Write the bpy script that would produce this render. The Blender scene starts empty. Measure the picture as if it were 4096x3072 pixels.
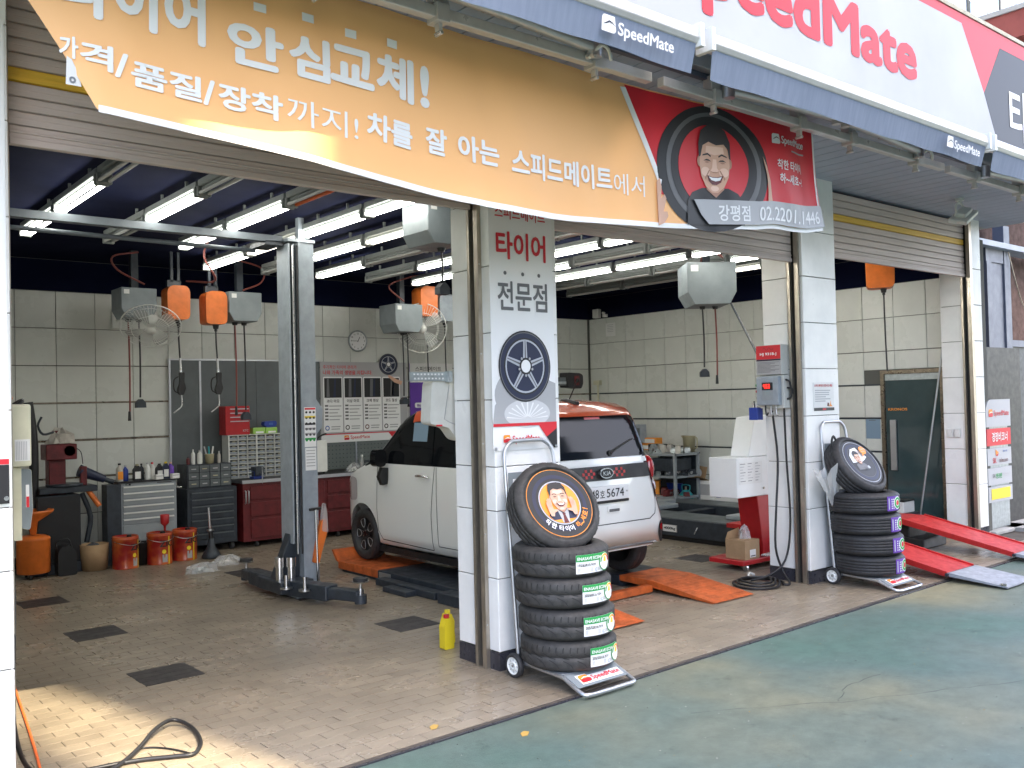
import bpy, bmesh, math, random
from mathutils import Vector, Matrix
from mathutils.bvhtree import BVHTree
from mathutils.geometry import tessellate_polygon
random.seed(7)
R = math.radians; PI = math.pi
sc = bpy.context.scene
COL = sc.collection

# ---------------------------------------------------------------- camera
YAW, PIT, ROL = R(39.547), R(1.14), R(-1.358)
fw = Vector((math.sin(YAW)*math.cos(PIT), math.cos(YAW)*math.cos(PIT), math.sin(PIT)))
rt = Vector((math.cos(YAW), -math.sin(YAW), 0)); up = rt.cross(fw)
rt2 = rt*math.cos(ROL) + up*math.sin(ROL); up2 = up*math.cos(ROL) - rt*math.sin(ROL)
cam = bpy.data.cameras.new('camera'); cam.sensor_width = 36; cam.lens = 32.394; cam.clip_start = .05; cam.clip_end = 600
co = bpy.data.objects.new('camera', cam); COL.objects.link(co)
m3 = Matrix((rt2, up2, -fw)).transposed()
co.matrix_world = Matrix.Translation((0, 0, 1.82)) @ m3.to_4x4()
sc.camera = co

# ---------------------------------------------------------------- sky, sun, exposure
SUN_EL = R(47); SH = Vector((.24, -1, 0)).normalized()          # the sun stands in front of the shop, a little to the right
SUNV = SH*math.cos(SUN_EL) + Vector((0, 0, math.sin(SUN_EL)))
w = bpy.data.worlds.new('World'); sc.world = w; w.use_nodes = True
nt = w.node_tree; bg = nt.nodes['Background']
sky = nt.nodes.new('ShaderNodeTexSky'); sky.sky_type = 'NISHITA'; sky.sun_disc = False
sky.sun_elevation = SUN_EL; sky.sun_rotation = math.atan2(SH.x, SH.y); sky.dust_density = 4.0; sky.air_density = .8
nt.links.new(sky.outputs[0], bg.inputs[0]); bg.inputs[1].default_value = .15
sl = bpy.data.lights.new('sun', 'SUN'); sl.energy = 2.0; sl.angle = R(.5); sl.color = (1, .86, .62)
so = bpy.data.objects.new('sun', sl); COL.objects.link(so); so.location = (6, -20, 30)
so.rotation_euler = (-SUNV).to_track_quat('-Z', 'Y').to_euler()
sc.view_settings.view_transform = 'Standard'; sc.view_settings.look = 'None'; sc.view_settings.gamma = 1
sc.view_settings.exposure = 2.9
sc.cycles.use_denoising = True
sc.cycles.max_bounces = 8; sc.cycles.diffuse_bounces = 4; sc.cycles.glossy_bounces = 4; sc.cycles.transmission_bounces = 6; sc.cycles.transparent_max_bounces = 8
sc.cycles.sample_clamp_indirect = 6; sc.cycles.caustics_reflective = False; sc.cycles.caustics_refractive = False

# ---------------------------------------------------------------- materials
def mt(name, col, rough=.5, metal=0, world=0, var=0, vs=6, bump=0, bs=60, coat=0, alpha=1, trans=0, emit=0, island=0, spec=.5, ecol=None, stretch=None):
    m = bpy.data.materials.new(name); m.use_nodes = True
    n = m.node_tree; b = n.nodes['Principled BSDF']
    b.inputs['Base Color'].default_value = (*col, 1); b.inputs['Roughness'].default_value = rough
    b.inputs['Metallic'].default_value = metal; b.inputs['Specular IOR Level'].default_value = spec
    b.inputs['Coat Weight'].default_value = coat; b.inputs['Coat Roughness'].default_value = .05
    b.inputs['Alpha'].default_value = alpha; b.inputs['Transmission Weight'].default_value = trans
    if emit:
        b.inputs['Emission Color'].default_value = (*(ecol or col), 1); b.inputs['Emission Strength'].default_value = emit
    tc = None
    def coords():
        nonlocal tc
        if tc is None:
            if world: g = n.nodes.new('ShaderNodeNewGeometry'); tc = g.outputs['Position']
            else: g = n.nodes.new('ShaderNodeTexCoord'); tc = g.outputs['Object']
            if stretch:
                mp = n.nodes.new('ShaderNodeMapping'); mp.inputs['Scale'].default_value = stretch
                n.links.new(tc, mp.inputs[0]); tc = mp.outputs[0]
        return tc
    last = None
    if var or island:
        fac = None
        if var:
            t = n.nodes.new('ShaderNodeTexNoise'); t.inputs['Scale'].default_value = vs; t.inputs['Detail'].default_value = 6; t.inputs['Roughness'].default_value = .62
            n.links.new(coords(), t.inputs['Vector'])
            mr = n.nodes.new('ShaderNodeMapRange'); mr.inputs[1].default_value = .3; mr.inputs[2].default_value = .7
            mr.inputs[3].default_value = 1-var; mr.inputs[4].default_value = 1+var*.6
            n.links.new(t.outputs[0], mr.inputs[0]); fac = mr.outputs[0]
            rr = n.nodes.new('ShaderNodeMapRange'); rr.inputs[1].default_value = .3; rr.inputs[2].default_value = .7
            rr.inputs[3].default_value = min(1, rough+.1); rr.inputs[4].default_value = max(.02, rough-.08)
            n.links.new(t.outputs[0], rr.inputs[0]); n.links.new(rr.outputs[0], b.inputs['Roughness'])
        if island:
            oi = n.nodes.new('ShaderNodeObjectInfo'); ge = n.nodes.new('ShaderNodeNewGeometry')
            ad = n.nodes.new('ShaderNodeMath'); ad.operation = 'ADD'
            n.links.new(oi.outputs['Random'], ad.inputs[0]); n.links.new(ge.outputs['Random Per Island'], ad.inputs[1])
            fr = n.nodes.new('ShaderNodeMath'); fr.operation = 'FRACT'; n.links.new(ad.outputs[0], fr.inputs[0])
            m2 = n.nodes.new('ShaderNodeMapRange'); m2.inputs[3].default_value = 1-island; m2.inputs[4].default_value = 1+island*.7
            n.links.new(fr.outputs[0], m2.inputs[0])
            if fac:
                mu = n.nodes.new('ShaderNodeMath'); mu.operation = 'MULTIPLY'
                n.links.new(fac, mu.inputs[0]); n.links.new(m2.outputs[0], mu.inputs[1]); fac = mu.outputs[0]
            else: fac = m2.outputs[0]
        vm = n.nodes.new('ShaderNodeVectorMath'); vm.operation = 'SCALE'; vm.inputs[0].default_value = col
        n.links.new(fac, vm.inputs['Scale']); n.links.new(vm.outputs[0], b.inputs['Base Color'])
    if bump:
        t = n.nodes.new('ShaderNodeTexNoise'); t.inputs['Scale'].default_value = bs; t.inputs['Detail'].default_value = 4
        n.links.new(coords(), t.inputs['Vector'])
        bp = n.nodes.new('ShaderNodeBump'); bp.inputs['Strength'].default_value = bump; bp.inputs['Distance'].default_value = .01
        n.links.new(t.outputs[0], bp.inputs['Height']); n.links.new(bp.outputs[0], b.inputs['Normal'])
    return m

W = {}
def defm(k, *a, **kw): W[k] = mt(k, *a, **kw)
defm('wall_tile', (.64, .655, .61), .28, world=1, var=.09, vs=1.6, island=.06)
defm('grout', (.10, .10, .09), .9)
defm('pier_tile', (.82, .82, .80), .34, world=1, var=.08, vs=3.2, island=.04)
defm('skirt', (.035, .035, .045), .3, var=.3, vs=14)
defm('brick', (.275, .228, .170), .29, world=1, var=.30, vs=1.1, island=.10, bump=.10, bs=70)
defm('brick_dark', (.035, .03, .03), .5, var=.25, vs=9, island=.2)
defm('joint', (.075, .062, .05), .9, var=.3, vs=8)
defm('navy', (.005, .007, .024), .95, var=.2, vs=1.5, spec=.05)
defm('ceil_white', (.5, .5, .5), .8)
defm('soffit', (.40, .45, .55), .5, var=.12, vs=2)
defm('slat', (.60, .50, .46), .55, var=.12, vs=5, stretch=(.3, 3, 6))
defm('slat_yellow', (.80, .48, .05), .55, var=.18, vs=6, stretch=(.3, 3, 6))
defm('rail', (.46, .41, .34), .35, metal=.85, var=.3, vs=9, stretch=(3, 3, .6))
defm('slot', (.012, .012, .012), .6); defm('chest_face', (.30, .33, .34), .4, var=.08, vs=7)
defm('steel', (.55, .55, .55), .3, metal=1, var=.15, vs=12)
defm('chrome', (.75, .75, .75), .12, metal=1)
defm('strip', (.30, .25, .19), .3, metal=.9, var=.45, vs=9)
defm('alum', (.55, .56, .58), .38, metal=.9, var=.1, vs=8)
defm('galv', (.42, .46, .47), .4, metal=.7, var=.2, vs=20)
defm('white_paint', (.78, .79, .78), .35, var=.05, vs=4)
defm('white_plastic', (.72, .73, .70), .4, var=.08, vs=9)
defm('cream', (.62, .60, .44), .4, var=.1, vs=6)
defm('grey_paint', (.30, .33, .35), .4, var=.12, vs=7)
defm('box_grey', (.215, .245, .26), .5, var=.12, vs=6)
defm('lift_grey', (.31, .35, .39), .38, var=.16, vs=9)
defm('lift_dark', (.028, .036, .047), .45, var=.35, vs=11)
defm('black', (.012, .012, .013), .45, var=.2, vs=10)
defm('black_gloss', (.006, .006, .007), .08)
defm('rubber', (.027, .027, .029), .62, var=.25, vs=26, bump=.1, bs=140)
defm('rubber_grey', (.044, .042, .040), .66, var=.3, vs=20, bump=.12, bs=120)
defm('cable', (.012, .012, .014), .42)
defm('orange_hose', (.75, .14, .03), .42)
defm('reel_orange', (.72, .17, .025), .42, var=.16, vs=9)
defm('ramp_orange', (.52, .11, .022), .55, var=.45, vs=10, bump=.1, bs=50)
defm('red_paint', (.42, .012, .016), .35, var=.12, vs=8)
defm('red_dark', (.12, .010, .012), .45, var=.4, vs=9)
defm('red_print', (.62, .018, .03), .5)
defm('red_ramp', (.48, .02, .02), .45, var=.2, vs=12)
defm('ramp_grey', (.32, .34, .38), .45, var=.25, vs=16)
defm('car_white', (.84, .85, .82), .3, coat=1, spec=.5)
defm('car_orange', (.55, .075, .018), .3, coat=1)
defm('car_glass', (.005, .006, .008), .05, spec=.18)
defm('lamp_red', (.40, .008, .012), .15, coat=1)
defm('lamp_clear', (.55, .5, .5), .15, coat=1)
defm('beam_grey', (.13, .15, .17), .5, var=.15, vs=9)
defm('fixture', (.24, .26, .25), .45, var=.08, vs=9)
defm('tube_lit', (1, .98, .88), .3, emit=3.3, ecol=(1, .995, .92)); defm('tube_dim', (1, .98, .88), .3, emit=1.3, ecol=(1, .93, .80))
defm('tube_off', (.55, .56, .55), .25)
defm('led_red', (1, .05, .03), .4, emit=.6, ecol=(1, .03, .02))
defm('print_white', (.82, .82, .82), .5)
defm('print_black', (.015, .015, .017), .5)
defm('print_grey', (.13, .13, .135), .5)
defm('print_lgrey', (.40, .40, .41), .5)
defm('print_navy', (.012, .018, .05), .5)
defm('print_orange', (.85, .30, .03), .5)
defm('print_green', (.02, .34, .07), .5)
defm('print_purple', (.13, .045, .36), .5)
defm('print_yellow', (.82, .62, .03), .5)
defm('print_blue', (.05, .13, .42), .5)
defm('skin', (.62, .36, .25), .5); defm('skin_dark', (.42, .21, .14), .5); defm('skin_light', (.78, .52, .40), .5)
defm('hair', (.018, .016, .018), .5)
defm('cardboard', (.36, .235, .125), .8, var=.14, vs=8)
defm('paper', (.74, .74, .72), .6, var=.04, vs=6)
defm('yellow_plastic', (.66, .52, .02), .38, var=.06, vs=9)
defm('blue_plastic', (.02, .05, .30), .4, var=.12, vs=9)
defm('cyan_paint', (.05, .42, .46), .35, var=.1, vs=9)
defm('tan_plastic', (.42, .38, .24), .45, var=.12, vs=9)
defm('green_pack', (.30, .55, .10), .45)
defm('board_grey', (.10, .115, .12), .45, var=.15, vs=3)
defm('steel_blue', (.12, .14, .195), .45, var=.12, vs=6)
defm('brick_wall', (.09, .045, .035), .85, var=.4, vs=9)
defm('plaster', (.5, .5, .5), .85, var=.12, vs=2)
defm('concrete', (.36, .355, .34), .85, var=.18, vs=2.5, bump=.1, bs=40)
defm('slab_red', (.24, .045, .035), .6, var=.2, vs=4)
defm('win_glass', (.05, .08, .11), .06, coat=1)
defm('teal_glass', (.045, .075, .078), .06, coat=1, var=.3, vs=1.2)
defm('awning', (.20, .24, .33), .7, var=.12, vs=5, stretch=(6, 1, .6))
defm('awn_bar', (.62, .60, .58), .35, metal=.3, var=.1, vs=8)
defm('sheet_white', (.82, .82, .82), .5); defm('sign_white', (.43, .44, .47), .5, var=.03, vs=1.4)
defm('sign_red', (.62, .02, .035), .5); defm('sign_black', (.016, .016, .024), .5)
defm('clear_bag', (.75, .76, .76), .15, alpha=.32)
defm('umbrella_film', (.72, .73, .73), .2, alpha=.55); defm('crack', (.045, .06, .055), .8)
defm('print_pale', (.60, .60, .61), .5)
defm('cloth', (.5, .47, .42), .9, var=.2, vs=12)
defm('fan_clear', (.6, .62, .6), .2, alpha=.45)
defm('dirty_white', (.62, .62, .58), .45, var=.12, vs=5)
defm('pegboard', (.15, .175, .17), .6, var=.1, vs=5)
defm('leaf', (.42, .26, .06), .8)
defm('wire_red', (.20, .045, .035), .5)
defm('silver_print', (.45, .47, .52), .4)
defm('blue_tint', (.20, .29, .38), .3)

# pail print: the tin is lithographed red at the rim and orange at its middle
def pail_mat():
    m = mt('pail_print', (.5, .05, .02), .3); n = m.node_tree; b = n.nodes['Principled BSDF']
    tc = n.nodes.new('ShaderNodeTexCoord'); t = n.nodes.new('ShaderNodeTexNoise'); t.inputs['Scale'].default_value = 5; t.inputs['Detail'].default_value = 5
    cr = n.nodes.new('ShaderNodeValToRGB'); cr.color_ramp.elements[0].position = .38; cr.color_ramp.elements[0].color = (.30, .012, .012, 1)
    cr.color_ramp.elements[1].position = .68; cr.color_ramp.elements[1].color = (.62, .15, .03, 1)
    n.links.new(tc.outputs['Object'], t.inputs[0]); n.links.new(t.outputs[0], cr.inputs[0]); n.links.new(cr.outputs[0], b.inputs['Base Color'])
    return m
W['pail'] = pail_mat()
def yard_mat():                       # worn green paint, with soft reflected sunlight painted in as its yellow patches
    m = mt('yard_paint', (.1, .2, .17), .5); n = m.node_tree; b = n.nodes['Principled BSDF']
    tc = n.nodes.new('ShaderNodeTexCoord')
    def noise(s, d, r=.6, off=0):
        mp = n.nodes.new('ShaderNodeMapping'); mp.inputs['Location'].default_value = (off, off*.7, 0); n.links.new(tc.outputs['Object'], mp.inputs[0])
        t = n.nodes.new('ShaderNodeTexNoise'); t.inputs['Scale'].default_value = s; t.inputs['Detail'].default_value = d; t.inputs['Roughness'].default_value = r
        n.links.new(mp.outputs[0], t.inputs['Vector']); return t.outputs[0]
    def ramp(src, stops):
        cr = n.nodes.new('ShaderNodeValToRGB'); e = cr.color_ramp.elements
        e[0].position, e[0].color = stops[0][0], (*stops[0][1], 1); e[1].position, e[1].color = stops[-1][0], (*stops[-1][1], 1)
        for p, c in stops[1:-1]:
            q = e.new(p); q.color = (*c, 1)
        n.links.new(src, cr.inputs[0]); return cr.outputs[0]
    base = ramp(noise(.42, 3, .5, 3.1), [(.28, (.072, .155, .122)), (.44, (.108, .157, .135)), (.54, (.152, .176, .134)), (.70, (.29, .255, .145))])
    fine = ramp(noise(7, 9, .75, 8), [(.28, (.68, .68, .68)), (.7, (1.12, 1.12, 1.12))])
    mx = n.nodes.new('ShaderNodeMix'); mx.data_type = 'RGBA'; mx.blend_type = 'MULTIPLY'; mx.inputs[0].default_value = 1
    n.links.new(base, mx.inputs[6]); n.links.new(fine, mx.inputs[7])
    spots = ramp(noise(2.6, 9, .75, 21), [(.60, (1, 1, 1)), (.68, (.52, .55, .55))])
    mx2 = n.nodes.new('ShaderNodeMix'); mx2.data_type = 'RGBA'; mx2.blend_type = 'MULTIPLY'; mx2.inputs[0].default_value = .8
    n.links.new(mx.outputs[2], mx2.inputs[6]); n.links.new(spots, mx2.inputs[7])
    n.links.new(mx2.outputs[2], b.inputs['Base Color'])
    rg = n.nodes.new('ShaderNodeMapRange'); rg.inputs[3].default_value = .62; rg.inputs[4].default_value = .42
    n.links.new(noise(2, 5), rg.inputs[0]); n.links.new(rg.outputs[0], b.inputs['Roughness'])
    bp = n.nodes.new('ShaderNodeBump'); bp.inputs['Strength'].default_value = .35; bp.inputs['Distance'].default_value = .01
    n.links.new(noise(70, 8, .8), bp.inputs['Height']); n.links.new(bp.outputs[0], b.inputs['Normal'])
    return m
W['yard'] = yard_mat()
def banner_mat():                     # the print itself runs from deep orange at the top hem to sand at the bottom hem
    m = mt('banner_print', (.8, .45, .15), .55); n = m.node_tree; b = n.nodes['Principled BSDF']
    tc = n.nodes.new('ShaderNodeTexCoord'); sx = n.nodes.new('ShaderNodeSeparateXYZ'); n.links.new(tc.outputs['Object'], sx.inputs[0])
    mr = n.nodes.new('ShaderNodeMapRange'); mr.inputs[1].default_value = 2.9; mr.inputs[2].default_value = 3.9
    cr = n.nodes.new('ShaderNodeValToRGB'); e = cr.color_ramp.elements
    e[0].position = .05; e[0].color = (.92, .50, .21, 1); e[1].position = .95; e[1].color = (.80, .25, .07, 1)
    n.links.new(sx.outputs['Z'], mr.inputs[0]); n.links.new(mr.outputs[0], cr.inputs[0]); n.links.new(cr.outputs[0], b.inputs['Base Color'])
    return m
W['banner'] = banner_mat()

# ---------------------------------------------------------------- mesh builder
class Fr:                              # a flat drawing frame: origin, right, up
    def __init__(s, O, U, V):
        s.O = Vector(O); s.U = Vector(U).normalized(); s.V = Vector(V).normalized(); s.N = s.U.cross(s.V).normalized()
    def __call__(s, x, y, e=0): return s.O + s.U*x + s.V*y + s.N*e
class MB:
    def __init__(s): s.v = []; s.f = []; s.m = []; s.sm = []; s.mats = []
    def mi(s, mat):
        mat = W[mat] if isinstance(mat, str) else mat
        if mat not in s.mats: s.mats.append(mat)
        return s.mats.index(mat)
    def add(s, vs, fs, mat='white_paint', smooth=False, M=None):
        o = len(s.v); k = s.mi(mat)
        s.v += [tuple(M @ Vector(p)) if M is not None else tuple(p) for p in vs]
        for f in fs: s.f.append([o+i for i in f]); s.m.append(k); s.sm.append(smooth)
        return s
    def box(s, x0, x1, y0, y1, z0, z1, mat='white_paint', M=None):
        v = [(x, y, z) for z in (z0, z1) for y in (y0, y1) for x in (x0, x1)]
        return s.add(v, [(0, 2, 3, 1), (4, 5, 7, 6), (0, 1, 5, 4), (2, 6, 7, 3), (0, 4, 6, 2), (1, 3, 7, 5)], mat, M=M)
    def cyl(s, p0, p1, r0, r1=None, n=14, mat='steel', caps=True, M=None):
        r1 = r0 if r1 is None else r1; p0 = Vector(p0); p1 = Vector(p1); d = (p1-p0).normalized()
        a = d.orthogonal().normalized(); b = d.cross(a)
        v = []
        for p, r in ((p0, r0), (p1, r1)):
            for i in range(n): t = 2*PI*i/n; v.append(p + (a*math.cos(t)+b*math.sin(t))*r)
        s.add(v, [(i, (i+1) % n, n+(i+1) % n, n+i) for i in range(n)], mat, True, M)
        if caps: s.add(v, [tuple(range(n-1, -1, -1)), tuple(range(n, 2*n))], mat, False, M)
        return s
    def tube(s, pts, r, n=8, mat='cable', smooth=3, closed=False, M=None):
        P = [Vector(p) for p in pts]
        if smooth > 1 and len(P) > 2:
            Q = []; L = len(P); rng = range(L) if closed else range(L-1)
            for i in rng:
                a = P[i-1] if (i > 0 or closed) else P[i]*2-P[i+1]; b = P[i]; c = P[(i+1) % L]
                d = P[(i+2) % L] if (i+2 < L or closed) else c*2-b
                for k in range(smooth):
                    t = k/smooth; Q.append(.5*((2*b)+(c-a)*t+(2*a-5*b+4*c-d)*t*t+(3*b-a-3*c+d)*t**3))
            if not closed: Q.append(P[-1])
            P = Q
        L = len(P); v = []; nrm = None
        for i in range(L):
            if closed: t = (P[(i+1) % L]-P[i-1]).normalized()
            else: t = (P[min(i+1, L-1)]-P[max(i-1, 0)]).normalized()
            if nrm is None: nrm = t.orthogonal().normalized()
            nrm = (nrm - t*nrm.dot(t)).normalized(); bb = t.cross(nrm)
            rr = r(i/(L-1)) if callable(r) else r
            for k in range(n): a = 2*PI*k/n; v.append(P[i]+(nrm*math.cos(a)+bb*math.sin(a))*rr)
        f = []
        for i in range(L if closed else L-1):
            j = (i+1) % L
            for k in range(n): f.append((i*n+k, i*n+(k+1) % n, j*n+(k+1) % n, j*n+k))
        s.add(v, f, mat, True, M)
        if not closed: s.add(v, [tuple(range(n-1, -1, -1)), tuple(range((L-1)*n, L*n))], mat, False, M)
        return s
    def lathe(s, prof, n=24, mat='steel', M=None, smooth=True, rf=None, closed=False):  # prof [(r,z)] about local z
        v = []; K = len(prof)
        for i in range(n):
            t = 2*PI*i/n
            for k, (r, z) in enumerate(prof):
                rr = rf(k, i, r) if rf else r
                v.append((rr*math.cos(t), rr*math.sin(t), z))
        f = []
        for i in range(n):
            j = (i+1) % n
            for k in range(K if closed else K-1):
                q = (k+1) % K; f.append((i*K+k, j*K+k, j*K+q, i*K+q))
        return s.add(v, f, mat, smooth, M)
    def prism(s, poly, F, d0, d1, mat='white_paint', smooth=False):   # polygon in frame F extruded along its normal
        n = len(poly); v = [F(x, y, d0) for x, y in poly]+[F(x, y, d1) for x, y in poly]
        s.add(v, [(i, (i+1) % n, n+(i+1) % n, n+i) for i in range(n)], mat, smooth)
        tr = tessellate_polygon([[Vector((x, y, 0)) for x, y in poly]])
        s.add(v, [tuple(reversed([int(i) for i in t])) for t in tr]+[tuple(int(i)+n for i in t) for t in tr], mat)
        return s
    def flat(s, poly, F, e, mat, cell=None):
        bm = bmesh.new(); vs = [bm.verts.new((x, y, 0)) for x, y in poly]
        for t in tessellate_polygon([[Vector((x, y, 0)) for x, y in poly]]):
            try: bm.faces.new([vs[i] for i in t])
            except ValueError: pass
        if cell:
            for _ in range(7):
                L = [ed for ed in bm.edges if ed.calc_length() > cell]
                if not L: break
                bmesh.ops.subdivide_edges(bm, edges=L, cuts=1); bmesh.ops.triangulate(bm, faces=bm.faces)
        bm.normal_update()
        for f in bm.faces:
            if f.normal.z < 0: f.normal_flip()
        bm.verts.index_update()
        s.add([F(v.co.x, v.co.y, e) for v in bm.verts], [[v.index for v in f.verts] for f in bm.faces], mat, bool(cell)); bm.free()
        return s
    def disc(s, cx, cy, rx, ry, F, e, mat, n=28, cell=None, a0=0, a1=2*PI):
        full = abs(a1-a0-2*PI) < 1e-6
        pts = [(cx+rx*math.cos(a0+(a1-a0)*i/n), cy+ry*math.sin(a0+(a1-a0)*i/n)) for i in range(n if full else n+1)]
        return s.flat(pts, F, e, mat, cell)
    def ring(s, cx, cy, r0, r1, F, e, mat, n=40, k=1.0):
        v = []
        for i in range(n):
            t = 2*PI*i/n
            for r in (r0, r1): v.append(F(cx+r*math.cos(t), cy+k*r*math.sin(t), e))
        return s.add(v, [(2*i, 2*i+1, 2*((i+1) % n)+1, 2*((i+1) % n)) for i in range(n)], mat)
    def text(s, st, F, x, y, h, mat, bold=0, w=None, e=.003, align='L', rot=0):
        vs, fs, bb = glyphs(st); x0, x1, y0, y1 = bb
        bold = max(0, bold)*.9; tot = 1+2*bold*0
        kk = h/(y1-y0+2*bold); k = kk; kx = w/(x1-x0+2*bold) if w else k
        ox = {'L': 0, 'C': -(x1-x0+2*bold)*kx/2, 'R': -(x1-x0+2*bold)*kx}[align]
        c, q = math.cos(rot), math.sin(rot)
        sh = [(0, 0)] if bold < .004 else [(bold*math.cos(a), bold*math.sin(a)) for a in [PI/4*i for i in range(8)]]
        for j, (dx, dy) in enumerate(sh):
            out = []
            for px, py in vs:
                a = (px-x0+bold+dx)*kx+ox; b = (py-y0+bold+dy)*k
                out.append(F(x+a*c-b*q, y+a*q+b*c, e+.00012*j))
            s.add(out, fs, mat)
        return s
    def build(s, name, parent=None, bevel=0, seg=1, loc=None):
        me = bpy.data.meshes.new(name); me.from_pydata(s.v, [], s.f)
        for m in s.mats: me.materials.append(m)
        me.polygons.foreach_set('material_index', s.m); me.polygons.foreach_set('use_smooth', s.sm); me.update()
        if bevel:
            bm = bmesh.new(); bm.from_mesh(me); bmesh.ops.remove_doubles(bm, verts=bm.verts, dist=1e-5)
            ed = [e for e in bm.edges if len(e.link_faces) == 2 and e.calc_face_angle(0) > .6]
            bmesh.ops.bevel(bm, geom=ed, offset=bevel, segments=seg, affect='EDGES', profile=.6, clamp_overlap=True)
            bm.to_mesh(me); bm.free()
        o = bpy.data.objects.new(name, me); COL.objects.link(o)
        if parent: o.parent = parent
        if loc: o.location = loc
        return o
_tmp = bpy.data.scenes.new('tmp'); _gc = {}
def glyphs(st):
    if st in _gc: return _gc[st]
    cu = bpy.data.curves.new('t', 'FONT'); cu.body = st; cu.size = 1; cu.resolution_u = 3
    o = bpy.data.objects.new('t', cu); _tmp.collection.objects.link(o)
    vl = _tmp.view_layers[0]; vl.update(); dg = vl.depsgraph
    me = o.evaluated_get(dg).to_mesh()
    vs = [(v.co.x, v.co.y) for v in me.vertices]; fs = [tuple(p.vertices) for p in me.polygons]
    bb = (min(v[0] for v in vs), max(v[0] for v in vs), min(v[1] for v in vs), max(v[1] for v in vs))
    o.evaluated_get(dg).to_mesh_clear(); bpy.data.objects.remove(o); bpy.data.curves.remove(cu)
    _gc[st] = (vs, fs, bb); return _gc[st]

def tag(o, label=None, cat=None, group=None, kind=None):
    if label: o['label'] = label
    if cat: o['category'] = cat
    if group: o['group'] = group
    if kind: o['kind'] = kind
    return o
def thing(name, label, cat, loc=(0, 0, 0), rz=0, group=None):
    o = bpy.data.objects.new(name, None); COL.objects.link(o); o.empty_display_size = .1
    o.location = loc; o.rotation_euler = (0, 0, rz)
    return tag(o, label, cat, group)
def copy_tree(o, parent=None):
    c = o.copy(); COL.objects.link(c); c.parent = parent
    for ch in list(o.children): copy_tree(ch, c)
    return c
def inst(src, parent, loc, name=None):
    c = src.copy(); COL.objects.link(c); c.parent = parent; c.location = loc
    if name: c.name = name
    return c
def FX(y, x=0, z=0): return Fr((x, y, z), (1, 0, 0), (0, 0, 1))          # drawing on a face that looks toward the street (-y)
def FL(x, y=0, z=0): return Fr((x, y, z), (0, -1, 0), (0, 0, 1))         # on a face that looks toward -x
def FZ(z, x=0, y=0): return Fr((x, y, z), (1, 0, 0), (0, 1, 0))          # on a face that looks up
ORD = ['first', 'second', 'third', 'fourth', 'fifth', 'sixth', 'seventh', 'eighth', 'ninth', 'tenth', 'eleventh', 'twelfth', 'thirteenth']
def logo(b, F, x, y, s, e=.003, mono=None):                             # rounded tile with a car swoosh
    def rr(x0, y0, x1, y1, r):
        pts = []
        for cx, cy, a in ((x1-r, y0+r, -90), (x1-r, y1-r*.3, 0), (x0+r, y1-r, 90), (x0+r*.3, y0+r*.3, 180)):
            q = r if (cx, cy) in ((x1-r, y0+r), (x0+r, y1-r)) else r*.3
            for k in range(4): t = R(a+30*k); pts.append((cx+q*math.cos(t), cy+q*math.sin(t)))
        return pts
    if mono:
        b.flat(rr(x, y, x+s, y+s*.8, s*.18), F, e, mono[0])
        b.flat([(x+s*.05, y+s*.30), (x+s*.25, y+s*.42), (x+s*.5, y+s*.56), (x+s*.72, y+s*.50), (x+s*.95, y+s*.34), (x+s*.7, y+s*.44), (x+s*.5, y+s*.48), (x+s*.3, y+s*.38)], F, e+.002, mono[1])
    else:
        b.flat(rr(x, y, x+s, y+s*.8, s*.18), F, e, 'print_orange')
        b.flat([(x, y+s*.05), (x+s*.2, y), (x+s*.85, y), (x+s, y+s*.15), (x+s, y+s*.36), (x+s*.7, y+s*.40), (x+s*.4, y+s*.38), (x, y+s*.33)], F, e+.002, 'red_print')
        b.flat([(x+s*.02, y+s*.34), (x+s*.3, y+s*.5), (x+s*.5, y+s*.57), (x+s*.72, y+s*.52), (x+s*.97, y+s*.36), (x+s*.7, y+s*.44), (x+s*.45, y+s*.46)], F, e+.004, 'print_white')
# ================================================================ ground
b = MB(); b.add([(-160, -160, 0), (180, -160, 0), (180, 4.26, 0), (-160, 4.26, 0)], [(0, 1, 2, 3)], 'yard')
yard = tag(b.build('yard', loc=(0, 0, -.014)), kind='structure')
# shop floor: bricks 200 x 100 mm, half bond, courses along the street edge
FROT = R(.8); FO = Vector((2.33, 4.2, 0))
floor = thing('shop_floor', None, None, FO, FROT); del_keys = None; tag(floor, kind='structure')
b = MB(); b.box(-3.4, 10.4, -.03, 8.4, -.12, -.004, 'joint'); b.build('bed', floor)
for nm_, P_ in (('crack', [(4.2, 3.55), (5.0, 3.05), (5.7, 2.72), (6.3, 2.42), (7.0, 2.3), (7.9, 1.95)]), ('crack', [(5.0, 3.05), (5.3, 3.2), (5.75, 3.18)]), ('crack', [(2.6, 3.3), (3.0, 2.9), (3.2, 2.4)])):
    b = MB(); v = []; rq = random.Random(len(P_))
    Q = [(P_[i][0]+(P_[i+1][0]-P_[i][0])*k/6+rq.gauss(0, .012), P_[i][1]+(P_[i+1][1]-P_[i][1])*k/6+rq.gauss(0, .012)) for i in range(len(P_)-1) for k in range(6)]
    for x, y in Q: q = .0008+.002*rq.random(); v += [(x, y-q, .0012), (x, y+q, .0012)]
    b.add(v, [(2*i, 2*i+2, 2*i+3, 2*i+1) for i in range(len(Q)-1)], 'crack'); b.build(nm_, yard)
MATS = [(1.98, 6.3), (1.98, 7.94), (1.98, 9.55), (4.01, 6.36), (4.01, 8.02), (4.01, 9.6), (8.12, 6.58), (6.05, 6.45), (8.12, 8.2)]
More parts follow.
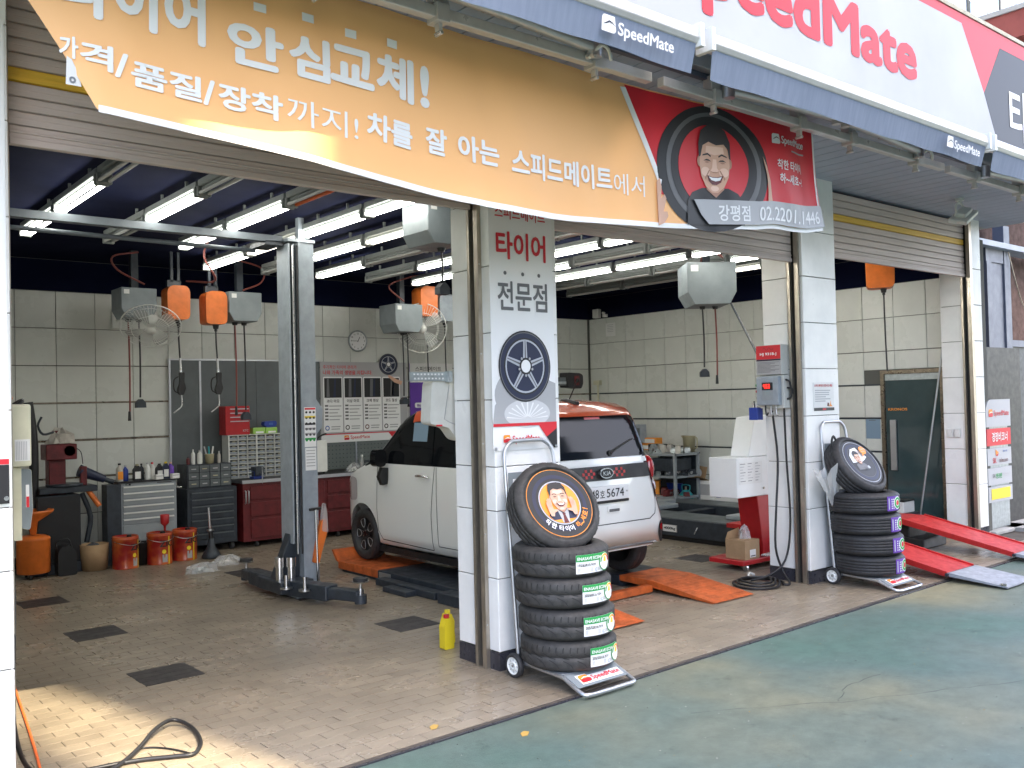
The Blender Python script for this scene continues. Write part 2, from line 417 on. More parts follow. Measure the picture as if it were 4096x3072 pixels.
def brick_mesh(nm, L, D, mat):
    g = .0026; c = .0006; x0, x1, y0, y1 = -L/2+g, L/2-g, -D/2+g, D/2-g
    v = [(x0, y0, -.02), (x1, y0, -.02), (x1, y1, -.02), (x0, y1, -.02), (x0, y0, -c), (x1, y0, -c), (x1, y1, -c), (x0, y1, -c),
         (x0+c, y0+c, 0), (x1-c, y0+c, 0), (x1-c, y1-c, 0), (x0+c, y1-c, 0)]
    f = [(i, (i+1) % 4, 4+(i+1) % 4, 4+i) for i in range(4)]+[(4+i, 4+(i+1) % 4, 8+(i+1) % 4, 8+i) for i in range(4)]+[(8, 9, 10, 11)]
    me = bpy.data.meshes.new(nm); me.from_pydata(v, [], f); me.materials.append(W[mat]); me.update(); return me, v, f
bme, bv, bf = brick_mesh('brick', .2, .1, 'brick'); dme, dv, df = brick_mesh('brick_dark', .2, .1, 'brick_dark')
cands = []; rotm = Matrix.Rotation(FROT, 4, 'Z')
for r in range(0, 80):
    for c in range(-14, 50):
        lx = c*.2+(r % 2)*.1; ly = .05+r*.1
        p = FO+rotm @ Vector((lx, ly, 0))
        if p.x < .62 or p.x > 11.9 or p.y > 12.1: continue
        dark = False
        d = p-Vector((0, 0, 1.82)); zc = d.dot(fw); vis = abs(d.dot(rt2)/zc) < .57 and abs(d.dot(up2)/zc) < .43 and p.x > 1.0+(p.y-5)*.19
        cands.append((not vis, not dark and zc*1.0+10 or zc, lx, ly, dark))
cands.sort()
rest = MB()
for i, (nv, zc, lx, ly, dark) in enumerate(cands):
    if i < 300:
        o = bpy.data.objects.new('brick', dme if dark else bme); COL.objects.link(o); o.parent = floor
        o.location = (lx, ly, random.uniform(-.0007, .0007)); o.rotation_euler = (random.gauss(0, .0012), random.gauss(0, .0012), random.gauss(0, .002))
    else:
        dz = random.uniform(-.0007, .0007); tx = random.gauss(0, .0012)
        rest.add([(lx+q[0], ly+q[1], q[2]+dz+q[0]*tx) for q in bv], bf, 'brick_dark' if dark else 'brick')
tag(rest.build('bricks_beyond', floor), kind='stuff')
for mx, my in MATS:
    q = rotm.inverted() @ (Vector((mx+.2, my+.2, 0))-FO); lx, ly = round(q.x/.1)*.1, round(q.y/.1)*.1
    sl_ = bpy.data.objects.new('dark_inset', None); COL.objects.link(sl_); sl_.parent = floor; sl_.location = (lx, ly, .0)
    for k in range(4):
        bb_ = MB(); bb_.box(-.2, .2, -.198+k*.1, -.102+k*.1, -.003, .0022, 'brick_dark'); bb_.build('plank', sl_)
b = MB(); b.box(-3.4, 10.4, -.045, -.004, -.1, -.006, 'skirt'); b.build('edge_strip', floor)

# ================================================================ the shop building
bld = thing('repair_shop_building', 'low white-tiled tyre repair shop building with three open bays', 'building', (0, 0, 0))
TOPS = [3.31, 2.855, 2.40, 1.943, 1.48, 1.02, .57, .115]
_tm = {}
def tile_mesh(a, h, t, mat):           # tile in local x-z, thickness toward -y, small chamfer
    k = (round(a, 3), round(h, 3), t, mat)
    if k not in _tm:
        c = .004; x, z = a/2, h/2
        v = [(-x, 0, -z), (x, 0, -z), (x, 0, z), (-x, 0, z), (-x, -t+c, -z), (x, -t+c, -z), (x, -t+c, z), (-x, -t+c, z), (-x+c, -t, -z+c), (x-c, -t, -z+c), (x-c, -t, z-c), (-x+c, -t, z-c)]
        f = [(i, (i+1) % 4, 4+(i+1) % 4, 4+i) for i in range(4)]+[(4+i, 4+(i+1) % 4, 8+(i+1) % 4, 8+i) for i in range(4)]+[(8, 9, 10, 11)]
        me = bpy.data.meshes.new('tile'); me.from_pydata(v, [], f); me.materials.append(W[mat]); me.update(); _tm[k] = me
    return _tm[k]
def tile(parent, loc, rz, a, h, t=.012, mat='wall_tile'):
    o = bpy.data.objects.new('tile', tile_mesh(a, h, t, mat)); COL.objects.link(o); o.parent = parent; o.location = loc
    o.rotation_euler = (random.gauss(0, .0015), random.gauss(0, .0007), rz+random.gauss(0, .0015)); return o
YB, XR, PT = 12.2, 11.957, .452
# back wall
b = MB(); b.box(.35, XR+.15, YB+.012, YB+.2, 0, 3.75, 'grout'); bw = b.build('back_wall', bld)
x = 2.42-PT*4
i = 0
while x < XR-.05:
    x1 = min(x+PT, XR)
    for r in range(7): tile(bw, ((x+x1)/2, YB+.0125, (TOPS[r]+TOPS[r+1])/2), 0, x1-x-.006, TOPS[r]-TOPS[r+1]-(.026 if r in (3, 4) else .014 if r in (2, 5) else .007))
    x = x1
for z in (1.943, 1.48, 1.02):
    b = MB(); b.box(.4, XR-.02, YB-.006, YB+.012, z-.009, z+.009, 'strip'); b.build('metal_strip', bw)
b = MB(); b.box(.36, XR, YB-.004, YB+.011, 3.315, 3.69, 'navy'); b.build('painted_band', bw)
b = MB(); b.box(.36, XR, YB-.002, YB+.011, 0, .108, 'skirt'); b.build('skirting', bw)
# right wall with the glass door opening (y 5.66..6.53)
DY0, DY1, DZ = 5.66, 6.53, 2.135
b = MB(); b.box(XR+.012, XR+.2, DY1, YB+.012, 0, 3.75, 'grout'); b.box(XR+.012, XR+.2, 5.2, DY0, 0, 3.75, 'grout'); b.box(XR+.012, XR+.2, DY0, DY1, DZ, 3.75, 'grout')
rw = b.build('right_wall', bld)
y = YB
while y > 5.6:
    y0 = max(y-PT, 5.56)
    for r in range(7):
        z0, z1 = TOPS[r+1], TOPS[r]; a0, a1 = y0, y
        if z0 < DZ-.02 and a0 < DY1 and a1 > DY0:
            if z1 > DZ+.05: z0 = DZ+.004
            elif a1 > DY1+.03: a0 = DY1+.004
            else: continue
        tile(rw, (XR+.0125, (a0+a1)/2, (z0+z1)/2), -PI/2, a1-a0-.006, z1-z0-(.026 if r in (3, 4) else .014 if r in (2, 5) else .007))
    y = y0
for z in (1.943, 1.48, 1.02):
    b = MB(); b.box(XR-.006, XR+.012, DY1+.003, YB-.02, z-.009, z+.009, 'lift_dark'); b.build('metal_strip', rw)
b = MB(); b.box(XR-.004, XR+.011, 5.56, YB-.01, 3.315, 3.69, 'navy'); b.build('painted_band', rw)
b = MB(); b.box(XR-.002, XR+.011, DY1, YB-.01, 0, .108, 'skirt'); b.build('skirting', rw)
# left wall, ceiling
b = MB(); b.box(.35, .55, 5.36, YB+.01, 0, 3.75, 'wall_tile'); b.build('left_wall', bld)
b = MB(); b.box(.3, 12.2, 5.3, 12.45, 3.70, 3.9, 'navy'); b.build('ceiling', bld)
# glass door (part of the building)
gd = bpy.data.objects.new('glass_door', None); COL.objects.link(gd); gd.parent = bld; gd.location = (XR, DY0, 0); tag(gd, 'dark glass office door in a steel frame')
b = MB(); b.box(-.02, .06, 0, .05, 0, DZ, 'strip'); b.box(-.02, .06, DY1-DY0-.05, DY1-DY0, 0, DZ, 'strip'); b.box(-.02, .06, .05, DY1-DY0-.05, DZ-.05, DZ, 'strip'); b.build('frame', gd)
b = MB(); b.box(.01, .03, .055, DY1-DY0-.055, .1, DZ-.14, 'teal_glass'); b.build('pane', gd)
b = MB(); b.box(.005, .035, .055, DY1-DY0-.055, .01, .098, 'steel'); b.build('bottom_rail', gd); b = MB(); b.box(.005, .035, .055, DY1-DY0-.055, DZ-.138, DZ-.055, 'galv'); b.build('top_rail', gd)
b = MB(); b.box(-.035, -.012, .66, .74, .78, 1.46, 'alum'); b.cyl((-.012, .70, .85), (.01, .70, .85), .008, mat='steel'); b.cyl((-.012, .70, 1.39), (.01, .70, 1.39), .008, mat='steel'); b.build('handle', gd)
b = MB(); F = FL(.008, .78, 0); b.text('KRONOS', F, 0, 1.585, .035, 'print_orange', .02, w=.27, e=.0005); b.build('lettering', gd)
b = MB(); b.box(.2, 1.6, -.3, 1.2, 0, 2.4, 'black'); b.build('dark_room', gd)

# ---- pillars: core, facing tiles, guide rail slot, skirting
def pillar(x0, x1, yf0, yf1, yi0, yi1, joints, right=True):
    p = bpy.data.objects.new('pillar', None); COL.objects.link(p); p.parent = bld
    b = MB(); b.box(x0+.014, x1-.014, yf0+.014, yf1-.002, 0, 4.05, 'grout'); b.box(x0+.014, x1-.014, yi0+.002, yi1-.014, 0, 3.7, 'grout'); b.box(x0+.05, x1-.05, yf1-.01, yi0+.01, 0, 3.97, 'slot'); b.build('core', p)
    zs = [.125]+joints+[3.985]
    for z0, z1 in zip(zs[:-1], zs[1:]):
        for (ya, yb, zt) in ((yf0, yf1, z1), (yi0, yi1, min(z1, 3.70))):
            if zt-z0 < .04: continue
            h = zt-z0-.006; zc = (z0+zt)/2
            tile(p, (x0+.0145, (ya+yb)/2, zc), -PI/2, yb-ya-.002, h, .0145, 'pier_tile')
            if right: tile(p, (x1-.0145, (ya+yb)/2, zc), PI/2, yb-ya-.002, h, .0145, 'pier_tile')
        tile(p, ((x0+x1)/2, yf0+.0145, (z0+z1)/2), 0, x1-x0-.002, z1-z0-.006, .0145, 'pier_tile')
        if z1 < 3.7: tile(p, ((x0+x1)/2, yi1-.0145, (z0+z1)/2), PI, x1-x0-.002, z1-z0-.006, .0145, 'pier_tile')
    b = MB(); b.box(x0-.001, x1+.001, yf0-.001, yf1, 0, .121, 'skirt'); b.box(x0-.001, x1+.001, yi0, yi1+.001, 0, .121, 'skirt'); b.build('skirting', p)
    return p
JN = [.62, 1.08, 1.38, 1.84, 2.30, 2.76, 3.22, 3.68]
pillar(3.90, 4.50, 4.92, 5.04, 5.14, 5.38, JN)
pillar(7.855, 8.44, 5.06, 5.115, 5.235, 5.525, [.72, 1.17, 1.62, 2.08, 2.53, 2.98, 3.43])
pillar(11.69, 11.97, 5.16, 5.185, 5.257, 5.555, [.66, 1.1, 1.55, 2.0, 2.45, 2.9, 3.35])
pillar(.30, .95, 4.88, 5.0, 5.10, 5.34, JN)
# header behind the shutters, fascia body, soffit planks, upper storey
b = MB(); b.box(.3, 12.0, 5.30, 5.36, 3.30, 3.97, 'navy'); b.build('header', bld)
so_ = bpy.data.objects.new('soffit', None); COL.objects.link(so_); so_.parent = bld
pm = MB().box(-.095, .095, 0, 1.44, 0, .012, 'soffit').box(-.1, .1, 0, 1.44, .012, .03, 'grout').build('soffit_plank', so_); pm.location = (-.9, 3.9, 3.97)
for i in range(1, 68): inst(pm, so_, (-.9+.2*i, 3.9, 3.97))
b = MB(); b.box(-1.1, 12.8, 3.86, 3.9, 3.95, 4.08, 'steel_blue'); b.build('edge_beam', so_)
b = MB(); b.box(-1.1, 12.8, 3.9, 12.4, 4.001, 4.3, 'plaster'); b.box(-1.1, 12.8, 6.2, 12.4, 4.3, 9.6, 'plaster'); b.build('upper_wall', bld)
# balcony of the upper storey, at the top right
bal = bpy.data.objects.new('balcony', None); COL.objects.link(bal); bal.parent = bld; tag(bal, 'red balcony slab with a pale railing on the upper floor')
b = MB(); b.box(12.35, 17.5, 4.2, 6.6, 6.28, 6.62, 'slab_red'); b.box(12.32, 17.5, 4.17, 6.6, 6.62, 6.68, 'concrete'); b.build('slab', bal)
b = MB(); b.box(11.0, 18, 6.5, 7.0, 5.0, 10, 'plaster'); b.build('rear_wall', bal)
for k in range(5):
    b = MB(); b.box(11.3+k*1.2, 12.35+k*1.2, 6.44, 6.49, 6.9, 9.2, 'win_glass'); b.build('window', bal)
rl = MB()
for y0 in (4.25,): rl.cyl((12.42, y0, 7.55), (17.4, y0, 7.55), .022, mat='alum', n=8)
rl.cyl((12.42, 4.25, 7.55), (12.42, 6.4, 7.55), .022, mat='alum', n=8); rl.build('handrail', bal)
bar = MB().cyl((0, 0, 0), (0, 0, .84), .011, mat='alum', n=6).tube([(0, .0, .2), (0, .07, .35), (0, .0, .5), (0, -.07, .65), (0, 0, .8)], .007, n=5, mat='alum').build('bar', bal); bar.location = (12.42, 4.3, 6.68)
for k in range(1, 13): inst(bar, bal, (12.42, 4.3+.17*k, 6.68))
for k in range(28): inst(bar, bal, (12.55+.17*k, 4.25, 6.68)).rotation_euler.z = PI/2
# steel frame and door of the entrance next door (beyond the third pier)
nb = thing('neighbour_entrance', 'blue-grey steel framed entrance with dark door right of the third pier', 'building', (12.6, 5.9, 0))
b = MB(); b.box(1.15, 6, .3, .5, 0, 2.62, 'plaster'); b.box(-.6, 6, .3, .5, 3.5, 6.2, 'brick_wall'); b.box(1.15, 6, .28, .5, 2.62, 3.5, 'brick_wall'); b.box(-.6, 1.15, .32, .5, 0, 3.5, 'brick_wall'); b.build('wall', nb)
b = MB(); b.box(1.30, 1.46, 0, .16, 0, 3.72, 'steel_blue'); b.box(1.46, 1.90, .03, .12, 0, 3.72, 'steel_blue'); b.box(1.90, 2.10, 0, .16, 0, 4.3, 'steel_blue'); b.box(1.30, 2.1, .01, .14, 3.72, 3.92, 'steel_blue'); b.box(-.6, 4, -.1, .2, 3.92, 4.0, 'soffit'); b.build('steel_post', nb)
b = MB(); b.box(2.12, 3.3, .18, .24, 0, 2.5, 'lift_dark'); b.box(2.12, 3.3, .14, .24, 2.5, 2.6, 'steel_blue'); b.build('door', nb)
b = MB(); b.box(2.26, 2.6, .165, .178, 1.42, 1.95, 'paper'); F = FX(.165); b.flat([(2.31, 1.47), (2.56, 1.47), (2.56, 1.9), (2.31, 1.9)], F, .002, 'blue_tint'); b.flat([(2.32, 1.48), (2.55, 1.48), (2.55, 1.89), (2.32, 1.89)], F, .004, 'paper'); b.build('notice_sheet', nb)
b = MB(); b.box(.0, 4, -2.2, -.35, -.01, .05, 'concrete'); b.build('step', nb)
b = MB(); b.tube([(2.0, -.02, 3.9), (2.25, -.05, 3.3), (2.6, .0, 3.05)], .008, mat='rail'); b.build('wire', nb)

# ================================================================ roller shutters
def shutter(x0, x1, y, zb, yel, label):
    s = thing('roller_shutter', label, 'shutter', ((x0+x1)/2, y, zb), 0, 'half-raised roller shutters')
    L = (x1-x0)/2-.03; p = .074
    prof = [(-.002, .002), (-.010, .006), (-.0115, .018), (-.0115, .034), (-.010, .037), (-.0115, .040), (-.0115, .056), (-.010, .066), (-.002, .0715)]
    v = [(sx*L, a, z) for sx in (-1, 1) for a, z in prof]; n = len(prof)
    f = [(i, n+i, n+i+1, i+1) for i in range(n-1)]
    v += [(-L, .006, .0), (L, .006, 0), (L, .006, .0735), (-L, .006, .0735)]; f += [(2*n, 2*n+3, 2*n+2, 2*n+1)]
    base = {}
    for m in ('slat', 'slat_yellow'):
        me = bpy.data.meshes.new('slat'); me.from_pydata(v, [], f); me.materials.append(W[m]); me.update(); base[m] = me
    i = 0; z = .10
    while zb+z < 3.93:
        o = bpy.data.objects.new('slat', base['slat_yellow' if abs(zb+z+.037-yel) < p/2 else 'slat']); COL.objects.link(o); o.parent = s
        o.location = (0, random.gauss(0, .001), z); o.rotation_euler.y = random.gauss(0, .0004); z += p; i += 1
    b = MB(); b.box(-L, L, -.024, .018, 0, .035, 'slat'); b.box(-L, L, -.016, .012, .035, .06, 'slat'); b.box(-L, L, -.021, .015, .06, .072, 'slat'); b.box(-L, L, -.014, .01, .072, .098, 'slat'); b.build('bottom_bar', s, .003)
    for sx in (-1, 1):
        xx = sx*(L+.045)
        b = MB(); b.box(xx-.032, xx+.032, -.075, -.03, -zb+.002, 3.97-zb, 'rail'); b.box(xx-.032, xx+.032, .022, .05, -zb+.002, 3.7-zb, 'rail'); b.box(xx-.012+sx*.02, xx+.012+sx*.02, -.03, .022, -zb+.002, 3.9-zb, 'slot')
        for k in range(5): b.cyl((xx-sx*.02, -.076, .2+k*.62-zb+.1), (xx-sx*.02, -.072, .2+k*.62-zb+.1), .006, n=6, mat='chrome')
        b.build('guide_rail', s)
    return s
shutter(.965, 3.885, 5.10, 3.165, 3.53, 'brown roller shutter rolled up over the left bay above the lift')
shutter(4.51, 7.845, 5.165, 3.12, 9, 'roller shutter rolled up over the middle bay behind the banner')
shutter(8.45, 11.68, 5.23, 3.245, 3.65, 'roller shutter with yellow stripe rolled up over the rightmost bay')

# ================================================================ unseen blocks added opposite: they shade the front, their gap shapes the sun beam
GD = SH; GP = Vector((1.53, 5.5, 0))+SH*20.0; GR = Vector((-SH.y, SH.x, 0))
for sgn, nm, lab, wd in ((1, 'shade_block_right', 'tall block added across the street to shade the shop front', 17), (-1, 'shade_block_left', 'tall block added across the street for shade, left of the sun gap', 8)):
    t = thing(nm, lab, 'building', GP, math.atan2(GR.y, GR.x))
    x0, x1 = (.28, wd) if sgn > 0 else (-wd, -.28)
    b = MB(); b.box(x0, x1, -12, 0, 0, 26.5, 'concrete'); b.build('wall', t)
    wm = MB().box(0, 1.5, 0, .06, 0, 1.5, 'win_glass').box(-.06, 1.56, -.02, .03, -.1, 0, 'white_paint').build('window', t); wm.location = (x0+2, .0, 1.2)
    for fl in range(8):
        for k in range(6 if sgn > 0 else 2):
            if fl or k: inst(wm, t, (x0+2+k*2.6, 0, 1.2+fl*3))
# ================================================================ fascia sign
sg = thing('fascia_sign', 'long white shop sign with red lettering above the awnings', 'sign', (4, 3.8, 3.98))
SF = Fr((0, -.02, 0), (1, 0, 0), (0, 0, 1))
b = MB(); b.box(-5.4, 9, 0, .05, 0, 1.30, 'alum'); b.build('backing', sg)
b = MB(); b.box(-5.4, 9, -.03, .05, 1.302, 1.34, 'tan_plastic'); b.build('top_trim', sg)
def sx(x): return x-4
def sz(z): return z-3.98
b = MB(); b.prism([(-5.4, .0), (5.36, .0), (sx(8.97), sz(4.63)), (sx(8.55), 1.21), (-5.4, 1.21)], SF, -.018, 0, 'sign_white'); b.build('white_panel', sg)
b = MB(); b.prism([(-5.4, 1.212), (sx(8.55)+.002, 1.212), (sx(8.97)+.003, sz(4.63)), (sx(9.35), sz(5.14)), (9, sz(5.14)), (9, 1.30), (-5.4, 1.30)], SF, -.018, 0, 'sign_red'); b.build('red_panel', sg)
b = MB(); b.prism([(5.364, 0), (9, 0), (9, sz(5.138)), (sx(9.353), sz(5.138)), (sx(8.975), sz(4.63))], SF, -.018, 0, 'sign_black'); b.build('black_panel', sg)
F = Fr((0, -.022, 0), (1, 0, 0), (0, 0, 1))
for ch, xa, xb, za, zb_ in (('S', 4.43, 4.70, 4.46, 4.89),):
    b = MB(); b.text('SpeedMate', F, sx(4.46), sz(4.335), .56, 'sign_red', .042, w=3.22, e=.001); b.build('lettering', sg)
b = MB(); logo(b, F, sx(3.75), sz(4.43), .58, .001); b.build('emblem', sg)
b = MB(); b.text('타이어', F, sx(9.52), sz(4.28), .52, 'print_white', .02, e=.001); b.build('lettering', sg)

# ================================================================ awnings
def awning(x0, x1, lx, label):
    a = thing('folding_awning', label, 'awning', (x0, 3.85, 3.9), 0, 'folded awnings along the shop front'); L = x1-x0
    b = MB()
    b.prism([(-.42, .05), (-.40, .02), (-.34, .015), (-.31, .05), (-.32, .115), (-.36, .13), (-.41, .11)], Fr((0, 0, 0), (0, 1, 0), (0, 0, 1)), 0.03, L-.03, 'awn_bar'); b.build('front_bar', a, .004)
    b = MB(); n = 40; pr = [(-.345, .13), (-.20, .155), (-.07, .17), (-.05, .15)]
    v = [(.04+(L-.08)*i/n, y, z-.012*math.sin(PI*i/n)*(1 if 0 < k < 3 else 0)) for i in range(n+1) for k, (y, z) in enumerate(pr)]; K = len(pr)
    b.add(v, [(i*K+k, (i+1)*K+k, (i+1)*K+k+1, i*K+k+1) for i in range(n) for k in range(K-1)], 'awning', True); b.build('canopy_cloth', a)
    b = MB(); v = []; f = []
    for i in range(n+1):
        xx = .04+(L-.08)*i/n; h = .165+.003*math.sin(i*.9)+.004*math.sin(i*.31+1)
        for k in range(5): t = k/4; v.append((xx+.03*t*(i == 0), -.395+.045*t+.004*math.sin(i*.7)*t, .02-h*t))
    f = [(i*5+k, i*5+k+1, (i+1)*5+k+1, (i+1)*5+k) for i in range(n) for k in range(4)]
    b.add(v, f, 'awning', True); vo = b.build('valance', a)
    FV = Fr((0, -.405, 0), (1, 0, 0), (0, -.12, .99))
    b = MB(); logo(b, FV, lx-x0, -.095, .11, .016, ('print_white', 'print_navy')); b.text('SpeedMate', FV, lx-x0+.125, -.115, .09, 'print_white', .02, w=.46, e=.016); b.build('lettering', vo)
    for xx in (.0, L-.035):
        b = MB(); b.box(xx, xx+.034, -.43, -.30, .0, .14, 'white_plastic'); b.cyl((xx+.017, -.432, .03), (xx+.017, -.428, .03), .006, n=6, mat='black'); b.build('end_cap', a, .012, 2)
    b = MB(); b.box(.02, L-.02, -.03, .03, -.10, -.04, 'awn_bar'); b.build('torsion_bar', a, .004)
    for xx in (.55, L*.5-.35, L*.5+.35, L-.5):
        b = MB(); b.box(xx-.04, xx+.04, -.05, .05, -.12, -.025, 'awn_bar'); b.box(xx-.012, xx+.012, -.02, .02, -.16, -.12, 'awn_bar'); b.cyl((xx, -.03, -.17), (xx, .03, -.17), .012, mat='steel', n=8); b.box(xx-.05, xx+.05, -.03, .045, -.025, .07, 'awn_bar'); b.build('bracket', a, .003)
    for s_, xa in ((1, .62), (-1, L-.57)):
        b = MB(); xe = xa+s_*L*.36
        b.tube([(xa, -.07, -.02), ((xa+xe)/2, -.10, -.005), (xe, -.12, .0)], lambda t: .042-.012*t, n=4, mat='awn_bar', smooth=1)
        b.cyl((xe, -.12, -.05), (xe, -.12, .05), .034, mat='awn_bar', n=10)
        b.tube([(xe, -.18, .03), (xa+s_*.3, -.33, .05)], .024, n=6, mat='awn_bar', smooth=1)
        b.cyl((xa, -.07, -.08), (xa, -.07, .03), .045, mat='alum', n=10); b.build('arm', a)
    b = MB(); gx = L*.86; b.tube([(gx-.05, -.06, -.09), (gx-.02, -.13, -.03), (gx+.02, -.15, -.05), (gx+.05, -.14, -.10), (gx+.07, -.12, -.06)], .011, mat='white_plastic', n=6); b.cyl((gx-.04, -.035, -.07), (gx-.04, -.10, -.075), .02, mat='awn_bar', n=8); b.build('crank_hook', a)
    return a
awning(.42, 4.37, 3.52, 'folded navy awning above the left bay')
awning(4.44, 8.24, 7.45, 'folded navy awning above the middle bay, its valance longest in view')
awning(8.31, 12.1, 11.3, 'folded navy awning above the right bay, under the black sign panel')

# ================================================================ portrait printed on posters
def portrait(b, F, cx, cy, s, e=.004, cell=None, suit='print_navy', tie=True, hands=False, hood=False):
    def P(pts, mat, k=0): b.flat([(cx+x*s, cy+y*s) for x, y in pts], F, e+.0012*k, mat, cell)
    def ell(x, y, rx, ry, n=18): return [(x+rx*math.cos(2*PI*i/n), y+ry*math.sin(2*PI*i/n)) for i in range(n)]
    P([(-1.0, -1.75), (-1.0, -1.1), (-.82, -.86), (-.45, -.72), (.5, -.70), (.86, -.84), (1.05, -1.05), (1.08, -1.75)], suit)
    if tie:
        P([(-.36, -.72), (0, -1.05), (.42, -.70), (.30, -1.75), (-.20, -1.75)], 'print_lgrey', 1)
        P([(-.10, -1.0), (.14, -1.0), (.10, -1.14), (.22, -1.75), (-.14, -1.75), (-.06, -1.14)], 'red_dark', 2)
    P([(-.30, -.3), (.32, -.3), (.34, -.74), (.05, -.98), (-.30, -.76)], 'skin_dark', 3)
    P(ell(-.56, .02, .09, .16)+[], 'skin_dark', 3); P(ell(.57, .02, .09, .16), 'skin_dark', 3)
    P([(-.55, .3), (-.56, -.05), (-.50, -.38), (-.32, -.68), (-.10, -.84), (.12, -.84), (.34, -.68), (.50, -.38), (.56, -.05), (.55, .3), (.4, .6), (0, .7), (-.4, .6)], 'skin', 4)
    P([(-.30, .46), (.32, .46), (.34, .28), (0, .22), (-.32, .28)], 'skin_light', 5)
    P(ell(-.33, -.26, .17, .13), 'skin_light', 5); P(ell(.33, -.26, .17, .13), 'skin_light', 5); P(ell(0, -.72, .15, .08), 'skin_light', 5)
    P([(-.60, .12), (-.62, .5), (-.52, .86), (-.25, 1.06), (.12, 1.08), (.42, .95), (.60, .62), (.60, .12), (.54, .16), (.50, .42), (.34, .55), (.05, .50), (-.22, .58), (-.44, .46), (-.53, .16)], 'hair', 6)
    for q in (-1, 1):
        P([(q*.13, .20), (q*.25, .265), (q*.44, .21), (q*.46, .17), (q*.25, .215), (q*.14, .155)], 'hair', 6)
        P([(q*.12, .03), (q*.20, .085), (q*.30, .095), (q*.42, .035), (q*.30, .05), (q*.20, .045)], 'hair', 6)
        P([(q*.16, .02), (q*.29, .035), (q*.38, .0), (q*.27, -.02)], 'skin_dark', 6)
        P([(q*.17, -.22), (q*.20, -.20), (q*.37, -.44), (q*.33, -.50), (q*.31, -.42)], 'skin_dark', 6)
    P([(-.06, .1), (.06, .1), (.085, -.14), (.15, -.22), (.06, -.27), (-.06, -.27), (-.15, -.22), (-.085, -.14)], 'skin_light', 6)
    P([(-.15, -.235), (-.06, -.285), (.06, -.285), (.15, -.235), (.07, -.255), (-.07, -.255)], 'skin_dark', 7)
    P([(-.29, -.36), (-.1, -.40), (.1, -.40), (.30, -.35), (.22, -.54), (.06, -.62), (-.10, -.61), (-.23, -.52)], 'red_dark', 7)
    P([(-.23, -.395), (-.1, -.42), (.1, -.42), (.24, -.385), (.18, -.49), (.02, -.52), (-.14, -.49)], 'print_white', 8)
    if hands:
        for q in (-1, 1):
            P([(q*.62, -.12), (q*.68, .02), (q*.74, -.1), (q*.80, .0), (q*.86, -.1), (q*.93, -.12), (q*.94, -.3), (q*1.0, -.28), (q*1.02, -.42), (q*.98, -.82), (q*.92, -1.18), (q*.70, -1.2), (q*.62, -.98), (q*.34, -.86), (q*.34, -.78), (q*.62, -.76), (q*.66, -.6)], 'skin', 9)
            for k in range(3): P([(q*(.70+.08*k), -.14), (q*(.715+.08*k), -.14), (q*(.735+.075*k), -.6), (q*(.72+.075*k), -.6)], 'skin_dark', 10)

# ================================================================ the big banner
BX = [.85, 1.134, 1.934, 3.02, 3.69, 4.62, 6.58, 6.7]; BZ = [3.125, 3.103, 3.045, 2.93, 2.915, 2.965, 3.13, 3.14]
TX = [.85, 2.354, 4.835, 6.48, 6.7]; TZ = [3.90, 3.874, 3.858, 3.958, 3.962]
def itp(x, X, Y):
    if x <= X[0]: return Y[0]
    for i in range(len(X)-1):
        if x <= X[i+1]:
            t = (x-X[i])/(X[i+1]-X[i]); return Y[i]+(Y[i+1]-Y[i])*t
    return Y[-1]
def smo(x, X, Y): return (itp(x-.18, X, Y)+2*itp(x, X, Y)+itp(x+.18, X, Y))/4
def zb_(x): return smo(x, BX, BZ)
def zt_(x): return smo(x, TX, TZ)
BO = Vector((3.8, 4.05, 2.9))
def bsurf(x, d, e=0):                 # d = height above the lower hem, 0.93 = upper hem
    z0, z1 = zb_(x), zt_(x); z = z0+(z1-z0)*d/.93; t = d/.93
    y = 4.05+.014*math.sin(x*2.1+z*1.5)*(1-.5*t)+.010*math.sin(x*5.3-t*2)
    y += .0055*abs(((x+.13*t)/.47) % 1-.5)*2+.0022*math.sin(x*23+t*9)*math.sin(x*3.1+1)
    if x < 1.45: y += .35*(1.45-x)**2*(1-.25*t)
    if x > 5.7: y += .030*math.sin((x-5.7)*9+t*2.4)*min(1, (x-5.7)*1.6)*(.25+.75*math.sin(PI*t*.9))
    if x > 5.7: z += .012*math.sin((x-5.7)*8)*(1-t)
    return Vector((x, y-e, z))-BO
ban = thing('shop_banner', 'long orange and red cloth banner with white lettering hung under the soffit', 'banner', BO)
def bleft(t): return 1.135-.47*t
b = MB(); nx, nz = 110, 14; v = []
for i in range(nx+1):
    for k in range(nz+1):
        t = k/nz; xl = bleft(t); xr = 6.60-.10*t; u = i/nx; u = u**1.15; v.append(bsurf(xl+(xr-xl)*u, .93*t))
b.add(v, [(i*(nz+1)+k, (i+1)*(nz+1)+k, (i+1)*(nz+1)+k+1, i*(nz+1)+k+1) for i in range(nx) for k in range(nz)], 'banner', True); b.build('cloth', ban)
def BF(x, d, e=0): return bsurf(x, d, e)
b = MB(); n = 120; v = []
for i in range(n+1):
    x = 1.14+(6.595-1.14)*i/n; v += [bsurf(x, .0, .004)+Vector((0, 0, -.012)), bsurf(x, .022, .004)]
b.add(v, [(2*i, 2*i+2, 2*i+3, 2*i+1) for i in range(n)], 'print_white', True)
v = []
for i in range(31):
    t = i/30; x = 6.60-.10*t; v += [bsurf(x-.012, .93*t, .004), bsurf(x+.004, .93*t, .004)]
b.add(v, [(2*i, 2*i+1, 2*i+3, 2*i+2) for i in range(30)], 'print_white', True); b.build('hem', ban)
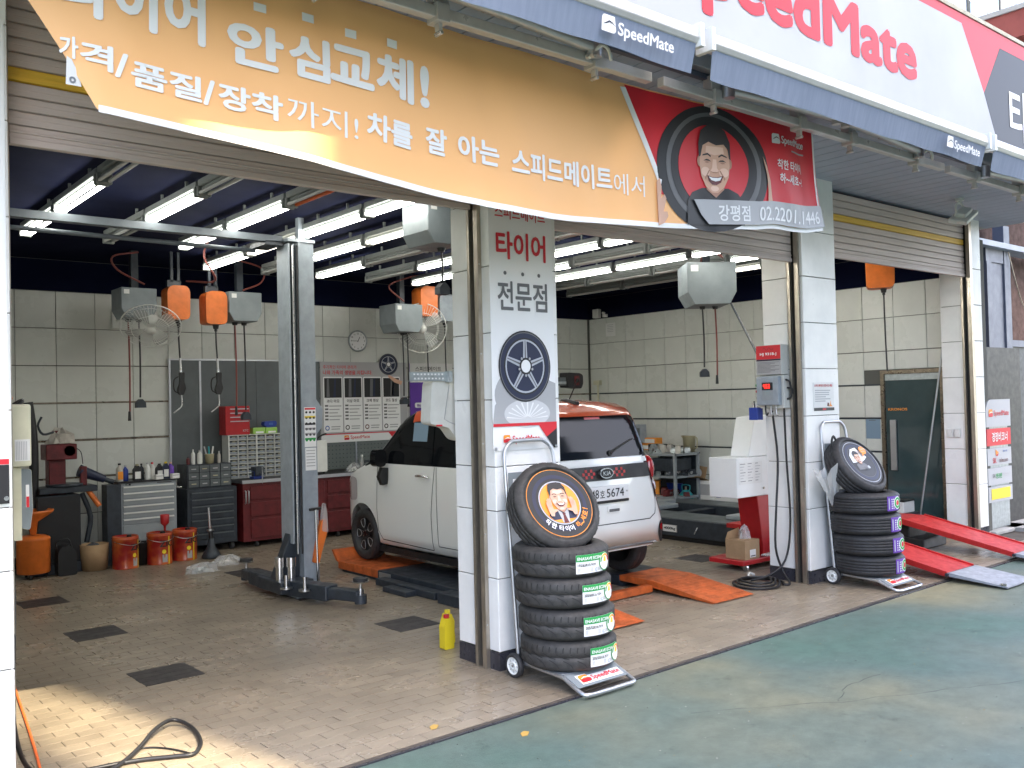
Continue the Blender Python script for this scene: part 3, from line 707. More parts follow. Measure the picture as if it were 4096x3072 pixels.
# red field, white slash, printed tyre, portrait, grey address band
b = MB(); C_ = .055
b.flat([(4.37, .885), (4.66, .34), (4.66, .22), (6.50, .20), (6.59, .212), (6.51, .85), (6.50, .915), (4.35, .92)], BF, .003, 'red_print', C_); b.build('red_field', ban)
b = MB(); b.flat([(4.31, .90), (4.36, .905), (4.68, .32), (4.665, .26)], BF, .005, 'print_white', C_); b.build('white_slash', ban)
b = MB()
b.disc(5.24, .44, .61, .475, BF, .005, 'print_black', 44, C_); b.disc(5.24, .445, .52, .42, BF, .0065, 'print_grey', 44, C_); b.disc(5.235, .45, .47, .385, BF, .008, 'print_black', 44, C_)
b.disc(5.225, .455, .385, .315, BF, .0095, 'red_print', 44, C_); b.build('printed_tyre', ban)
b = MB(); portrait(b, lambda x, d, e=0: bsurf(5.23+(x-5.23)*1.08, d, e), 5.23, .485, .268, .011, .05, 'print_black', False)
b.build('portrait', ban)
for q in ([(4.62, .30), (4.65, .33), (4.67, .27), (4.665, .19), (4.70, .22), (4.72, .19), (4.69, .10), (4.73, .10), (4.74, .07), (4.70, .02), (4.64, .0)], [(5.78, .58), (5.83, .50), (5.87, .38), (5.885, .25), (5.90, .175), (5.83, .17), (5.84, .3), (5.83, .42)]): b = MB(); b.flat(q, BF, .011, 'skin', C_); b.build('printed_hand', ban)
b = MB(); b.flat([(5.0, .20), (5.10, .205), (6.575, .215), (6.60, .02), (5.16, .02), (5.08, .09)], BF, .023, 'print_lgrey', C_); b.build('address_band', ban)
b = MB(); b.text('강평점', BF, 5.25, .045, .125, 'print_white', .02, w=.34, e=.026); b.build('address_lettering', ban); b = MB(); b.text('02.2201.1446', BF, 5.70, .05, .115, 'print_white', .012, w=.84, e=.026); b.build('address_lettering', ban)
b = MB(); logo(b, BF, 5.90, .70, .105, .008, ('print_white', 'red_dark')); b.text('SpeedMate', BF, 6.02, .69, .085, 'print_white', .015, w=.37, e=.008); b.build('slogan', ban); b = MB(); b.flat([(6.16, .655), (6.40, .655), (6.40, .668), (6.16, .668)], BF, .008, 'print_lgrey', .06); b.build('slogan', ban); b = MB()
b.text('착한 타이어', BF, 5.96, .49, .085, 'print_white', .02, w=.38, e=.008); b.build('slogan', ban); b = MB(); b.text('하~세호~!', BF, 5.99, .375, .085, 'print_white', .02, w=.34, e=.008); b.build('slogan', ban)
b = MB(); b.text('타이어', BF, .99, .445, .29, 'print_white', .045, w=.61, e=.006); b.build('headline', ban)
for ch, xa, xb, d0, d1 in (('안', 1.70, 1.975, .41, .645), ('심', 2.0, 2.215, .425, .655), ('교', 2.215, 2.465, .455, .66), ('체', 2.475, 2.715, .45, .69), ('!', 2.755, 2.815, .455, .685)):
    b = MB(); b.text(ch, BF, xa, d0, d1-d0, 'print_white', .042, w=xb-xa, e=.006); b.build('headline', ban)
for xa, d0 in ((1.83, .715), (2.07, .73), (2.30, .71), (2.545, .725)): b = MB(); b.flat([(xa, d0), (xa+.062, d0), (xa+.062, d0+.045), (xa, d0+.045)], BF, .006, 'print_white'); b.build('headline_dot', ban)
for ch, xa, xb, d0, d1, bo in (('가', .995, 1.065, .225, .335, .036), ('격', 1.07, 1.20, .195, .325, .036), ('/', 1.205, 1.26, .18, .305, .036), ('품질', 1.27, 1.58, .155, .285, .036), ('/', 1.585, 1.64, .15, .285, .036), ('장착', 1.655, 1.965, .155, .29, .036), ('까지!', 1.985, 2.37, .165, .305, .0),
                               ('차를', 2.42, 2.70, .20, .345, .036), ('잘', 2.785, 2.92, .215, .36, .036), ('아는', 2.99, 3.275, .22, .365, .036), ('스피드메이트', 3.365, 4.215, .20, .355, .032), ('에서', 4.23, 4.505, .185, .325, -.003)):
    b = MB(); b.text(ch, BF, xa, d0, d1-d0, 'print_white', bo, w=xb-xa, e=.006); b.build('subtitle', ban)
b = MB(); P0 = bsurf(1.02, .09); F = Fr(P0+Vector((0, -.02, 0)), (1, .15, .05), (0, 0, 1)); b.flat([(-.005, 0), (.06, -.0), (.05, .05), (.02, .11), (-.0, .12)], F, 0, 'print_white'); b.build('corner_flap', ban)
b = MB(); b.ring(.022, .022, .006, .014, F, .003, 'steel', 14); b.build('grommet', ban)

# ================================================================ banner on the middle pillar
PBY = 4.913
pb = thing('pillar_banner', 'tall white tyre advert sheet on the front of the nearer pillar', 'poster', (4.17, PBY, 1.48)); 
def PF(x, y, e=0): return Vector((x-4.17, -e, y-1.48))
b = MB(); b.flat([(3.88, 1.49), (4.46, 1.49), (4.46, 3.78), (3.88, 3.78)], PF, 0, 'sheet_white'); b.build('sheet', pb)
b = MB(); b.text('스피드메이트', PF, 3.935, 3.09, .095, 'sign_red', .012, w=.46); b.text('타이어', PF, 3.94, 2.81, .195, 'sign_red', .03, w=.455)
b.text('전문점', PF, 3.945, 2.455, .205, 'print_grey', .022, w=.455)
for xx in (4.015, 4.175, 4.325): b.disc(xx, 2.715, .014, .014, PF, .003, 'print_grey', 12)
b.build('lettering', pb)
b = MB()
b.disc(4.17, 1.87, .27, .20, PF, .002, 'print_lgrey', 36); 
b.flat([(3.88, 1.672), (4.46, 1.672), (4.46, 1.95), (4.40, 1.97), (4.3, 1.90), (4.0, 1.92), (3.9, 1.80)], PF, .0015, 'print_lgrey')
b.disc(4.19, 1.74, .21, .10, PF, .003, 'print_pale', 30)
for k in range(11):
    a = PI*(k+.5)/11; b.flat([(4.19+.03*math.cos(a-.2), 1.70+.02*math.sin(a)), (4.19+.19*math.cos(a-.035), 1.70+.12*math.sin(a-.035)), (4.19+.19*math.cos(a+.035), 1.70+.12*math.sin(a+.035)), (4.19+.03*math.cos(a+.2), 1.70+.02*math.sin(a))], PF, .004, 'sheet_white')
b.build('printed_reflection', pb)
def printed_wheel(b, F, cx, cy, rx, ry, e):
    K = ry/rx
    b.disc(cx, cy, rx, ry, F, e, 'print_black', 40); b.ring(cx, cy, rx*.80, rx*.93, F, e+.001, 'print_navy', 40, K); b.ring(cx, cy, rx*.93, rx*.955, F, e+.0015, 'print_grey', 40, K)
    b.ring(cx, cy, rx*.70, rx*.75, F, e+.002, 'silver_print', 40, K)
    b.disc(cx, cy, rx*.70, ry*.70, F, e+.002, 'print_navy', 36)
    for i in range(5):
        a = PI/2+i*2*PI/5
        for w0, w1, m, k in ((.17, .12, 'silver_print', .004), (.05, .03, 'print_grey', .006)):
            q = []
            for r_, ww in ((.15, w0), (.72, w1)):
                for s_ in (-1, 1): q.append((r_*math.cos(a)-s_*ww*math.sin(a)*.5, r_*math.sin(a)+s_*ww*math.cos(a)*.5))
            q = [q[0], q[2], q[3], q[1]]; b.flat([(cx+x*rx, cy+y*ry) for x, y in q], F, e+k, m)
    b.disc(cx, cy, rx*.24, ry*.24, F, e+.008, 'print_black', 24); b.disc(cx, cy, rx*.18, ry*.18, F, e+.0095, 'print_white', 24)
    for i in range(5):
        a = PI/2+PI/5+i*2*PI/5; b.disc(cx+.26*rx*math.cos(a), cy+.26*ry*math.sin(a), rx*.04, ry*.04, F, e+.0095, 'print_lgrey', 8)
b = MB(); printed_wheel(b, PF, 4.175, 2.07, .238, .25, .005); b.build('printed_wheel', pb)
b = MB(); b.flat([(3.88, 1.655), (4.46, 1.655), (4.46, 1.675), (3.88, 1.675)], PF, .006, 'red_print'); b.flat([(4.29, 1.655), (4.46, 1.655), (4.46, 1.63), (4.36, 1.57)], PF, .006, 'red_print'); b.flat([(4.46, 1.63), (4.46, 1.49), (4.43, 1.49), (4.36, 1.57)], PF, .006, 'print_black'); b.build('footer', pb)
b = MB(); logo(b, PF, 3.965, 1.545, .065, .007); b.text('SpeedMate', PF, 4.045, 1.53, .06, 'red_print', .015, w=.25, e=.007); b.build('footer_lettering', pb)
for xx, zz in ((3.895, 1.505), (4.445, 1.505)):
    b = MB(); b.disc(xx, zz, .011, .011, PF, .010, 'steel', 12); b.build('eyelet', pb)
# sheet on the left pillar, only its edge is in view
lb = thing('pillar_banner', 'white advert sheet with red stripe on the pillar at the left edge', 'poster', (.65, 4.872, 1.4))
b = MB(); b.box(-.3, .285, 0, .004, 0, 2.3, 'sheet_white'); b.build('sheet', lb)
F = FX(0); b = MB(); b.flat([(-.3, .185), (.285, .185), (.285, .21), (-.3, .21)], F, .002, 'red_print'); b.flat([(-.3, 0), (.285, .0), (.285, .183), (-.3, .183)], F, .002, 'print_black'); b.build('footer', lb)
b = MB(); printed_wheel(b, F, -.02, .62, .22, .24, .002); b.build('printed_wheel', lb); b = MB(); b.text('전문점', F, -.25, 1.0, .2, 'print_grey', .02, w=.45); b.text('타이어', F, -.25, 1.4, .2, 'sign_red', .03, w=.45); b.build('lettering', lb)
b = MB(); b.disc(.272, .025, .011, .011, F, .005, 'steel', 12); b.build('eyelet', lb)
# safety notice on the farther pillar
nf = thing('safety_notice', 'white safety notice sheet stuck on the pillar behind the second tyre trolley', 'notice', (8.16, 5.0575, 1.665))
F = FX(0); b = MB(); b.box(-.18, .18, -.001, .0015, 0, .28, 'paper'); b.build('sheet', nf)
b = MB(); b.flat([(-.18, 0), (.18, 0), (.18, .03), (-.18, .03)], F, .003, 'print_black'); b.flat([(.08, .04), (.15, .04), (.125, .06), (.115, .10), (.105, .06)], F, .003, 'print_orange'); b.flat([(.05, .045), (.09, .04), (.085, .075), (.06, .08)], F, .004, 'red_dark'); b.flat([(-.03, .008), (.03, .008), (.03, .022), (-.03, .022)], F, .005, 'red_print'); b.build('footer', nf)
b = MB(); b.text('스피드메이트 안전사고 예방', F, -.165, .235, .026, 'sign_red', .02, w=.32)
for k in range(6): b.flat([(-.155, .195-k*.021), (-.155+[.27, .25, .25, .19, .27, .18][k], .195-k*.021), (-.155+[.27, .25, .25, .19, .27, .18][k], .205-k*.021), (-.155, .205-k*.021)], F, .003, 'print_lgrey')
b.build('lettering', nf)

# ================================================================ stacked sign tower beside the third pier
st = thing('sign_tower', 'narrow grey sign tower of stacked panels beside the rightmost pier', 'sign', (12.42, 5.22, 0.05))
b = MB(); b.box(-.36, .33, .0, .10, 0, 1.62, 'galv'); b.build('body', st, .008)
b = MB(); b.box(-.40, .62, -.12, .25, -.05, .0, 'concrete'); b.build('plinth', st, .01)
F = FX(-.002)
for (z0, z1, m) in ((1.31, 1.66, 'sign_white'), (1.07, 1.285, 'red_print'), (.82, 1.035, 'sign_white'), (.57, .785, 'sign_white'), (.35, .545, 'sign_white')):
    b = MB(); pts = [(-.37, z0), (.35, z0), (.35, z1), (-.24, z1), (-.32, z1-.03), (-.37, z1-.12)] if z1 > 1.6 else [(-.36, z0), (.34, z0), (.34, z1), (-.36, z1)]
    b.prism(pts, F, .0, .03, m); b.build('panel', st)
F = FX(-.033)
b = MB(); logo(b, F, -.30, 1.44, .12); b.text('SpeedMate', F, -.15, 1.43, .09, 'sign_red', .008, w=.44); b.text('경정비코너', F, -.23, 1.12, .12, 'print_white', .02, w=.46); b.text('SK', F, -.22, .845, .07, 'sign_red', .015); b.text('telecom', F, -.04, .85, .055, 'red_dark', .005, w=.26)
b.flat([(-.14, .945), (-.04, .97), (-.08, .93)], F, .003, 'sign_red'); b.flat([(-.14, 1.02), (-.13, .945), (-.04, .98)], F, .003, 'print_orange'); b.text('행복 가게', F, .08, .975, .03, 'print_blue', .01)
b.text('SK', F, -.24, .66, .05, 'print_grey', .01); b.text('엔크린', F, -.15, .65, .065, 'print_green', .02, w=.18); b.text('보너스카드', F, .06, .66, .05, 'print_lgrey', .0, w=.20); b.build('lettering', st)
b = MB(); b.flat([(-.29, .385), (.27, .385), (.27, .52), (-.29, .52)], F, .003, 'print_yellow'); b.build('yellow_patch', st)
# flood light under the soffit
fl = thing('flood_light', 'small white flood light hanging from the soffit above the right bay', 'lamp', (10.37, 4.67, 3.97))
b = MB(); b.cyl((0, 0, -.03), (0, 0, 0), .045, mat='white_plastic'); b.cyl((0, 0, -.06), (0, 0, -.03), .02, mat='white_plastic'); b.build('base', fl)
b = MB(); b.tube([(-.09, 0, -.20), (-.09, 0, -.09), (-.04, 0, -.06), (.04, 0, -.06), (.09, 0, -.09), (.09, 0, -.14)], .012, n=6, mat='white_plastic'); b.build('yoke', fl)
b = MB(); Mx = Matrix.Translation((.03, -.02, -.2)) @ Matrix.Rotation(R(-28), 4, 'Y') @ Matrix.Rotation(R(20), 4, 'X'); b.box(-.17, .17, -.1, .1, -.03, .02, 'white_plastic', M=Mx); b.box(-.10, .10, -.06, .06, .02, .07, 'white_plastic', M=Mx); b.build('housing', fl, .008)
b = MB(); b.box(-.15, .15, -.085, .085, -.033, -.031, 'tube_off', M=Mx); b.build('lens', fl)
# ================================================================ lights in the shop: rows of twin-tube fittings running front to back
def lamp_proto(lit, one_red=False, dim=False):
    t = bpy.data.objects.new('ceiling_lamp', None); COL.objects.link(t)
    b = MB(); b.box(-.045, .045, -.61, .61, .045, .10, 'fixture'); b.box(-.025, .025, -.60, .60, .02, .045, 'fixture'); b.build('housing', t, .006)
    for y in (-.595, .595):
        b = MB(); b.box(-.055, .055, y-.018, y+.018, -.03, .05, 'fixture'); b.build('end_holder', t, .006)
    b = MB(); b.box(-.01, .01, -.3, -.28, .10, .17, 'fixture'); b.box(-.01, .01, .28, .30, .10, .17, 'fixture'); b.build('hanger', t)
    for x in (-.035, .035):
        b = MB(); b.cyl((x, -.575, -.005), (x, .575, -.005), .0155, n=10, mat=('tube_lit' if not dim else 'tube_dim') if lit else ('orange_hose' if one_red and x > 0 else 'tube_off')); b.build('tube', t)
    return t
LX = [2.02+.75*i for i in range(13)]; LY = [6.53, 7.79, 9.06, 10.33]
ON = {0: [0, 0, 2, 1, 0, 1, 0, 1, 0, 1, 1, 1, 0], 1: [1, 1, 1, 1, 3, 0, 1, 1, 0, 1, 0, 3, 0], 2: [1, 0, 1, 3, 1, 0, 1, 0, 1, 1, 0, 0, 0], 3: [0, 0, 0, 1, 0, 1, 0, 1, 1, 0, 0, 0, 0]}
protos = {}
RN = ['row nearest the shutters', 'second row from the shutters', 'third row from the shutters', 'rearmost row']
for r in range(4):
    for c in range(12):
        k = ON[r][c]
        if r == 3 and c < 3: continue
        if k not in protos: protos[k] = o = lamp_proto(k in (1, 3), k == 2, k == 3)
        else: o = copy_tree(protos[k])
        o.location = (LX[c], LY[r], 3.535)
        st_ = {0: 'unlit', 1: 'lit', 2: 'unlit orange-tubed', 3: 'dimly lit'}[k]
        tag(o, f'{st_} twin-tube ceiling lamp, {ORD[c]} from the left in the {RN[r]}', 'ceiling lamp', 'twin-tube lamps under the shop ceiling')

# ================================================================ the white car with orange roof
CX, CY, CZ = 6.0, 6.45, .115
car = thing('small_car', 'small white box-shaped car with orange roof on the drive-on lift', 'car', (CX, CY, CZ))
def lerp(x, T):
    for (a, va), (c, vc) in zip(T[:-1], T[1:]):
        if x <= c:
            t = max(0, (x-a)/(c-a)); return va+(vc-va)*t
    return T[-1][1]
ZR = [(-.5, 1.60), (-.40, 1.65), (-.25, 1.69), (0, 1.715), (.8, 1.72), (1.35, 1.685), (1.55, 1.655), (1.72, 1.59), (1.85, 1.51), (2.02, 1.36), (2.24, 1.20), (2.44, 1.075), (2.62, 1.02), (2.80, .955), (2.95, .87), (3.05, .75), (3.11, .6), (3.13, .5)]
WM = [(-.50, .66), (-.485, .72), (-.46, .755), (-.40, .782), (-.28, .797), (2.3, .797), (2.6, .785), (2.8, .755), (2.95, .70), (3.05, .62), (3.11, .52), (3.13, .44)]
ST = [-.50, -.485, -.46, -.40, -.33, -.25, -.1, .1, .3, .5, .8, 1.1, 1.35, 1.55, 1.72, 1.85, 1.95, 2.1, 2.25, 2.44, 2.62, 2.80, 2.90, 2.97, 3.05, 3.09, 3.12, 3.13]
def section(s):
    zr, wm = lerp(s, ZR), lerp(s, WM); belt = min(1.085, zr-.035)
    zs = [.19, .19, .23, .34, .55, .80, belt-.004, belt]
    if zr > 1.12: ze = max(zr-.20, belt+.02); zs += [belt+(ze-belt)*.5, ze]
    else: zs += [belt+.006, belt+.012]
    z0 = .19+.13*max(0, min(1, (.25-s)/.5)); pts = [(0, z0), (wm*.86, z0), (wm*.965, z0+.04)]
    kr = max(0, min(1, (.5-s)/.8))
    def wid(z): return wm*(1-.12*max(0, (z-.95)/.7)**1.25-.03*max(0, (.5-z)/.3)**2)+kr*(.035-.125*max(0, min(1, (z-.52)/.36)))
    for z in zs[3:]: pts.append((wid(z), min(z, zr-.02)))
    we, ze = pts[-1]; 
    for a in (25, 50, 72): pts.append((we-(we*.11)*(1-math.cos(R(a))), ze+(zr-.012-ze)*math.sin(R(a))))
    pts.append((we*.55, zr-.004)); pts.append((0, zr))
    return pts
SEC = [section(s) for s in ST]; K = len(SEC[0])
def lean(s, z):
    k = max(0, min(1, (.45-s)/.9)); q = max(0, z-.80); return k*(.10*q+.19*q*q)+k*.02*max(0, (.45-z)/.25)
V = []; 
for s, sec in zip(ST, SEC):
    row = [(x, s+lean(s, z), z) for x, z in sec]
    V.append(row)
b = MB(); verts = []; NS = len(ST)
for row in V:
    verts += row; verts += [(-x, y, z) for x, y, z in row[1:-1]]
NR = K+(K-2)
def vid(i, k): return i*NR+(k if k >= 0 else (0 if -k == 0 else K+(-k)-1))
def vl(i, k): return i*NR+(0 if k == 0 else (K-1 if k == K-1 else K+k-1))
for i in range(NS-1):
    sm = (ST[i]+ST[i+1])/2
    for k in range(K-1):
        if k >= 9 and sm < 1.6: m = 'car_orange'
        elif k >= 7 and sm < 2.44: m = 'car_glass' if not (k >= 9 and sm < 1.72) else 'car_glass'
        else: m = 'car_white'
        b.add([], [], m); q = b.mi(m)
        b.f.append([i*NR+k, (i+1)*NR+k, (i+1)*NR+k+1, i*NR+k+1]); b.m.append(q); b.sm.append(True)
        b.f.append([vl(i, k), vl(i, k+1), vl(i+1, k+1), vl(i+1, k)]); b.m.append(q); b.sm.append(True)
for i, rev in ((0, False), (NS-1, True)):     # end caps as quads between both sides
    for k in range(K-1):
        q = [i*NR+k, i*NR+k+1, vl(i, k+1), vl(i, k)]; q = [x for j, x in enumerate(q) if x not in q[:j]]
        if len(q) > 2:
            m = 'car_orange' if (k >= 9 and i == 0) else 'car_white'
            b.f.append(q if not rev else q[::-1]); b.m.append(b.mi(m)); b.sm.append(True)
b.v = verts
tmpo = b.build('body', car)
bm = bmesh.new(); bm.from_mesh(tmpo.data); bmesh.ops.recalc_face_normals(bm, faces=bm.faces); bm.to_mesh(tmpo.data)
BV = BVHTree.FromBMesh(bm); bm.free()
body = tmpo
# wheel arches cut out
cut = MB(); 
for yy in (0, 2.52):
    for sx_ in (-1, 1): cut.cyl((sx_*.56, yy, .285), (sx_*1.0, yy, .285), .345, n=36, mat='black')
cutter = cut.build('cutter'); cutter.location = (CX, CY, CZ)
md = body.modifiers.new('arch', 'BOOLEAN'); md.operation = 'DIFFERENCE'; md.object = cutter; md.solver = 'EXACT'
dg = bpy.context.evaluated_depsgraph_get(); nm = bpy.data.meshes.new_from_object(body.evaluated_get(dg)); body.modifiers.clear(); body.data = nm; nm.name = 'body'
bpy.data.objects.remove(cutter)
def drape(poly, axis, mat, off=.004, cell=.05, mb=None, name=None, parent=car, thick=0):
    """poly in (h,v): side -> (y,z) from -x ; rear -> (x,z) from -y ; top -> (x,y) from above"""
    pts = {}; b_ = mb or MB()
    org = {'side': lambda h, v: (Vector((-3, h, v)), Vector((1, 0, 0))), 'right': lambda h, v: (Vector((3, h, v)), Vector((-1, 0, 0))), 'rear': lambda h, v: (Vector((h, -3, v)), Vector((0, 1, 0))), 'front': lambda h, v: (Vector((h, 6, v)), Vector((0, -1, 0))), 'top': lambda h, v: (Vector((h, v, 4)), Vector((0, 0, -1)))}[axis]
    def F(h, v, e=0):
        o, d = org(h, v); hit = BV.ray_cast(o, d)
        if hit[0] is None:
            hit = BV.find_nearest(o+d*(2.6 if axis != 'rear' else 2.6)); return hit[0]+hit[1]*off
        return hit[0]-d*off
    b_.flat(poly, F, 0, mat, cell)
    if mb is None: return b_.build(name, parent)
def rnd(poly, r=.04, n=3):               # round polygon corners
    out = []; L = len(poly)
    for i in range(L):
        p = Vector(poly[i]); a = Vector(poly[i-1]); c = Vector(poly[(i+1) % L])
        u = (a-p); w_ = (c-p); ru = min(r, u.length*.45); rw_ = min(r, w_.length*.45); p0 = p+u.normalized()*ru; p1 = p+w_.normalized()*rw_
        for k in range(n+1):
            t = k/n; q = p0*(1-t)**2+p*2*t*(1-t)+p1*t*t; out.append((q.x, q.y))
    return out
for ax in ('side', 'right'):
    drape(rnd([(1.14, 1.105), (1.90, 1.105), (1.84, 1.32), (1.70, 1.46), (1.52, 1.53), (1.16, 1.54)], .05), ax, 'car_glass', .006, .1, name='front_window')
    drape(rnd([(.12, 1.105), (1.08, 1.105), (1.09, 1.54), (.16, 1.54)], .05), ax, 'car_glass', .006, .1, name='rear_window')
    # door panel with a dark shut line around it
    def outline(poly, wdt, nm_):
        b_ = MB(); P = [Vector(p) for p in poly]
        for i in range(len(P)-1):
            d = (P[i+1]-P[i]).normalized(); n_ = Vector((-d.y, d.x))*wdt/2
            drape([tuple(P[i]-n_), tuple(P[i+1]-n_), tuple(P[i+1]+n_), tuple(P[i]+n_)], ax, 'black', .003, .08, mb=b_)
        b_.build(nm_, car)
    outline([(2.17, 1.08), (2.19, .60), (2.17, .36), (2.10, .27), (1.15, .25), (1.16, .6), (1.13, .85), (1.10, 1.08)], .008, 'door_gap')
    outline([(1.07, 1.08), (1.05, .30), (.42, .30), (.30, .62), (.08, .75), (.06, 1.08)], .008, 'door_gap')
    sgn = -1 if ax == 'side' else 1
    b = MB(); hx = sgn*.815; b.tube([(hx-sgn*.01, 1.20, .975), (hx+sgn*.014, 1.23, .985), (hx+sgn*.016, 1.36, .985), (hx-sgn*.01, 1.40, .975)], .013, n=8, mat='chrome'); b.build('door_handle', car)
    b = MB(); q = [(0, -.09), (.0, .10), (.10, .12), (.13, .0), (.10, -.10)]
    mxm = Fr((sgn*.80, 1.98, 1.14), (sgn, 0, 0), (0, 0, 1)); b.prism(rnd([(.03, -.07), (.02, .08), (.10, .11), (.16, .08), (.165, -.06), (.10, -.09)], .05, 5), mxm, -.05, .06, 'car_glass')
    b.prism([(-.03, -.10), (.06, -.09), (.10, -.19), (.06, -.28), (.0, -.27)], mxm, -.02, .04, 'black'); b.build('side_mirror', car, .012, 2)
    drape(rnd([(2.62, .66), (2.86, .64), (2.93, .78), (2.80, .92), (2.62, .90)], .06), ax, 'lamp_clear', .006, .06, name='headlamp')
# roof, tailgate and rear trim
drape(rnd([(-.57, 1.175), (.57, 1.175), (.60, 1.24), (.555, 1.56), (-.555, 1.56), (-.60, 1.24)], .05), 'rear', 'car_glass', .005, .07, name='rear_window')
drape([(-.61, 1.118), (.61, 1.118), (.60, 1.165), (-.60, 1.165)], 'rear', 'car_white', .004, .07, name='tailgate_ledge')
drape([(-.645, .975), (.645, .975), (.635, 1.105), (-.635, 1.105)], 'rear', 'black', .010, .07, name='garnish')
b = MB()
for q in (-1, 1):
    for cxx, czz in ((0, 0), (1, 1), (1, -1), (2, 0), (3, 1), (3, -1), (4, 0)) :
        x_ = q*(.13+cxx*.033) if q > 0 else -(.13+cxx*.033)
        drape([(x_-.014, 1.04+czz*.028-.013), (x_+.014, 1.04+czz*.028-.013), (x_+.014, 1.04+czz*.028+.013), (x_-.014, 1.04+czz*.028+.013)], 'rear', 'red_ramp', .013, mb=b)
b.build('checker_trim', car)
b = MB(); YR = -.512
b.add([(.085*math.cos(2*PI*i/24), YR, 1.04+.048*math.sin(2*PI*i/24)) for i in range(24)]+[(.085*math.cos(2*PI*i/24), YR+.03, 1.04+.048*math.sin(2*PI*i/24)) for i in range(24)], [tuple(range(24))]+[(i, (i+1) % 24, 24+(i+1) % 24, 24+i) for i in range(24)], 'chrome'); F = FX(YR-.001)
b.disc(0, 1.04, .075, .039, F, .001, 'print_black', 24); b.text('KIA', F, -.05, 1.02, .04, 'chrome', .02, w=.10, e=.002); b.build('badge', car)
b = MB(); b.box(-.265, .265, -.527, -.50, .795, .925, 'print_white'); pl = b.build('licence_plate', car, .004); F = FX(-.528)
b = MB(); b.text('48', F, -.225, .822, .078, 'print_black', .005, w=.095); b.text('호', F, -.115, .822, .068, 'print_black', .008, w=.06); b.text('5674', F, -.03, .822, .078, 'print_black', .005, w=.225); b.build('plate_lettering', pl)
b = MB(); b.disc(.235, .865, .009, .009, F, .002, 'steel', 10); b.build('plate_bolt', pl)
b = MB(); b.box(-.27, .27, -.52, -.49, .77, .793, 'black'); b.build('plate_frame', pl)
b = MB(); b.prism(rnd([(.0, .675), (.16, .675), (.16, .745), (.0, .745)], .02), FX(-.502), 0, .012, 'car_white'); b.prism(rnd([(.012, .685), (.148, .685), (.148, .712), (.012, .712)], .008), FX(-.516), 0, .001, 'print_grey'); b.build('tailgate_handle', car, .003)
bo = MB()
P = [(-.62, 1.15), (-.66, .75), (-.64, .62), (-.57, .575), (.57, .575), (.64, .62), (.66, .75), (.62, 1.15)]
for i in range(len(P)-1):
    a, c = Vector(P[i]), Vector(P[i+1]); d = (c-a).normalized(); n_ = Vector((-d.y, d.x))*.004
    drape([tuple(a-n_), tuple(c-n_), tuple(c+n_), tuple(a+n_)], 'rear', 'black', .003, .06, mb=bo)
bo.build('tailgate_gap', car)
b = MB(); 
for zz in (.385,): drape([(-.70, zz-.06), (.70, zz-.06), (.70, zz-.052), (-.70, zz-.052)], 'rear', 'dirty_white', .004, .08, mb=b)
b.build('bumper_crease', car)
for q in (-1, 1):
    # tail lamp wraps the corner
    b = MB(); ax = 'right' if q > 0 else 'side'
    drape([(-.47, .93), (-.40, .93), (-.36, .99), (-.35, 1.1), (-.40, 1.16), (-.45, 1.1)], ax, 'lamp_red', .012, .04, mb=b); drape([(q*.635, .93), (q*.72, .93), (q*.715, 1.14), (q*.67, 1.18), (q*.63, 1.10)][::q], 'rear', 'lamp_red', .018, .03, mb=b); drape([(q*.67, .77), (q*.735, .77), (q*.72, .925), (q*.64, .925)][::q], 'rear', 'lamp_red', .014, .03, mb=b); drape([(q*.675, .80), (q*.715, .80), (q*.71, .90), (q*.66, .90)][::q], 'rear', 'lamp_clear', .019, .03, mb=b)
    v = []
    for j in range(9):
        for k in range(14):
            th = PI*j/8; a = 2*PI*k/14; v.append((q*.668+.062*math.sin(th)*math.cos(a), -.385+.085*math.sin(th)*math.sin(a), 1.035+.135*math.cos(th)))
    b.add(v, [(j*14+k, j*14+(k+1) % 14, (j+1)*14+(k+1) % 14, (j+1)*14+k) for j in range(8) for k in range(14)], 'lamp_red', True)
    b.add([(x+q*.02, y+.004, z*.75+.085) for x, y, z in v], [(j*14+k, j*14+(k+1) % 14, (j+1)*14+(k+1) % 14, (j+1)*14+k) for j in range(8) for k in range(14)], 'lamp_clear', True)
    tl = b.build('tail_lamp', car)
    b = MB(); drape([(-.46, .60), (-.40, .62), (-.38, .82), (-.47, .82)], ax, 'lamp_red', .010, .04, mb=b); drape([(-.45, .66), (-.405, .68), (-.395, .79), (-.455, .79)], ax, 'lamp_clear', .014, .04, mb=b); b.build('lower_lens', tl)
    ex = q*.735
    drape([(ex+.052*math.cos(t)*1.0, .44+.105*math.sin(t)) for t in [2*PI*i/20 for i in range(20)]], 'rear', 'black', .008, .04, name='bumper_pocket')
    drape([(ex+.032*math.cos(t), .485+.034*math.sin(t)) for t in [2*PI*i/14 for i in range(14)]], 'rear', 'lamp_red', .016, .04, name='fog_lamp')
drape([(-.10, 1.53), (.10, 1.53), (.10, 1.552), (-.10, 1.552)], 'rear', 'lamp_red', .010, .05, name='brake_light')
b = MB(); P0 = Vector((.12, -.41, 1.215)); b.cyl(P0+Vector((0, .02, 0)), P0+Vector((0, -.035, 0)), .026, mat='black', n=10); b.tube([P0+Vector((0, -.03, 0)), P0+Vector((.14, -.015, .055)), P0+Vector((.33, .0, .12))], lambda t: .013-.006*t, n=6, mat='black', smooth=2); b.build('rear_wiper', car)
b = MB(); b.tube([(.0, -.14, 1.67), (.0, .0, 1.70), (0, .06, 1.70)], .03, n=8, mat='black', smooth=2); b.tube([(0, -.02, 1.70), (0, -.10, 1.82), (0, -.16, 1.92)], .006, n=6, mat='black', smooth=2); b.build('antenna', car)
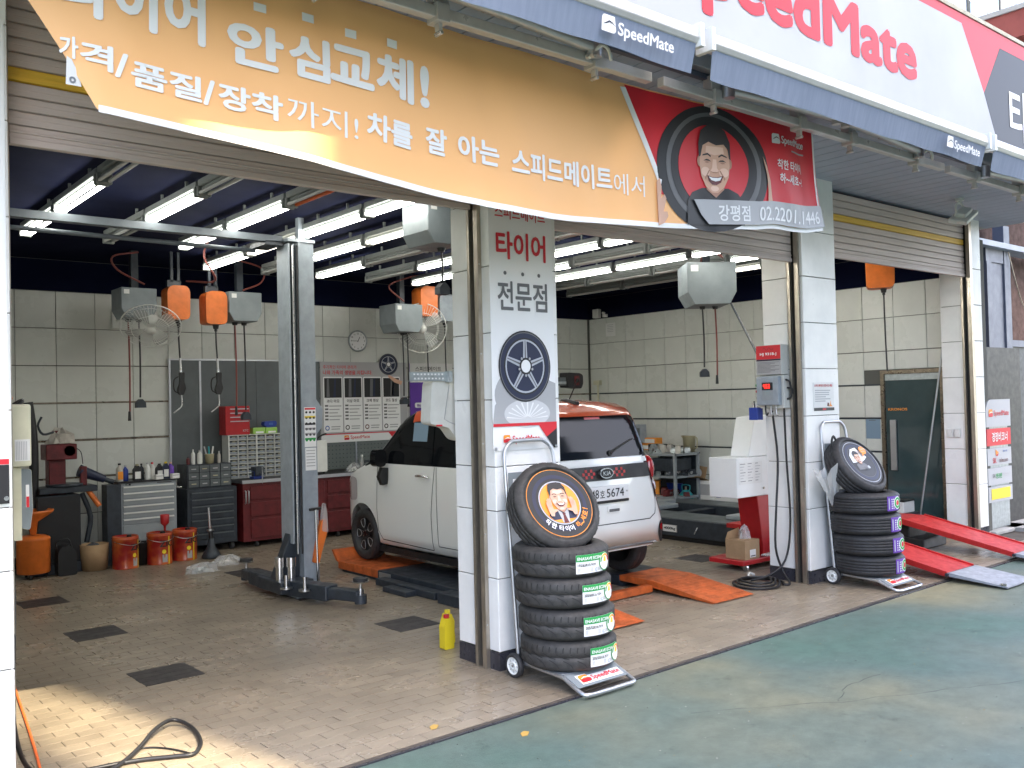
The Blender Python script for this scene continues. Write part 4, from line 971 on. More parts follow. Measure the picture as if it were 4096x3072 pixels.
b = MB(); b.box(-.72, .72, .3, 2.3, .12, .185, 'black'); b.build('underbody', car)
# sheet on the dashboard side window
b = MB(); drape([(1.26, 1.33), (1.52, 1.33), (1.52, 1.52), (1.26, 1.52)], 'side', 'blue_tint', .008, .1, mb=b); b.build('window_sticker', car)
# wheels
def wheel(x, y, sgn):
    wv = bpy.data.objects.new('wheel', None); COL.objects.link(wv); wv.parent = car; wv.location = (x, y, .285); wv.rotation_euler = (0, sgn*PI/2, 0)
    b = MB(); b.lathe([(.185, -.07), (.215, -.082), (.25, -.085), (.272, -.075), (.281, -.055), (.281, -.02), (.276, -.018), (.276, -.012), (.281, -.01), (.281, .055), (.272, .075), (.25, .085), (.215, .082), (.19, .07), (.185, .05)], 40, 'rubber'); b.build('tyre', wv)
    b = MB(); b.lathe([(.19, .066), (.182, .06), (.175, .03), (.06, .028), (.0, .03)], 32, 'black'); b.lathe([(.19, -.066), (.17, -.05), (.16, -.02), (.0, -.02)], 24, 'black'); F = Fr((0, 0, .055), (1, 0, 0), (0, 1, 0))
    for k in range(5):
        a = 2*PI*k/5+PI/2
        def pt(r_, t): return (r_*math.cos(a+t), r_*math.sin(a+t))
        b.prism([pt(.045, -.5), pt(.185, -.24), pt(.187, 0), pt(.185, .24), pt(.045, .5)], F, -.02, -.004, 'black')
        loop = [pt(.075, 0), pt(.11, .30), pt(.165, .25), pt(.172, 0), pt(.165, -.25), pt(.11, -.30)]
        b.tube([F(p_[0], p_[1], .0) for p_ in loop], .0036, n=5, mat='alum', smooth=3, closed=True)
        b.disc(*[c_ for c_ in pt(.04, .63)], .006, .006, F, .004, 'chrome', 8)
    b.disc(0, 0, .03, .03, F, .004, 'black_gloss', 16); b.build('rim', wv)
wheel(-.70, 2.52, -1); wheel(.70, 2.52, 1); wheel(-.70, 0, -1); wheel(.70, 0, 1)
# ================================================================ tyres and trolleys at the front
TYR = []; _TG = {}
def tyre(name, label, loc, n, mat='rubber_grey', ribs=4, Rr=.318, hw=.100, spin=0, tread=True, rimr=.205):
    """tyre with its axle along n"""
    t = thing(name, label, 'tyre', loc); q = Vector((0, 0, 1)).rotation_difference(Vector(n).normalized()); t.rotation_mode = 'QUATERNION'; t.rotation_quaternion = q
    g = .005; prof = [(rimr, -hw*.80), (rimr+.008, -hw*.93), (rimr+.03, -hw*.96), (Rr*.80, -hw*1.0), (Rr*.88, -hw*.96), (Rr*.935, -hw*.87), (Rr*.97, -hw*.77)]
    edge = len(prof); m_ = ribs; wt = hw*1.36
    for k in range(m_):
        z0 = -wt/2+wt*k/m_; z1 = -wt/2+wt*(k+1)/m_
        if k: prof += [(Rr-g, z0-.0018), (Rr-g, z0+.0018)]
        prof += [(Rr, z0+.003), (Rr, (z0+z1)/2), (Rr, z1-.003)]
    prof += [(Rr*.97, hw*.77), (Rr*.935, hw*.87), (Rr*.88, hw*.96), (Rr*.80, hw*1.0), (rimr+.03, hw*.96), (rimr+.008, hw*.93), (rimr, hw*.80)]
    N = 120; KK = len(prof)
    def rf(k, i, r_):
        if not tread: return r_
        if edge-1 <= k <= edge+1 or KK-edge-2 <= k <= KK-edge: return r_-.0035*(i % 5 == 0)
        z = prof[k][1]
        if edge < k < KK-edge and r_ == Rr: return r_-.003*(((i+int(abs(z)*260)) % 12) == 0)
        return r_
    b = MB(); b.lathe(prof, N, mat, rf=rf); b.lathe([(rimr, hw*.84), (rimr+.012, hw*.5), (rimr+.05, 0), (rimr+.012, -hw*.5), (rimr, -hw*.84)], 48, mat); b.build('carcass', t)
    if tread:
        key = (ribs, Rr, hw, mat)
        if key not in _TG:
            b = MB()
            def FT(u, v, e=0): return Vector(((Rr+e)*math.cos(u/Rr), (Rr+e)*math.sin(u/Rr), v))
            def strip(P, wd):
                for a_, c_ in zip(P[:-1], P[1:]):
                    d = Vector((c_[0]-a_[0], c_[1]-a_[1])); n_ = Vector((-d.y, d.x)).normalized()*wd/2
                    b.add([FT(a_[0]-n_.x, a_[1]-n_.y, .0006), FT(c_[0]-n_.x, c_[1]-n_.y, .0006), FT(c_[0]+n_.x, c_[1]+n_.y, .0006), FT(a_[0]+n_.x, a_[1]+n_.y, .0006)], [(0, 1, 2, 3)], 'slot')
            C0 = 2*PI*Rr; nn = 44 if ribs < 5 else 70
            for k in range(nn):
                u = C0*k/nn; du = C0/nn
                if ribs < 5:
                    strip([(u, .30*hw), (u, .50*hw), (u+.1*du, .67*hw)], .006)
                    if k % 2 == 0: strip([(u, .22*hw), (u+.5*du, .12*hw), (u+1.2*du, -.02*hw), (u+1.9*du, -.08*hw)], .0055); strip([(u+du, -.18*hw), (u+1.5*du, -.28*hw), (u+2.1*du, -.45*hw), (u+2.4*du, -.66*hw)], .0055)
                else:
                    strip([(u, .45*hw), (u, .66*hw)], .003); strip([(u+du*.4, -.45*hw), (u+du*.4, -.66*hw)], .003)
            o = b.build('tread_grooves', t); _TG[key] = o.data
        else:
            o = bpy.data.objects.new('tread_grooves', _TG[key]); COL.objects.link(o); o.parent = t
        tag(o, kind='stuff')
    TYR.append(t); return t
def curved_label(t, R_, ang, wid, zc, h, draw):   # label bent round the tread: u along the circumference, v along the axle
    def F(u, v, e=0):
        a = ang+u/R_; return Vector(((R_+e)*math.cos(a), (R_+e)*math.sin(a), zc+v))
    draw(F, wid, h)
def green_label(size):
    def draw(F, wd, h):
        b = MB(); b.flat([(-wd/2, -h/2), (wd/2, -h/2), (wd/2, h/2), (-wd/2, h/2)], F, .003, 'print_white', .03); b.flat([(-wd/2, h*.14), (wd*.30, h*.14), (wd/2, h*.2), (wd/2, h/2), (-wd/2, h/2)], F, .005, 'print_green', .03); b.disc(wd*.42, 0, h*.50, h*.50, F, .007, 'print_green', 24, .04); b.disc(wd*.42, 0, h*.45, h*.45, F, .009, 'print_white', 24, .04)
        for a0, m in ((0, 'red_print'), (45, 'print_orange'), (90, 'print_yellow'), (135, 'print_green')):
            b.flat([(wd*.42+h*r_*math.cos(R(a)), h*r_*math.sin(R(a))) for r_, a in ((.32, a0), (.42, a0), (.42, a0+22), (.42, a0+45), (.32, a0+45), (.32, a0+22))], F, .0105, m)
        b.flat([(wd*.42-h*.14, -.02*h), (wd*.42+h*.14, -.02*h), (wd*.42+h*.09, h*.2), (wd*.42, h*.3), (wd*.42-h*.09, h*.2)], F, .0105, 'print_yellow'); b.build('sticker', cur)
        b = MB(); b.text('ENASAVE EC204', F, -wd*.47, h*.22, h*.17, 'print_white', .03, w=wd*.72, e=.009); b.text(size, F, -wd*.46, -h*.12, h*.15, 'print_black', .015, w=wd*.52, e=.007); b.text('KC', F, wd*.04, -h*.44, h*.2, 'print_blue', .0, w=wd*.07, e=.007)
        for k in range(4): b.flat([(-wd*.46, -h*(.24+.055*k)), (-wd*.02, -h*(.24+.055*k)), (-wd*.02, -h*(.215+.055*k)), (-wd*.46, -h*(.215+.055*k))], F, .006, 'print_lgrey')
        for k in range(3): b.flat([(wd*.13, -h*(.28+.06*k)), (wd*.28, -h*(.28+.06*k)), (wd*.28, -h*(.25+.06*k)), (wd*.13, -h*(.25+.06*k))], F, .006, 'print_lgrey')
        b.build('sticker_lettering', cur)
    return draw
def purple_label(F, wd, h):
    b = MB(); b.flat([(-wd/2, -h/2), (wd/2, -h/2), (wd/2, h/2), (-wd/2, h/2)], F, .003, 'print_purple', .03); b.disc(wd*.34, .02*h, h*.44, h*.44, F, .005, 'print_white', 22, .04); b.ring(wd*.34, .02*h, h*.24, h*.38, lambda x, y, e=0: F(x, y, e), .007, 'print_green', 22); b.disc(wd*.34, .02*h, h*.18, h*.18, F, .008, 'red_print', 14)
    for k in range(2):
        for j in range(5): b.disc(-wd*.17+k*wd*.14, -h*.32+j*h*.15, h*.05, h*.05, F, .006, 'print_white', 8)
    b.flat([(-wd*.42, -h*.4), (-wd*.34, -h*.4), (-wd*.34, h*.38), (-wd*.42, h*.38)], F, .006, 'silver_print'); b.build('sticker', cur)
def trolley(x, y, label, grp='tyre display trolleys'):
    t = thing('tyre_trolley', label, 'trolley', (x, y, 0), 0, grp)     # origin: middle between the wheels
    hw = .225
    for s_ in (-1, 1):
        wv = bpy.data.objects.new('wheel', None); COL.objects.link(wv); wv.parent = t; wv.location = (s_*(hw+.035), 0, .080); wv.rotation_euler = (0, s_*PI/2, 0)
        b = MB(); b.lathe([(.056, -.018), (.068, -.022), (.078, -.016), (.080, -.006), (.080, .006), (.078, .016), (.068, .022), (.056, .018), (.056, -.018)], 32, 'rubber'); b.build('tyre', wv)
        b = MB(); b.lathe([(.057, .019), (.050, .012), (.030, .010), (.028, .018), (.018, .020), (.016, .010), (.0, .010)], 28, 'white_plastic'); b.lathe([(.057, -.019), (.050, -.012), (.0, -.010)], 24, 'white_plastic'); F = Fr((0, 0, .012), (1, 0, 0), (0, 1, 0))
        for k in range(8):
            a = 2*PI*k/8; b.flat([(.031*math.cos(a-.1), .031*math.sin(a-.1)), (.049*math.cos(a-.05), .049*math.sin(a-.05)), (.049*math.cos(a+.05), .049*math.sin(a+.05)), (.031*math.cos(a+.1), .031*math.sin(a+.1))], F, .002, 'print_lgrey')
        b.disc(0, 0, .009, .009, F, .010, 'steel', 10); b.build('hub', wv)
    b = MB(); b.cyl((-hw-.03, 0, .08), (hw+.03, 0, .08), .010, mat='alum'); b.build('axle', t)
    b = MB(); q = .0135
    b.tube([(-hw, .0, .10), (-hw-.0, .03, .5), (-hw, .07, 1.0), (-hw, .10, 1.38), (-hw+.015, .115, 1.49), (-hw+.07, .125, 1.545), (-.1, .128, 1.555), (.1, .128, 1.555), (hw-.07, .125, 1.545), (hw-.015, .115, 1.49), (hw, .10, 1.38), (hw, .07, 1.0), (hw, .03, .5), (hw, 0, .10)], q, n=10, mat='alum', smooth=3); b.build('handle_frame', t)
    b = MB(); b.tube([(-hw, .02, .105), (-hw, -.2, .095), (-hw, -.42, .085), (-hw, -.47, .07), (-hw, -.60, .022), (-hw+.03, -.635, .015), (-.1, -.64, .014), (.1, -.64, .014), (hw-.03, -.635, .015), (hw, -.60, .022), (hw, -.47, .07), (hw, -.42, .085), (hw, -.2, .095), (hw, .02, .105)], q, n=10, mat='alum', smooth=3); b.build('foot_frame', t)
    b = MB(); b.box(-hw, hw, -.44, .0, .093, .10, 'grey_paint'); b.build('base_plate', t)
    F = Fr((0, -.445, .098), (1, 0, 0), (0, .925, .38)); b = MB(); b.prism([(-hw+.005, -.135), (hw-.005, -.135), (hw-.005, 0), (-hw+.005, 0)], F, -.004, .0, 'box_grey'); pl_ = b.build('name_plate', t)
    def letters(b, F, x0, y0, s_, e):
        b.flat([(x0-.012, y0-.012), (x0+s_*4.1, y0-.012), (x0+s_*4.1, y0+s_*.66), (x0+s_*.95, y0+s_*.70), (x0+s_*.9, y0+s_*.9), (x0-.012, y0+s_*.9)], F, e, 'print_white'); logo(b, F, x0, y0, s_, e+.002); b.text('SpeedMate', F, x0+s_*1.12, y0-.004, s_*.62, 'sign_red', .03, w=s_*2.85, e=e+.002)
    b = MB(); letters(b, F, -.155, -.105, .085, .002); b.build('lettering', pl_)
    F = Fr((0, .068, 1.09), (1, 0, 0), (0, .085, 1)); b = MB(); b.box(-hw+.01, hw-.01, .072, .078, 1.06, 1.345, 'box_grey', M=Matrix.Translation((0, 0, 0))); bp_ = b.build('back_plate', t)
    b = MB(); letters(b, FX(.070), -.17, 1.22, .09, .001); b.build('lettering', bp_)
    return t
T1 = (4.145, 4.745); T2 = (8.275, 4.925)
trolley(*T1, 'grey tyre trolley with green-labelled tyres, nearest the camera')
trolley(*T2, 'grey tyre trolley with purple-labelled tyres beside the farther pillar')
for (tx, ty), kind in ((T1, 0), (T2, 1)):
    for k in range(4):
        cx_, cy_ = tx+.03-.012*k+random.uniform(-.008, .008), ty-.215+.006*k+random.uniform(-.006, .006); z = .101+.100+k*.196
        lv = ['lowest', 'second from the bottom', 'third from the bottom', 'uppermost flat-lying'][k]
        if kind == 0:
            cur = tyre('tyre', f'{lv} tyre with green label in the near stack', (cx_, cy_, z), (random.gauss(0, .008), random.gauss(0, .008), 1), 'rubber_grey', 2, .318, .0985)
            curved_label(cur, .318, R([-84, -90, -87, -92][k]), .255, -.004, .118, green_label(['205/55R16 91V', '205/55R16 91V', '205/60R16 92H', '195/65R15 91H'][k]))
        else:
            cur = tyre('tyre', f'{lv} tyre with purple label in the far stack', (cx_, cy_, z), (random.gauss(0, .008), random.gauss(0, .008), 1), 'rubber', 5, .325, .0985)
            curved_label(cur, .325, R([-89, -93, -91, -96][k]), .17, .0, .135, purple_label)
# tilted show tyres on top, each with a printed cover disc
def show_tyre(loc, n, label, kind):
    global cur
    cur = tyre('tyre', label, loc, n, 'rubber_grey' if kind == 0 else 'rubber', 4, .318, .098, rimr=.232); n = Vector(n).normalized(); t = cur
    upv = (Vector((0, 0, 1))-n*n.z).normalized(); U = upv.cross(n); q = t.rotation_quaternion.inverted()
    F = Fr(q @ (n*.092), q @ U, q @ upv)
    b = MB(); b.disc(0, 0, .25, .25, F, 0, 'print_orange' if kind == 0 else 'print_black', 48); b.disc(0, 0, .242, .242, F, .0015, 'print_black', 48); b.ring(0, 0, .178, .205, F, .003, 'print_navy', 48)
    if kind == 0: b.ring(0, 0, .150, .158, F, .003, 'silver_print', 48)
    else: b.ring(0, 0, .224, .229, F, .003, 'silver_print', 48); b.ring(0, 0, .17, .173, F, .003, 'print_grey', 48)
    b.build('cover_disc', t)
    if kind == 0:
        b = MB(); b.disc(0, .0, .148, .148, F, .0035, 'print_orange', 40); b.build('printed_field', t)
        b = MB(); portrait(b, lambda x, y, e=0: F(max(-.146, min(.146, x)) if y*y+x*x < .0216 else x*(.147/math.hypot(x, y)), y if y*y+x*x < .0216 else y*(.147/math.hypot(x, y)), e), 0, .036, .112, .005, None, 'print_navy', True, True); b.build('portrait', t)
        b = MB(); s_ = '착한타이어하~세호!'; an = [-136, -122, -105, -92, -80, -62, -52, -42, -29, -18]
        for ch, a in zip(s_, an): b.text(ch, F, .207*math.cos(R(a)), .207*math.sin(R(a)), .040 if ch not in '~' else .012, 'print_white' if a < -70 else 'print_orange', .025, e=.0055, align='C', rot=R(a+90))
        b.build('lettering', t)
    else:
        b = MB(); b.flat([(-.14, .0), (-.13, .08), (-.06, .15), (.03, .165), (.12, .05), (.06, .02), (.0, .0)], F, .0035, 'print_white'); b.build('printed_field', t)
        b = MB(); portrait(b, F, -.035, .045, .075, .005, None, 'print_grey', False); b.build('portrait', t)
        b = MB(); b.disc(.085, .115, .05, .045, F, .0265, 'print_orange', 24); b.flat([(.05, .08), (.03, .04), (.085, .075)], F, .0265, 'print_orange'); b.text('착한 타이어', F, .05, .12, .014, 'print_white', .01, w=.07, e=.028); b.text('하~세호~!', F, .055, .095, .014, 'print_white', .01, w=.06, e=.028); b.disc(.02, -.075, .018, .018, F, .0265, 'silver_print', 14); b.build('speech_bubble', t)
show_tyre((T1[0]-.005, T1[1]-.135, 1.10), (-.14, -.83, .50), 'tilted tyre with smiling man cover on top of the near stack', 0)
show_tyre((T2[0]-.03, T2[1]-.13, 1.11), (-.05, -.80, .60), 'tilted tyre with small speech bubble cover on top of the far stack', 1)
# clear folded umbrella hanging on the far trolley
um = thing('clear_umbrella', 'clear plastic umbrella hanging from the handle of the far trolley', 'umbrella', (T2[0]-.26, T2[1]-.03, .7))
b = MB(); v = []; n = 16; ru = random.Random(4)
for i in range(8):
    t = i/7
    for k in range(n):
        a = 2*PI*k/n; zig = 1+.35*(-1)**k*t*(.6+.4*ru.random()); q = .012+.155*t**.9
        v.append((q*math.cos(a)*zig-.11*t**1.3, q*.5*math.sin(a)*zig-.02*t, .02+t*(.46-.12*(math.cos(a)*-.5+.5)+.05*math.sin(a*3))+.008*ru.random()))
b.add(v, [(i*n+k, i*n+(k+1) % n, (i+1)*n+(k+1) % n, (i+1)*n+k) for i in range(7) for k in range(n)], 'umbrella_film', False); b.build('canopy', um)
b = MB(); b.cyl((0, 0, -.05), (0, 0, .62), .006, mat='black', n=8); b.tube([(0, 0, .62), (0, 0, .68), (.03, 0, .72), (.07, 0, .68)], .011, n=8, mat='black'); b.build('shaft', um)
# ================================================================ two-post lift in the left bay
lf = thing('two_post_lift', 'grey two-post car lift column with swing arms in the left bay', 'car lift', (4.165, 8.36, 0))
def lift_post(dx, mir):
    p = bpy.data.objects.new('post', None); COL.objects.link(p); p.parent = lf; p.location = (dx, 0, 0); p.scale = (mir*.88, 1, 1)
    b = MB(); F = Fr((0, 0, 0), (1, 0, 0), (0, 1, 0))
    b.prism([(-.03, -.10), (.16, -.10), (.16, .16), (-.03, .16), (-.03, .14), (.14, .14), (.14, -.08), (-.03, -.08)], F, .02, 3.44, 'lift_grey'); b.build('column', p)
    b = MB(); b.box(-.04, -.02, -.125, .18, .02, 3.44, 'lift_grey'); b.box(-.13, -.04, -.06, .15, .55, 3.42, 'lift_dark'); b.box(-.15, -.13, -.10, .15, .5, 3.42, 'lift_grey'); b.box(-.09, -.075, -.10, -.06, .5, 3.42, 'lift_grey'); b.cyl((-.10, -.105, .4), (-.10, -.105, 3.4), .012, mat='steel', n=8); b.cyl((-.06, -.13, .4), (-.06, -.13, 3.4), .01, mat='rubber', n=8); b.build('carriage_track', p)
    b = MB(); b.box(-.16, .17, -.12, .2, 3.44, 3.47, 'lift_grey'); b.box(.02, .09, -.03, .03, 3.47, 3.78, 'lift_grey'); b.build('top_plate', p)
    b = MB(); b.box(-.2, .24, -.25, .3, .0, .02, 'lift_grey'); b.prism([(.16, .02), (.24, .02), (.16, .16)], Fr((0, 0, 0), (1, 0, 0), (0, 0, 1)), .03, .05, 'lift_grey'); b.build('base_plate', p)
    return p
p1_ = lift_post(0, 1); lift_post(-3.05, -1)
b = MB(); b.box(-2.9, -.16, -.05, .05, 3.43, 3.495, 'beam_grey'); b.cyl((-2.9, .28, 3.40), (-.3, .28, 3.385), .022, mat='beam_grey', n=10); b.box(-.34, -.16, -.05, .3, 3.40, 3.44, 'lift_dark'); b.build('cross_beam', lf)
def arm(pts, w_, h_, padz):
    a = bpy.data.objects.new('swing_arm', None); COL.objects.link(a); a.parent = lf
    for i in range(len(pts)-1):
        p, q = Vector(pts[i]), Vector(pts[i+1]); d = q-p; L = d.length; M_ = Matrix.Translation(p) @ Matrix.Rotation(math.atan2(d.y, d.x), 4, 'Z'); k = 1-.28*i
        b = MB(); b.box(-.03, L, -w_*k/2, w_*k/2, -h_*k/2, h_*k/2, 'lift_dark', M=M_); b.build('arm_beam', a, .008)
    e = Vector(pts[-1]); b = MB(); b.cyl(e+Vector((0, 0, -.06)), e+Vector((0, 0, .02)), .055, mat='lift_dark'); b.cyl(e+Vector((0, 0, .02)), e+Vector((0, 0, padz*.55)), .022, mat='chrome'); b.cyl(e+Vector((0, 0, padz*.5)), e+Vector((0, 0, padz)), .014, mat='steel'); b.build('pad_screw', a)
    b = MB(); b.cyl(e+Vector((0, 0, padz)), e+Vector((0, 0, padz+.012)), .072, .078, 20, 'steel'); b.cyl(e+Vector((0, 0, padz+.012)), e+Vector((0, 0, padz+.04)), .066, mat='rubber', n=20); b.build('pad', a)
arm([(-.2, -.14, .11), (-.06, -.72, .11), (.06, -1.03, .10)], .15, .14, .13)
arm([(-.22, .14, .11), (-.22, .6, .11), (-.2, .86, .10)], .15, .13, .12)
b = MB(); b.box(-.34, .0, -.25, .30, .06, .17, 'lift_dark'); b.prism([(-.30, .17), (-.04, .17), (-.04, .62), (-.12, .62)], Fr((0, .02, 0), (1, 0, 0), (0, 0, 1)), -.06, .06, 'lift_dark'); b.build('carriage', lf, .006)
for dx, dy in ((-.28, -.10), (-.19, -.16)):
    b = MB(); b.cyl((dx, dy, .172), (dx, dy, .30), .038, mat='chrome', n=16); b.cyl((dx, dy, .30), (dx, dy, .39), .048, mat='chrome', n=16); b.build('height_adapter', lf)
for dx, dy in ((-.30, -.28), (-.22, -.5)):
    b = MB(); b.cyl((dx, dy, .12), (dx, dy, .25), .018, mat='chrome', n=12); b.cyl((dx, dy, .12), (dx, dy, .135), .06, mat='steel', n=12); b.build('lock_pin', lf)
F = FX(-.102); b = MB(); b.flat([(.005, .0+1.43), (.13, 1.43), (.13, 1.82), (.005, 1.82)], F, .002, 'print_white')
for z0, m in ((1.795, 'red_print'), (1.715, 'print_yellow'), (1.645, 'print_black'), (1.60, 'print_lgrey'), (1.55, 'print_lgrey'), (1.50, 'print_green')):
    b.flat([(.01, z0), (.125, z0), (.125, z0+.018), (.01, z0+.018)], F, .004, m)
for k in range(6):
    for j in range(3): b.disc(.028+j*.04, 1.77-.055*k, .013, .012, F, .004, 'print_black' if k < 5 else 'print_green', 8)
b.flat([(.01, 1.20), (.128, 1.20), (.128, 1.42), (.01, 1.42)], F, .002, 'print_white')
for k in range(6): b.flat([(.02, 1.39-k*.03), (.115, 1.39-k*.03), (.115, 1.398-k*.03), (.02, 1.398-k*.03)], F, .004, 'print_lgrey')
b.build('warning_sticker', lf)
b = MB(); b.prism([(.16, 1.55), (.22, 1.62), (.23, 1.80), (.16, 1.90)], Fr((0, -.02, 0), (1, 0, 0), (0, 0, 1)), -.04, .04, 'lift_grey'); b.build('cover', lf)
rod = thing('steel_rod', 'thin steel rod leaning on the lift column', 'rod', (4.26, 8.22, 0)); b = MB(); b.cyl((0, -.02, 0), (-.005, .0, .82), .012, mat='chrome', n=10); b.build('bar', rod); b = MB(); b.cyl((-.07, 0, .82), (.05, 0, .825), .014, mat='black', n=8); b.build('grip', rod)
og = thing('orange_tool_pouch', 'orange tool in clear wrapping hanging on the lift column', 'tool', (4.31, 8.23, .3)); b = MB(); b.prism(rnd([(-.09, .0), (-.03, -.01), (.0, .1), (.06, .28), (.05, .42), (.0, .40), (-.05, .2)], .02), FX(0), -.025, .025, 'reel_orange'); b.build('handle', og, .004); b = MB(); b.prism(rnd([(.0, .30), (.07, .28), (.06, .48), (.04, .58), (.02, .48)], .02), FX(0), -.03, .03, 'clear_bag'); b.build('wrapping', og)

# ================================================================ hose reels, cable boxes, fans, clock
def hose_reel(x, y, z, label, mat='reel_orange', s=1, rz=0, tool=True, zl=1.9, group='hanging hose reels'):
    t = thing('hose_reel', label, 'hose reel', (x, y, z), rz, group); 
    b = MB(); b.prism(rnd([(-.13*s, .02), (-.10*s, -.0), (.10*s, -.0), (.13*s, .04), (.135*s, .34*s), (.10*s, .40*s), (-.08*s, .40*s), (-.135*s, .35*s)], .04), FX(0), -.10*s, .12*s, mat); b.build('case', t, .015, 2)
    b = MB(); b.box(-.10*s, .06*s, -.02, .04, .39*s, .47*s, 'lift_dark'); b.box(-.06*s, -.03*s, -.02, .02, .45*s, 3.7-z, 'lift_dark'); b.box(.02*s, .05*s, -.02, .02, .45*s, 3.7-z, 'lift_dark'); b.build('mount', t)
    F = FX(-.102*s); b = MB(); b.text('SpeedMate', F, .03*s, .06, .035, 'print_black', .01, w=.2*s, rot=PI/2); b.box(.0, .035, -.106*s, -.102*s, .27*s, .32*s, 'print_black'); b.ring(.085*s, .2*s, .022, .028, F, .003, 'red_dark', 18); b.build('marking', t)
    b = MB(); b.cyl((.03*s, 0, -.05), (.03*s, 0, .01), .03, .04, 12, 'black'); b.cyl((.03*s, 0, -.08), (.03*s, 0, -.05), .018, mat='black', n=10); b.build('outlet', t)
    b = MB(); b.tube([(.03*s, 0, -.05), (.032*s, 0, (zl-z)*.5), (.04*s, -.01, zl-z)], .010, n=7, mat='cable'); b.build('hose', t)
    if tool:
        q = zl-z
        b = MB(); b.cyl((.04*s, -.01, q+.02), (.045*s, -.01, q-.12), .014, mat='steel', n=8); b.cyl((.045*s, -.01, q-.12), (.05*s, -.01, q-.16), .018, mat='chrome', n=8); b.build('coupling', t)
        b = MB(); b.prism(rnd([(.025, q-.15), (.085, q-.15), (.08, q-.26), (.10, q-.34), (.07, q-.42), (.02, q-.42), (.0, q-.36), (.03, q-.28)], .015), FX(-.01), -.022, .022, 'black'); b.tube([(.02, -.01, q-.40), (-.035, -.01, q-.36), (-.035, -.01, q-.24), (.02, -.01, q-.2)], .009, n=6, mat='black'); b.build('air_gun', t, .004)
        b = MB(); b.tube([(.05, -.01, q-.42), (.055, -.01, q-.52), (.03, -.02, q-.57), (-.05, -.02, q-.63)], .008, n=6, mat='steel'); b.build('nozzle', t)
    return t
hose_reel(3.89, 10.95, 2.89, 'orange hose reel with air gun beside the first fan', zl=2.42)
hose_reel(4.345, 10.95, 2.85, 'orange hose reel with air gun left of a grey cable box', zl=2.42)
hose_reel(7.62, 11.2, 3.10, 'orange hose reel above the second fan', s=1.1, tool=False, zl=2.0)
hose_reel(7.98, 11.25, 3.05, 'dark grey hose reel half hidden behind the near pillar', mat='lift_grey', s=1.0, tool=False, zl=2.0)
hose_reel(10.9, 5.92, 3.13, 'orange hose reel hanging in the right bay', s=1.25, tool=False, zl=2.1, rz=R(-60))
def cable_box(x, y, z, sz, label, zs, rz=0, plug=True):
    t = thing('cable_box', label, 'cable box', (x, y, z), rz, 'grey cable reel boxes under the ceiling'); h = sz/2
    b = MB(); b.prism([(-h*.72, 0), (h*.72, 0), (h, h*.5), (h, h*1.72), (-h, h*1.72), (-h, h*.5)], FX(0), -h*.95, h*.95, 'box_grey'); b.build('case', t, .006)
    b = MB(); b.box(-.04, .04, -.04, .04, h*1.72, 3.7-z, 'lift_dark'); b.build('mount', t)
    b = MB(); b.box(-h*.85, -h*.55, -h*.957, -h*.952, h*1.35, h*1.6, 'paper'); b.build('label_plate', t)
    for k, (dx, ze, m) in enumerate(zs):
        b = MB(); b.cyl((dx, 0, -.035), (dx, 0, 0), .03, .038, 10, 'black'); b.build('grommet', t)
        b = MB(); b.tube([(dx, 0, -.03), (dx+.01, .0, (ze-z)*.5), (dx+.005, 0, ze-z)], .010, n=6, mat=m); b.build('cable', t)
        q = ze-z; b = MB()
        if k % 2 == 0: b.prism([(dx-.05, q-.12), (dx+.06, q-.12), (dx+.055, q-.06), (dx+.02, q-.02), (dx-.01, q-.02), (dx-.05, q-.06)], FX(0), -.04, .04, 'lift_dark')
        else: b.cyl((dx, 0, q-.11), (dx, 0, q), .02, .014, 8, 'black')
        b.build('plug', t)
    return t
cable_box(3.46, 11.1, 2.9, .40, 'grey cable box behind the first fan', [(.05, 1.98, 'cable'), (-.07, 1.82, 'wire_red')])
cable_box(4.72, 11.05, 2.9, .42, 'grey cable box right of the two orange reels', [(.06, 1.80, 'cable'), (-.06, 1.85, 'wire_red')])
cable_box(7.24, 11.25, 2.86, .46, 'grey cable box behind the second fan', [(.02, 1.95, 'cable'), (.1, 1.9, 'cable'), ])
cable_box(9.22, 7.3, 2.96, .60, 'large grey cable box with sticker hanging over the middle bay', [(-.06, 2.2, 'cable'), (.10, 2.1, 'wire_red')], R(-38))
cable_box(4.62, 6.6, 3.19, .42, 'grey cable box near the left bay shutter next to the pillar', [(.06, 2.9, 'cable')])
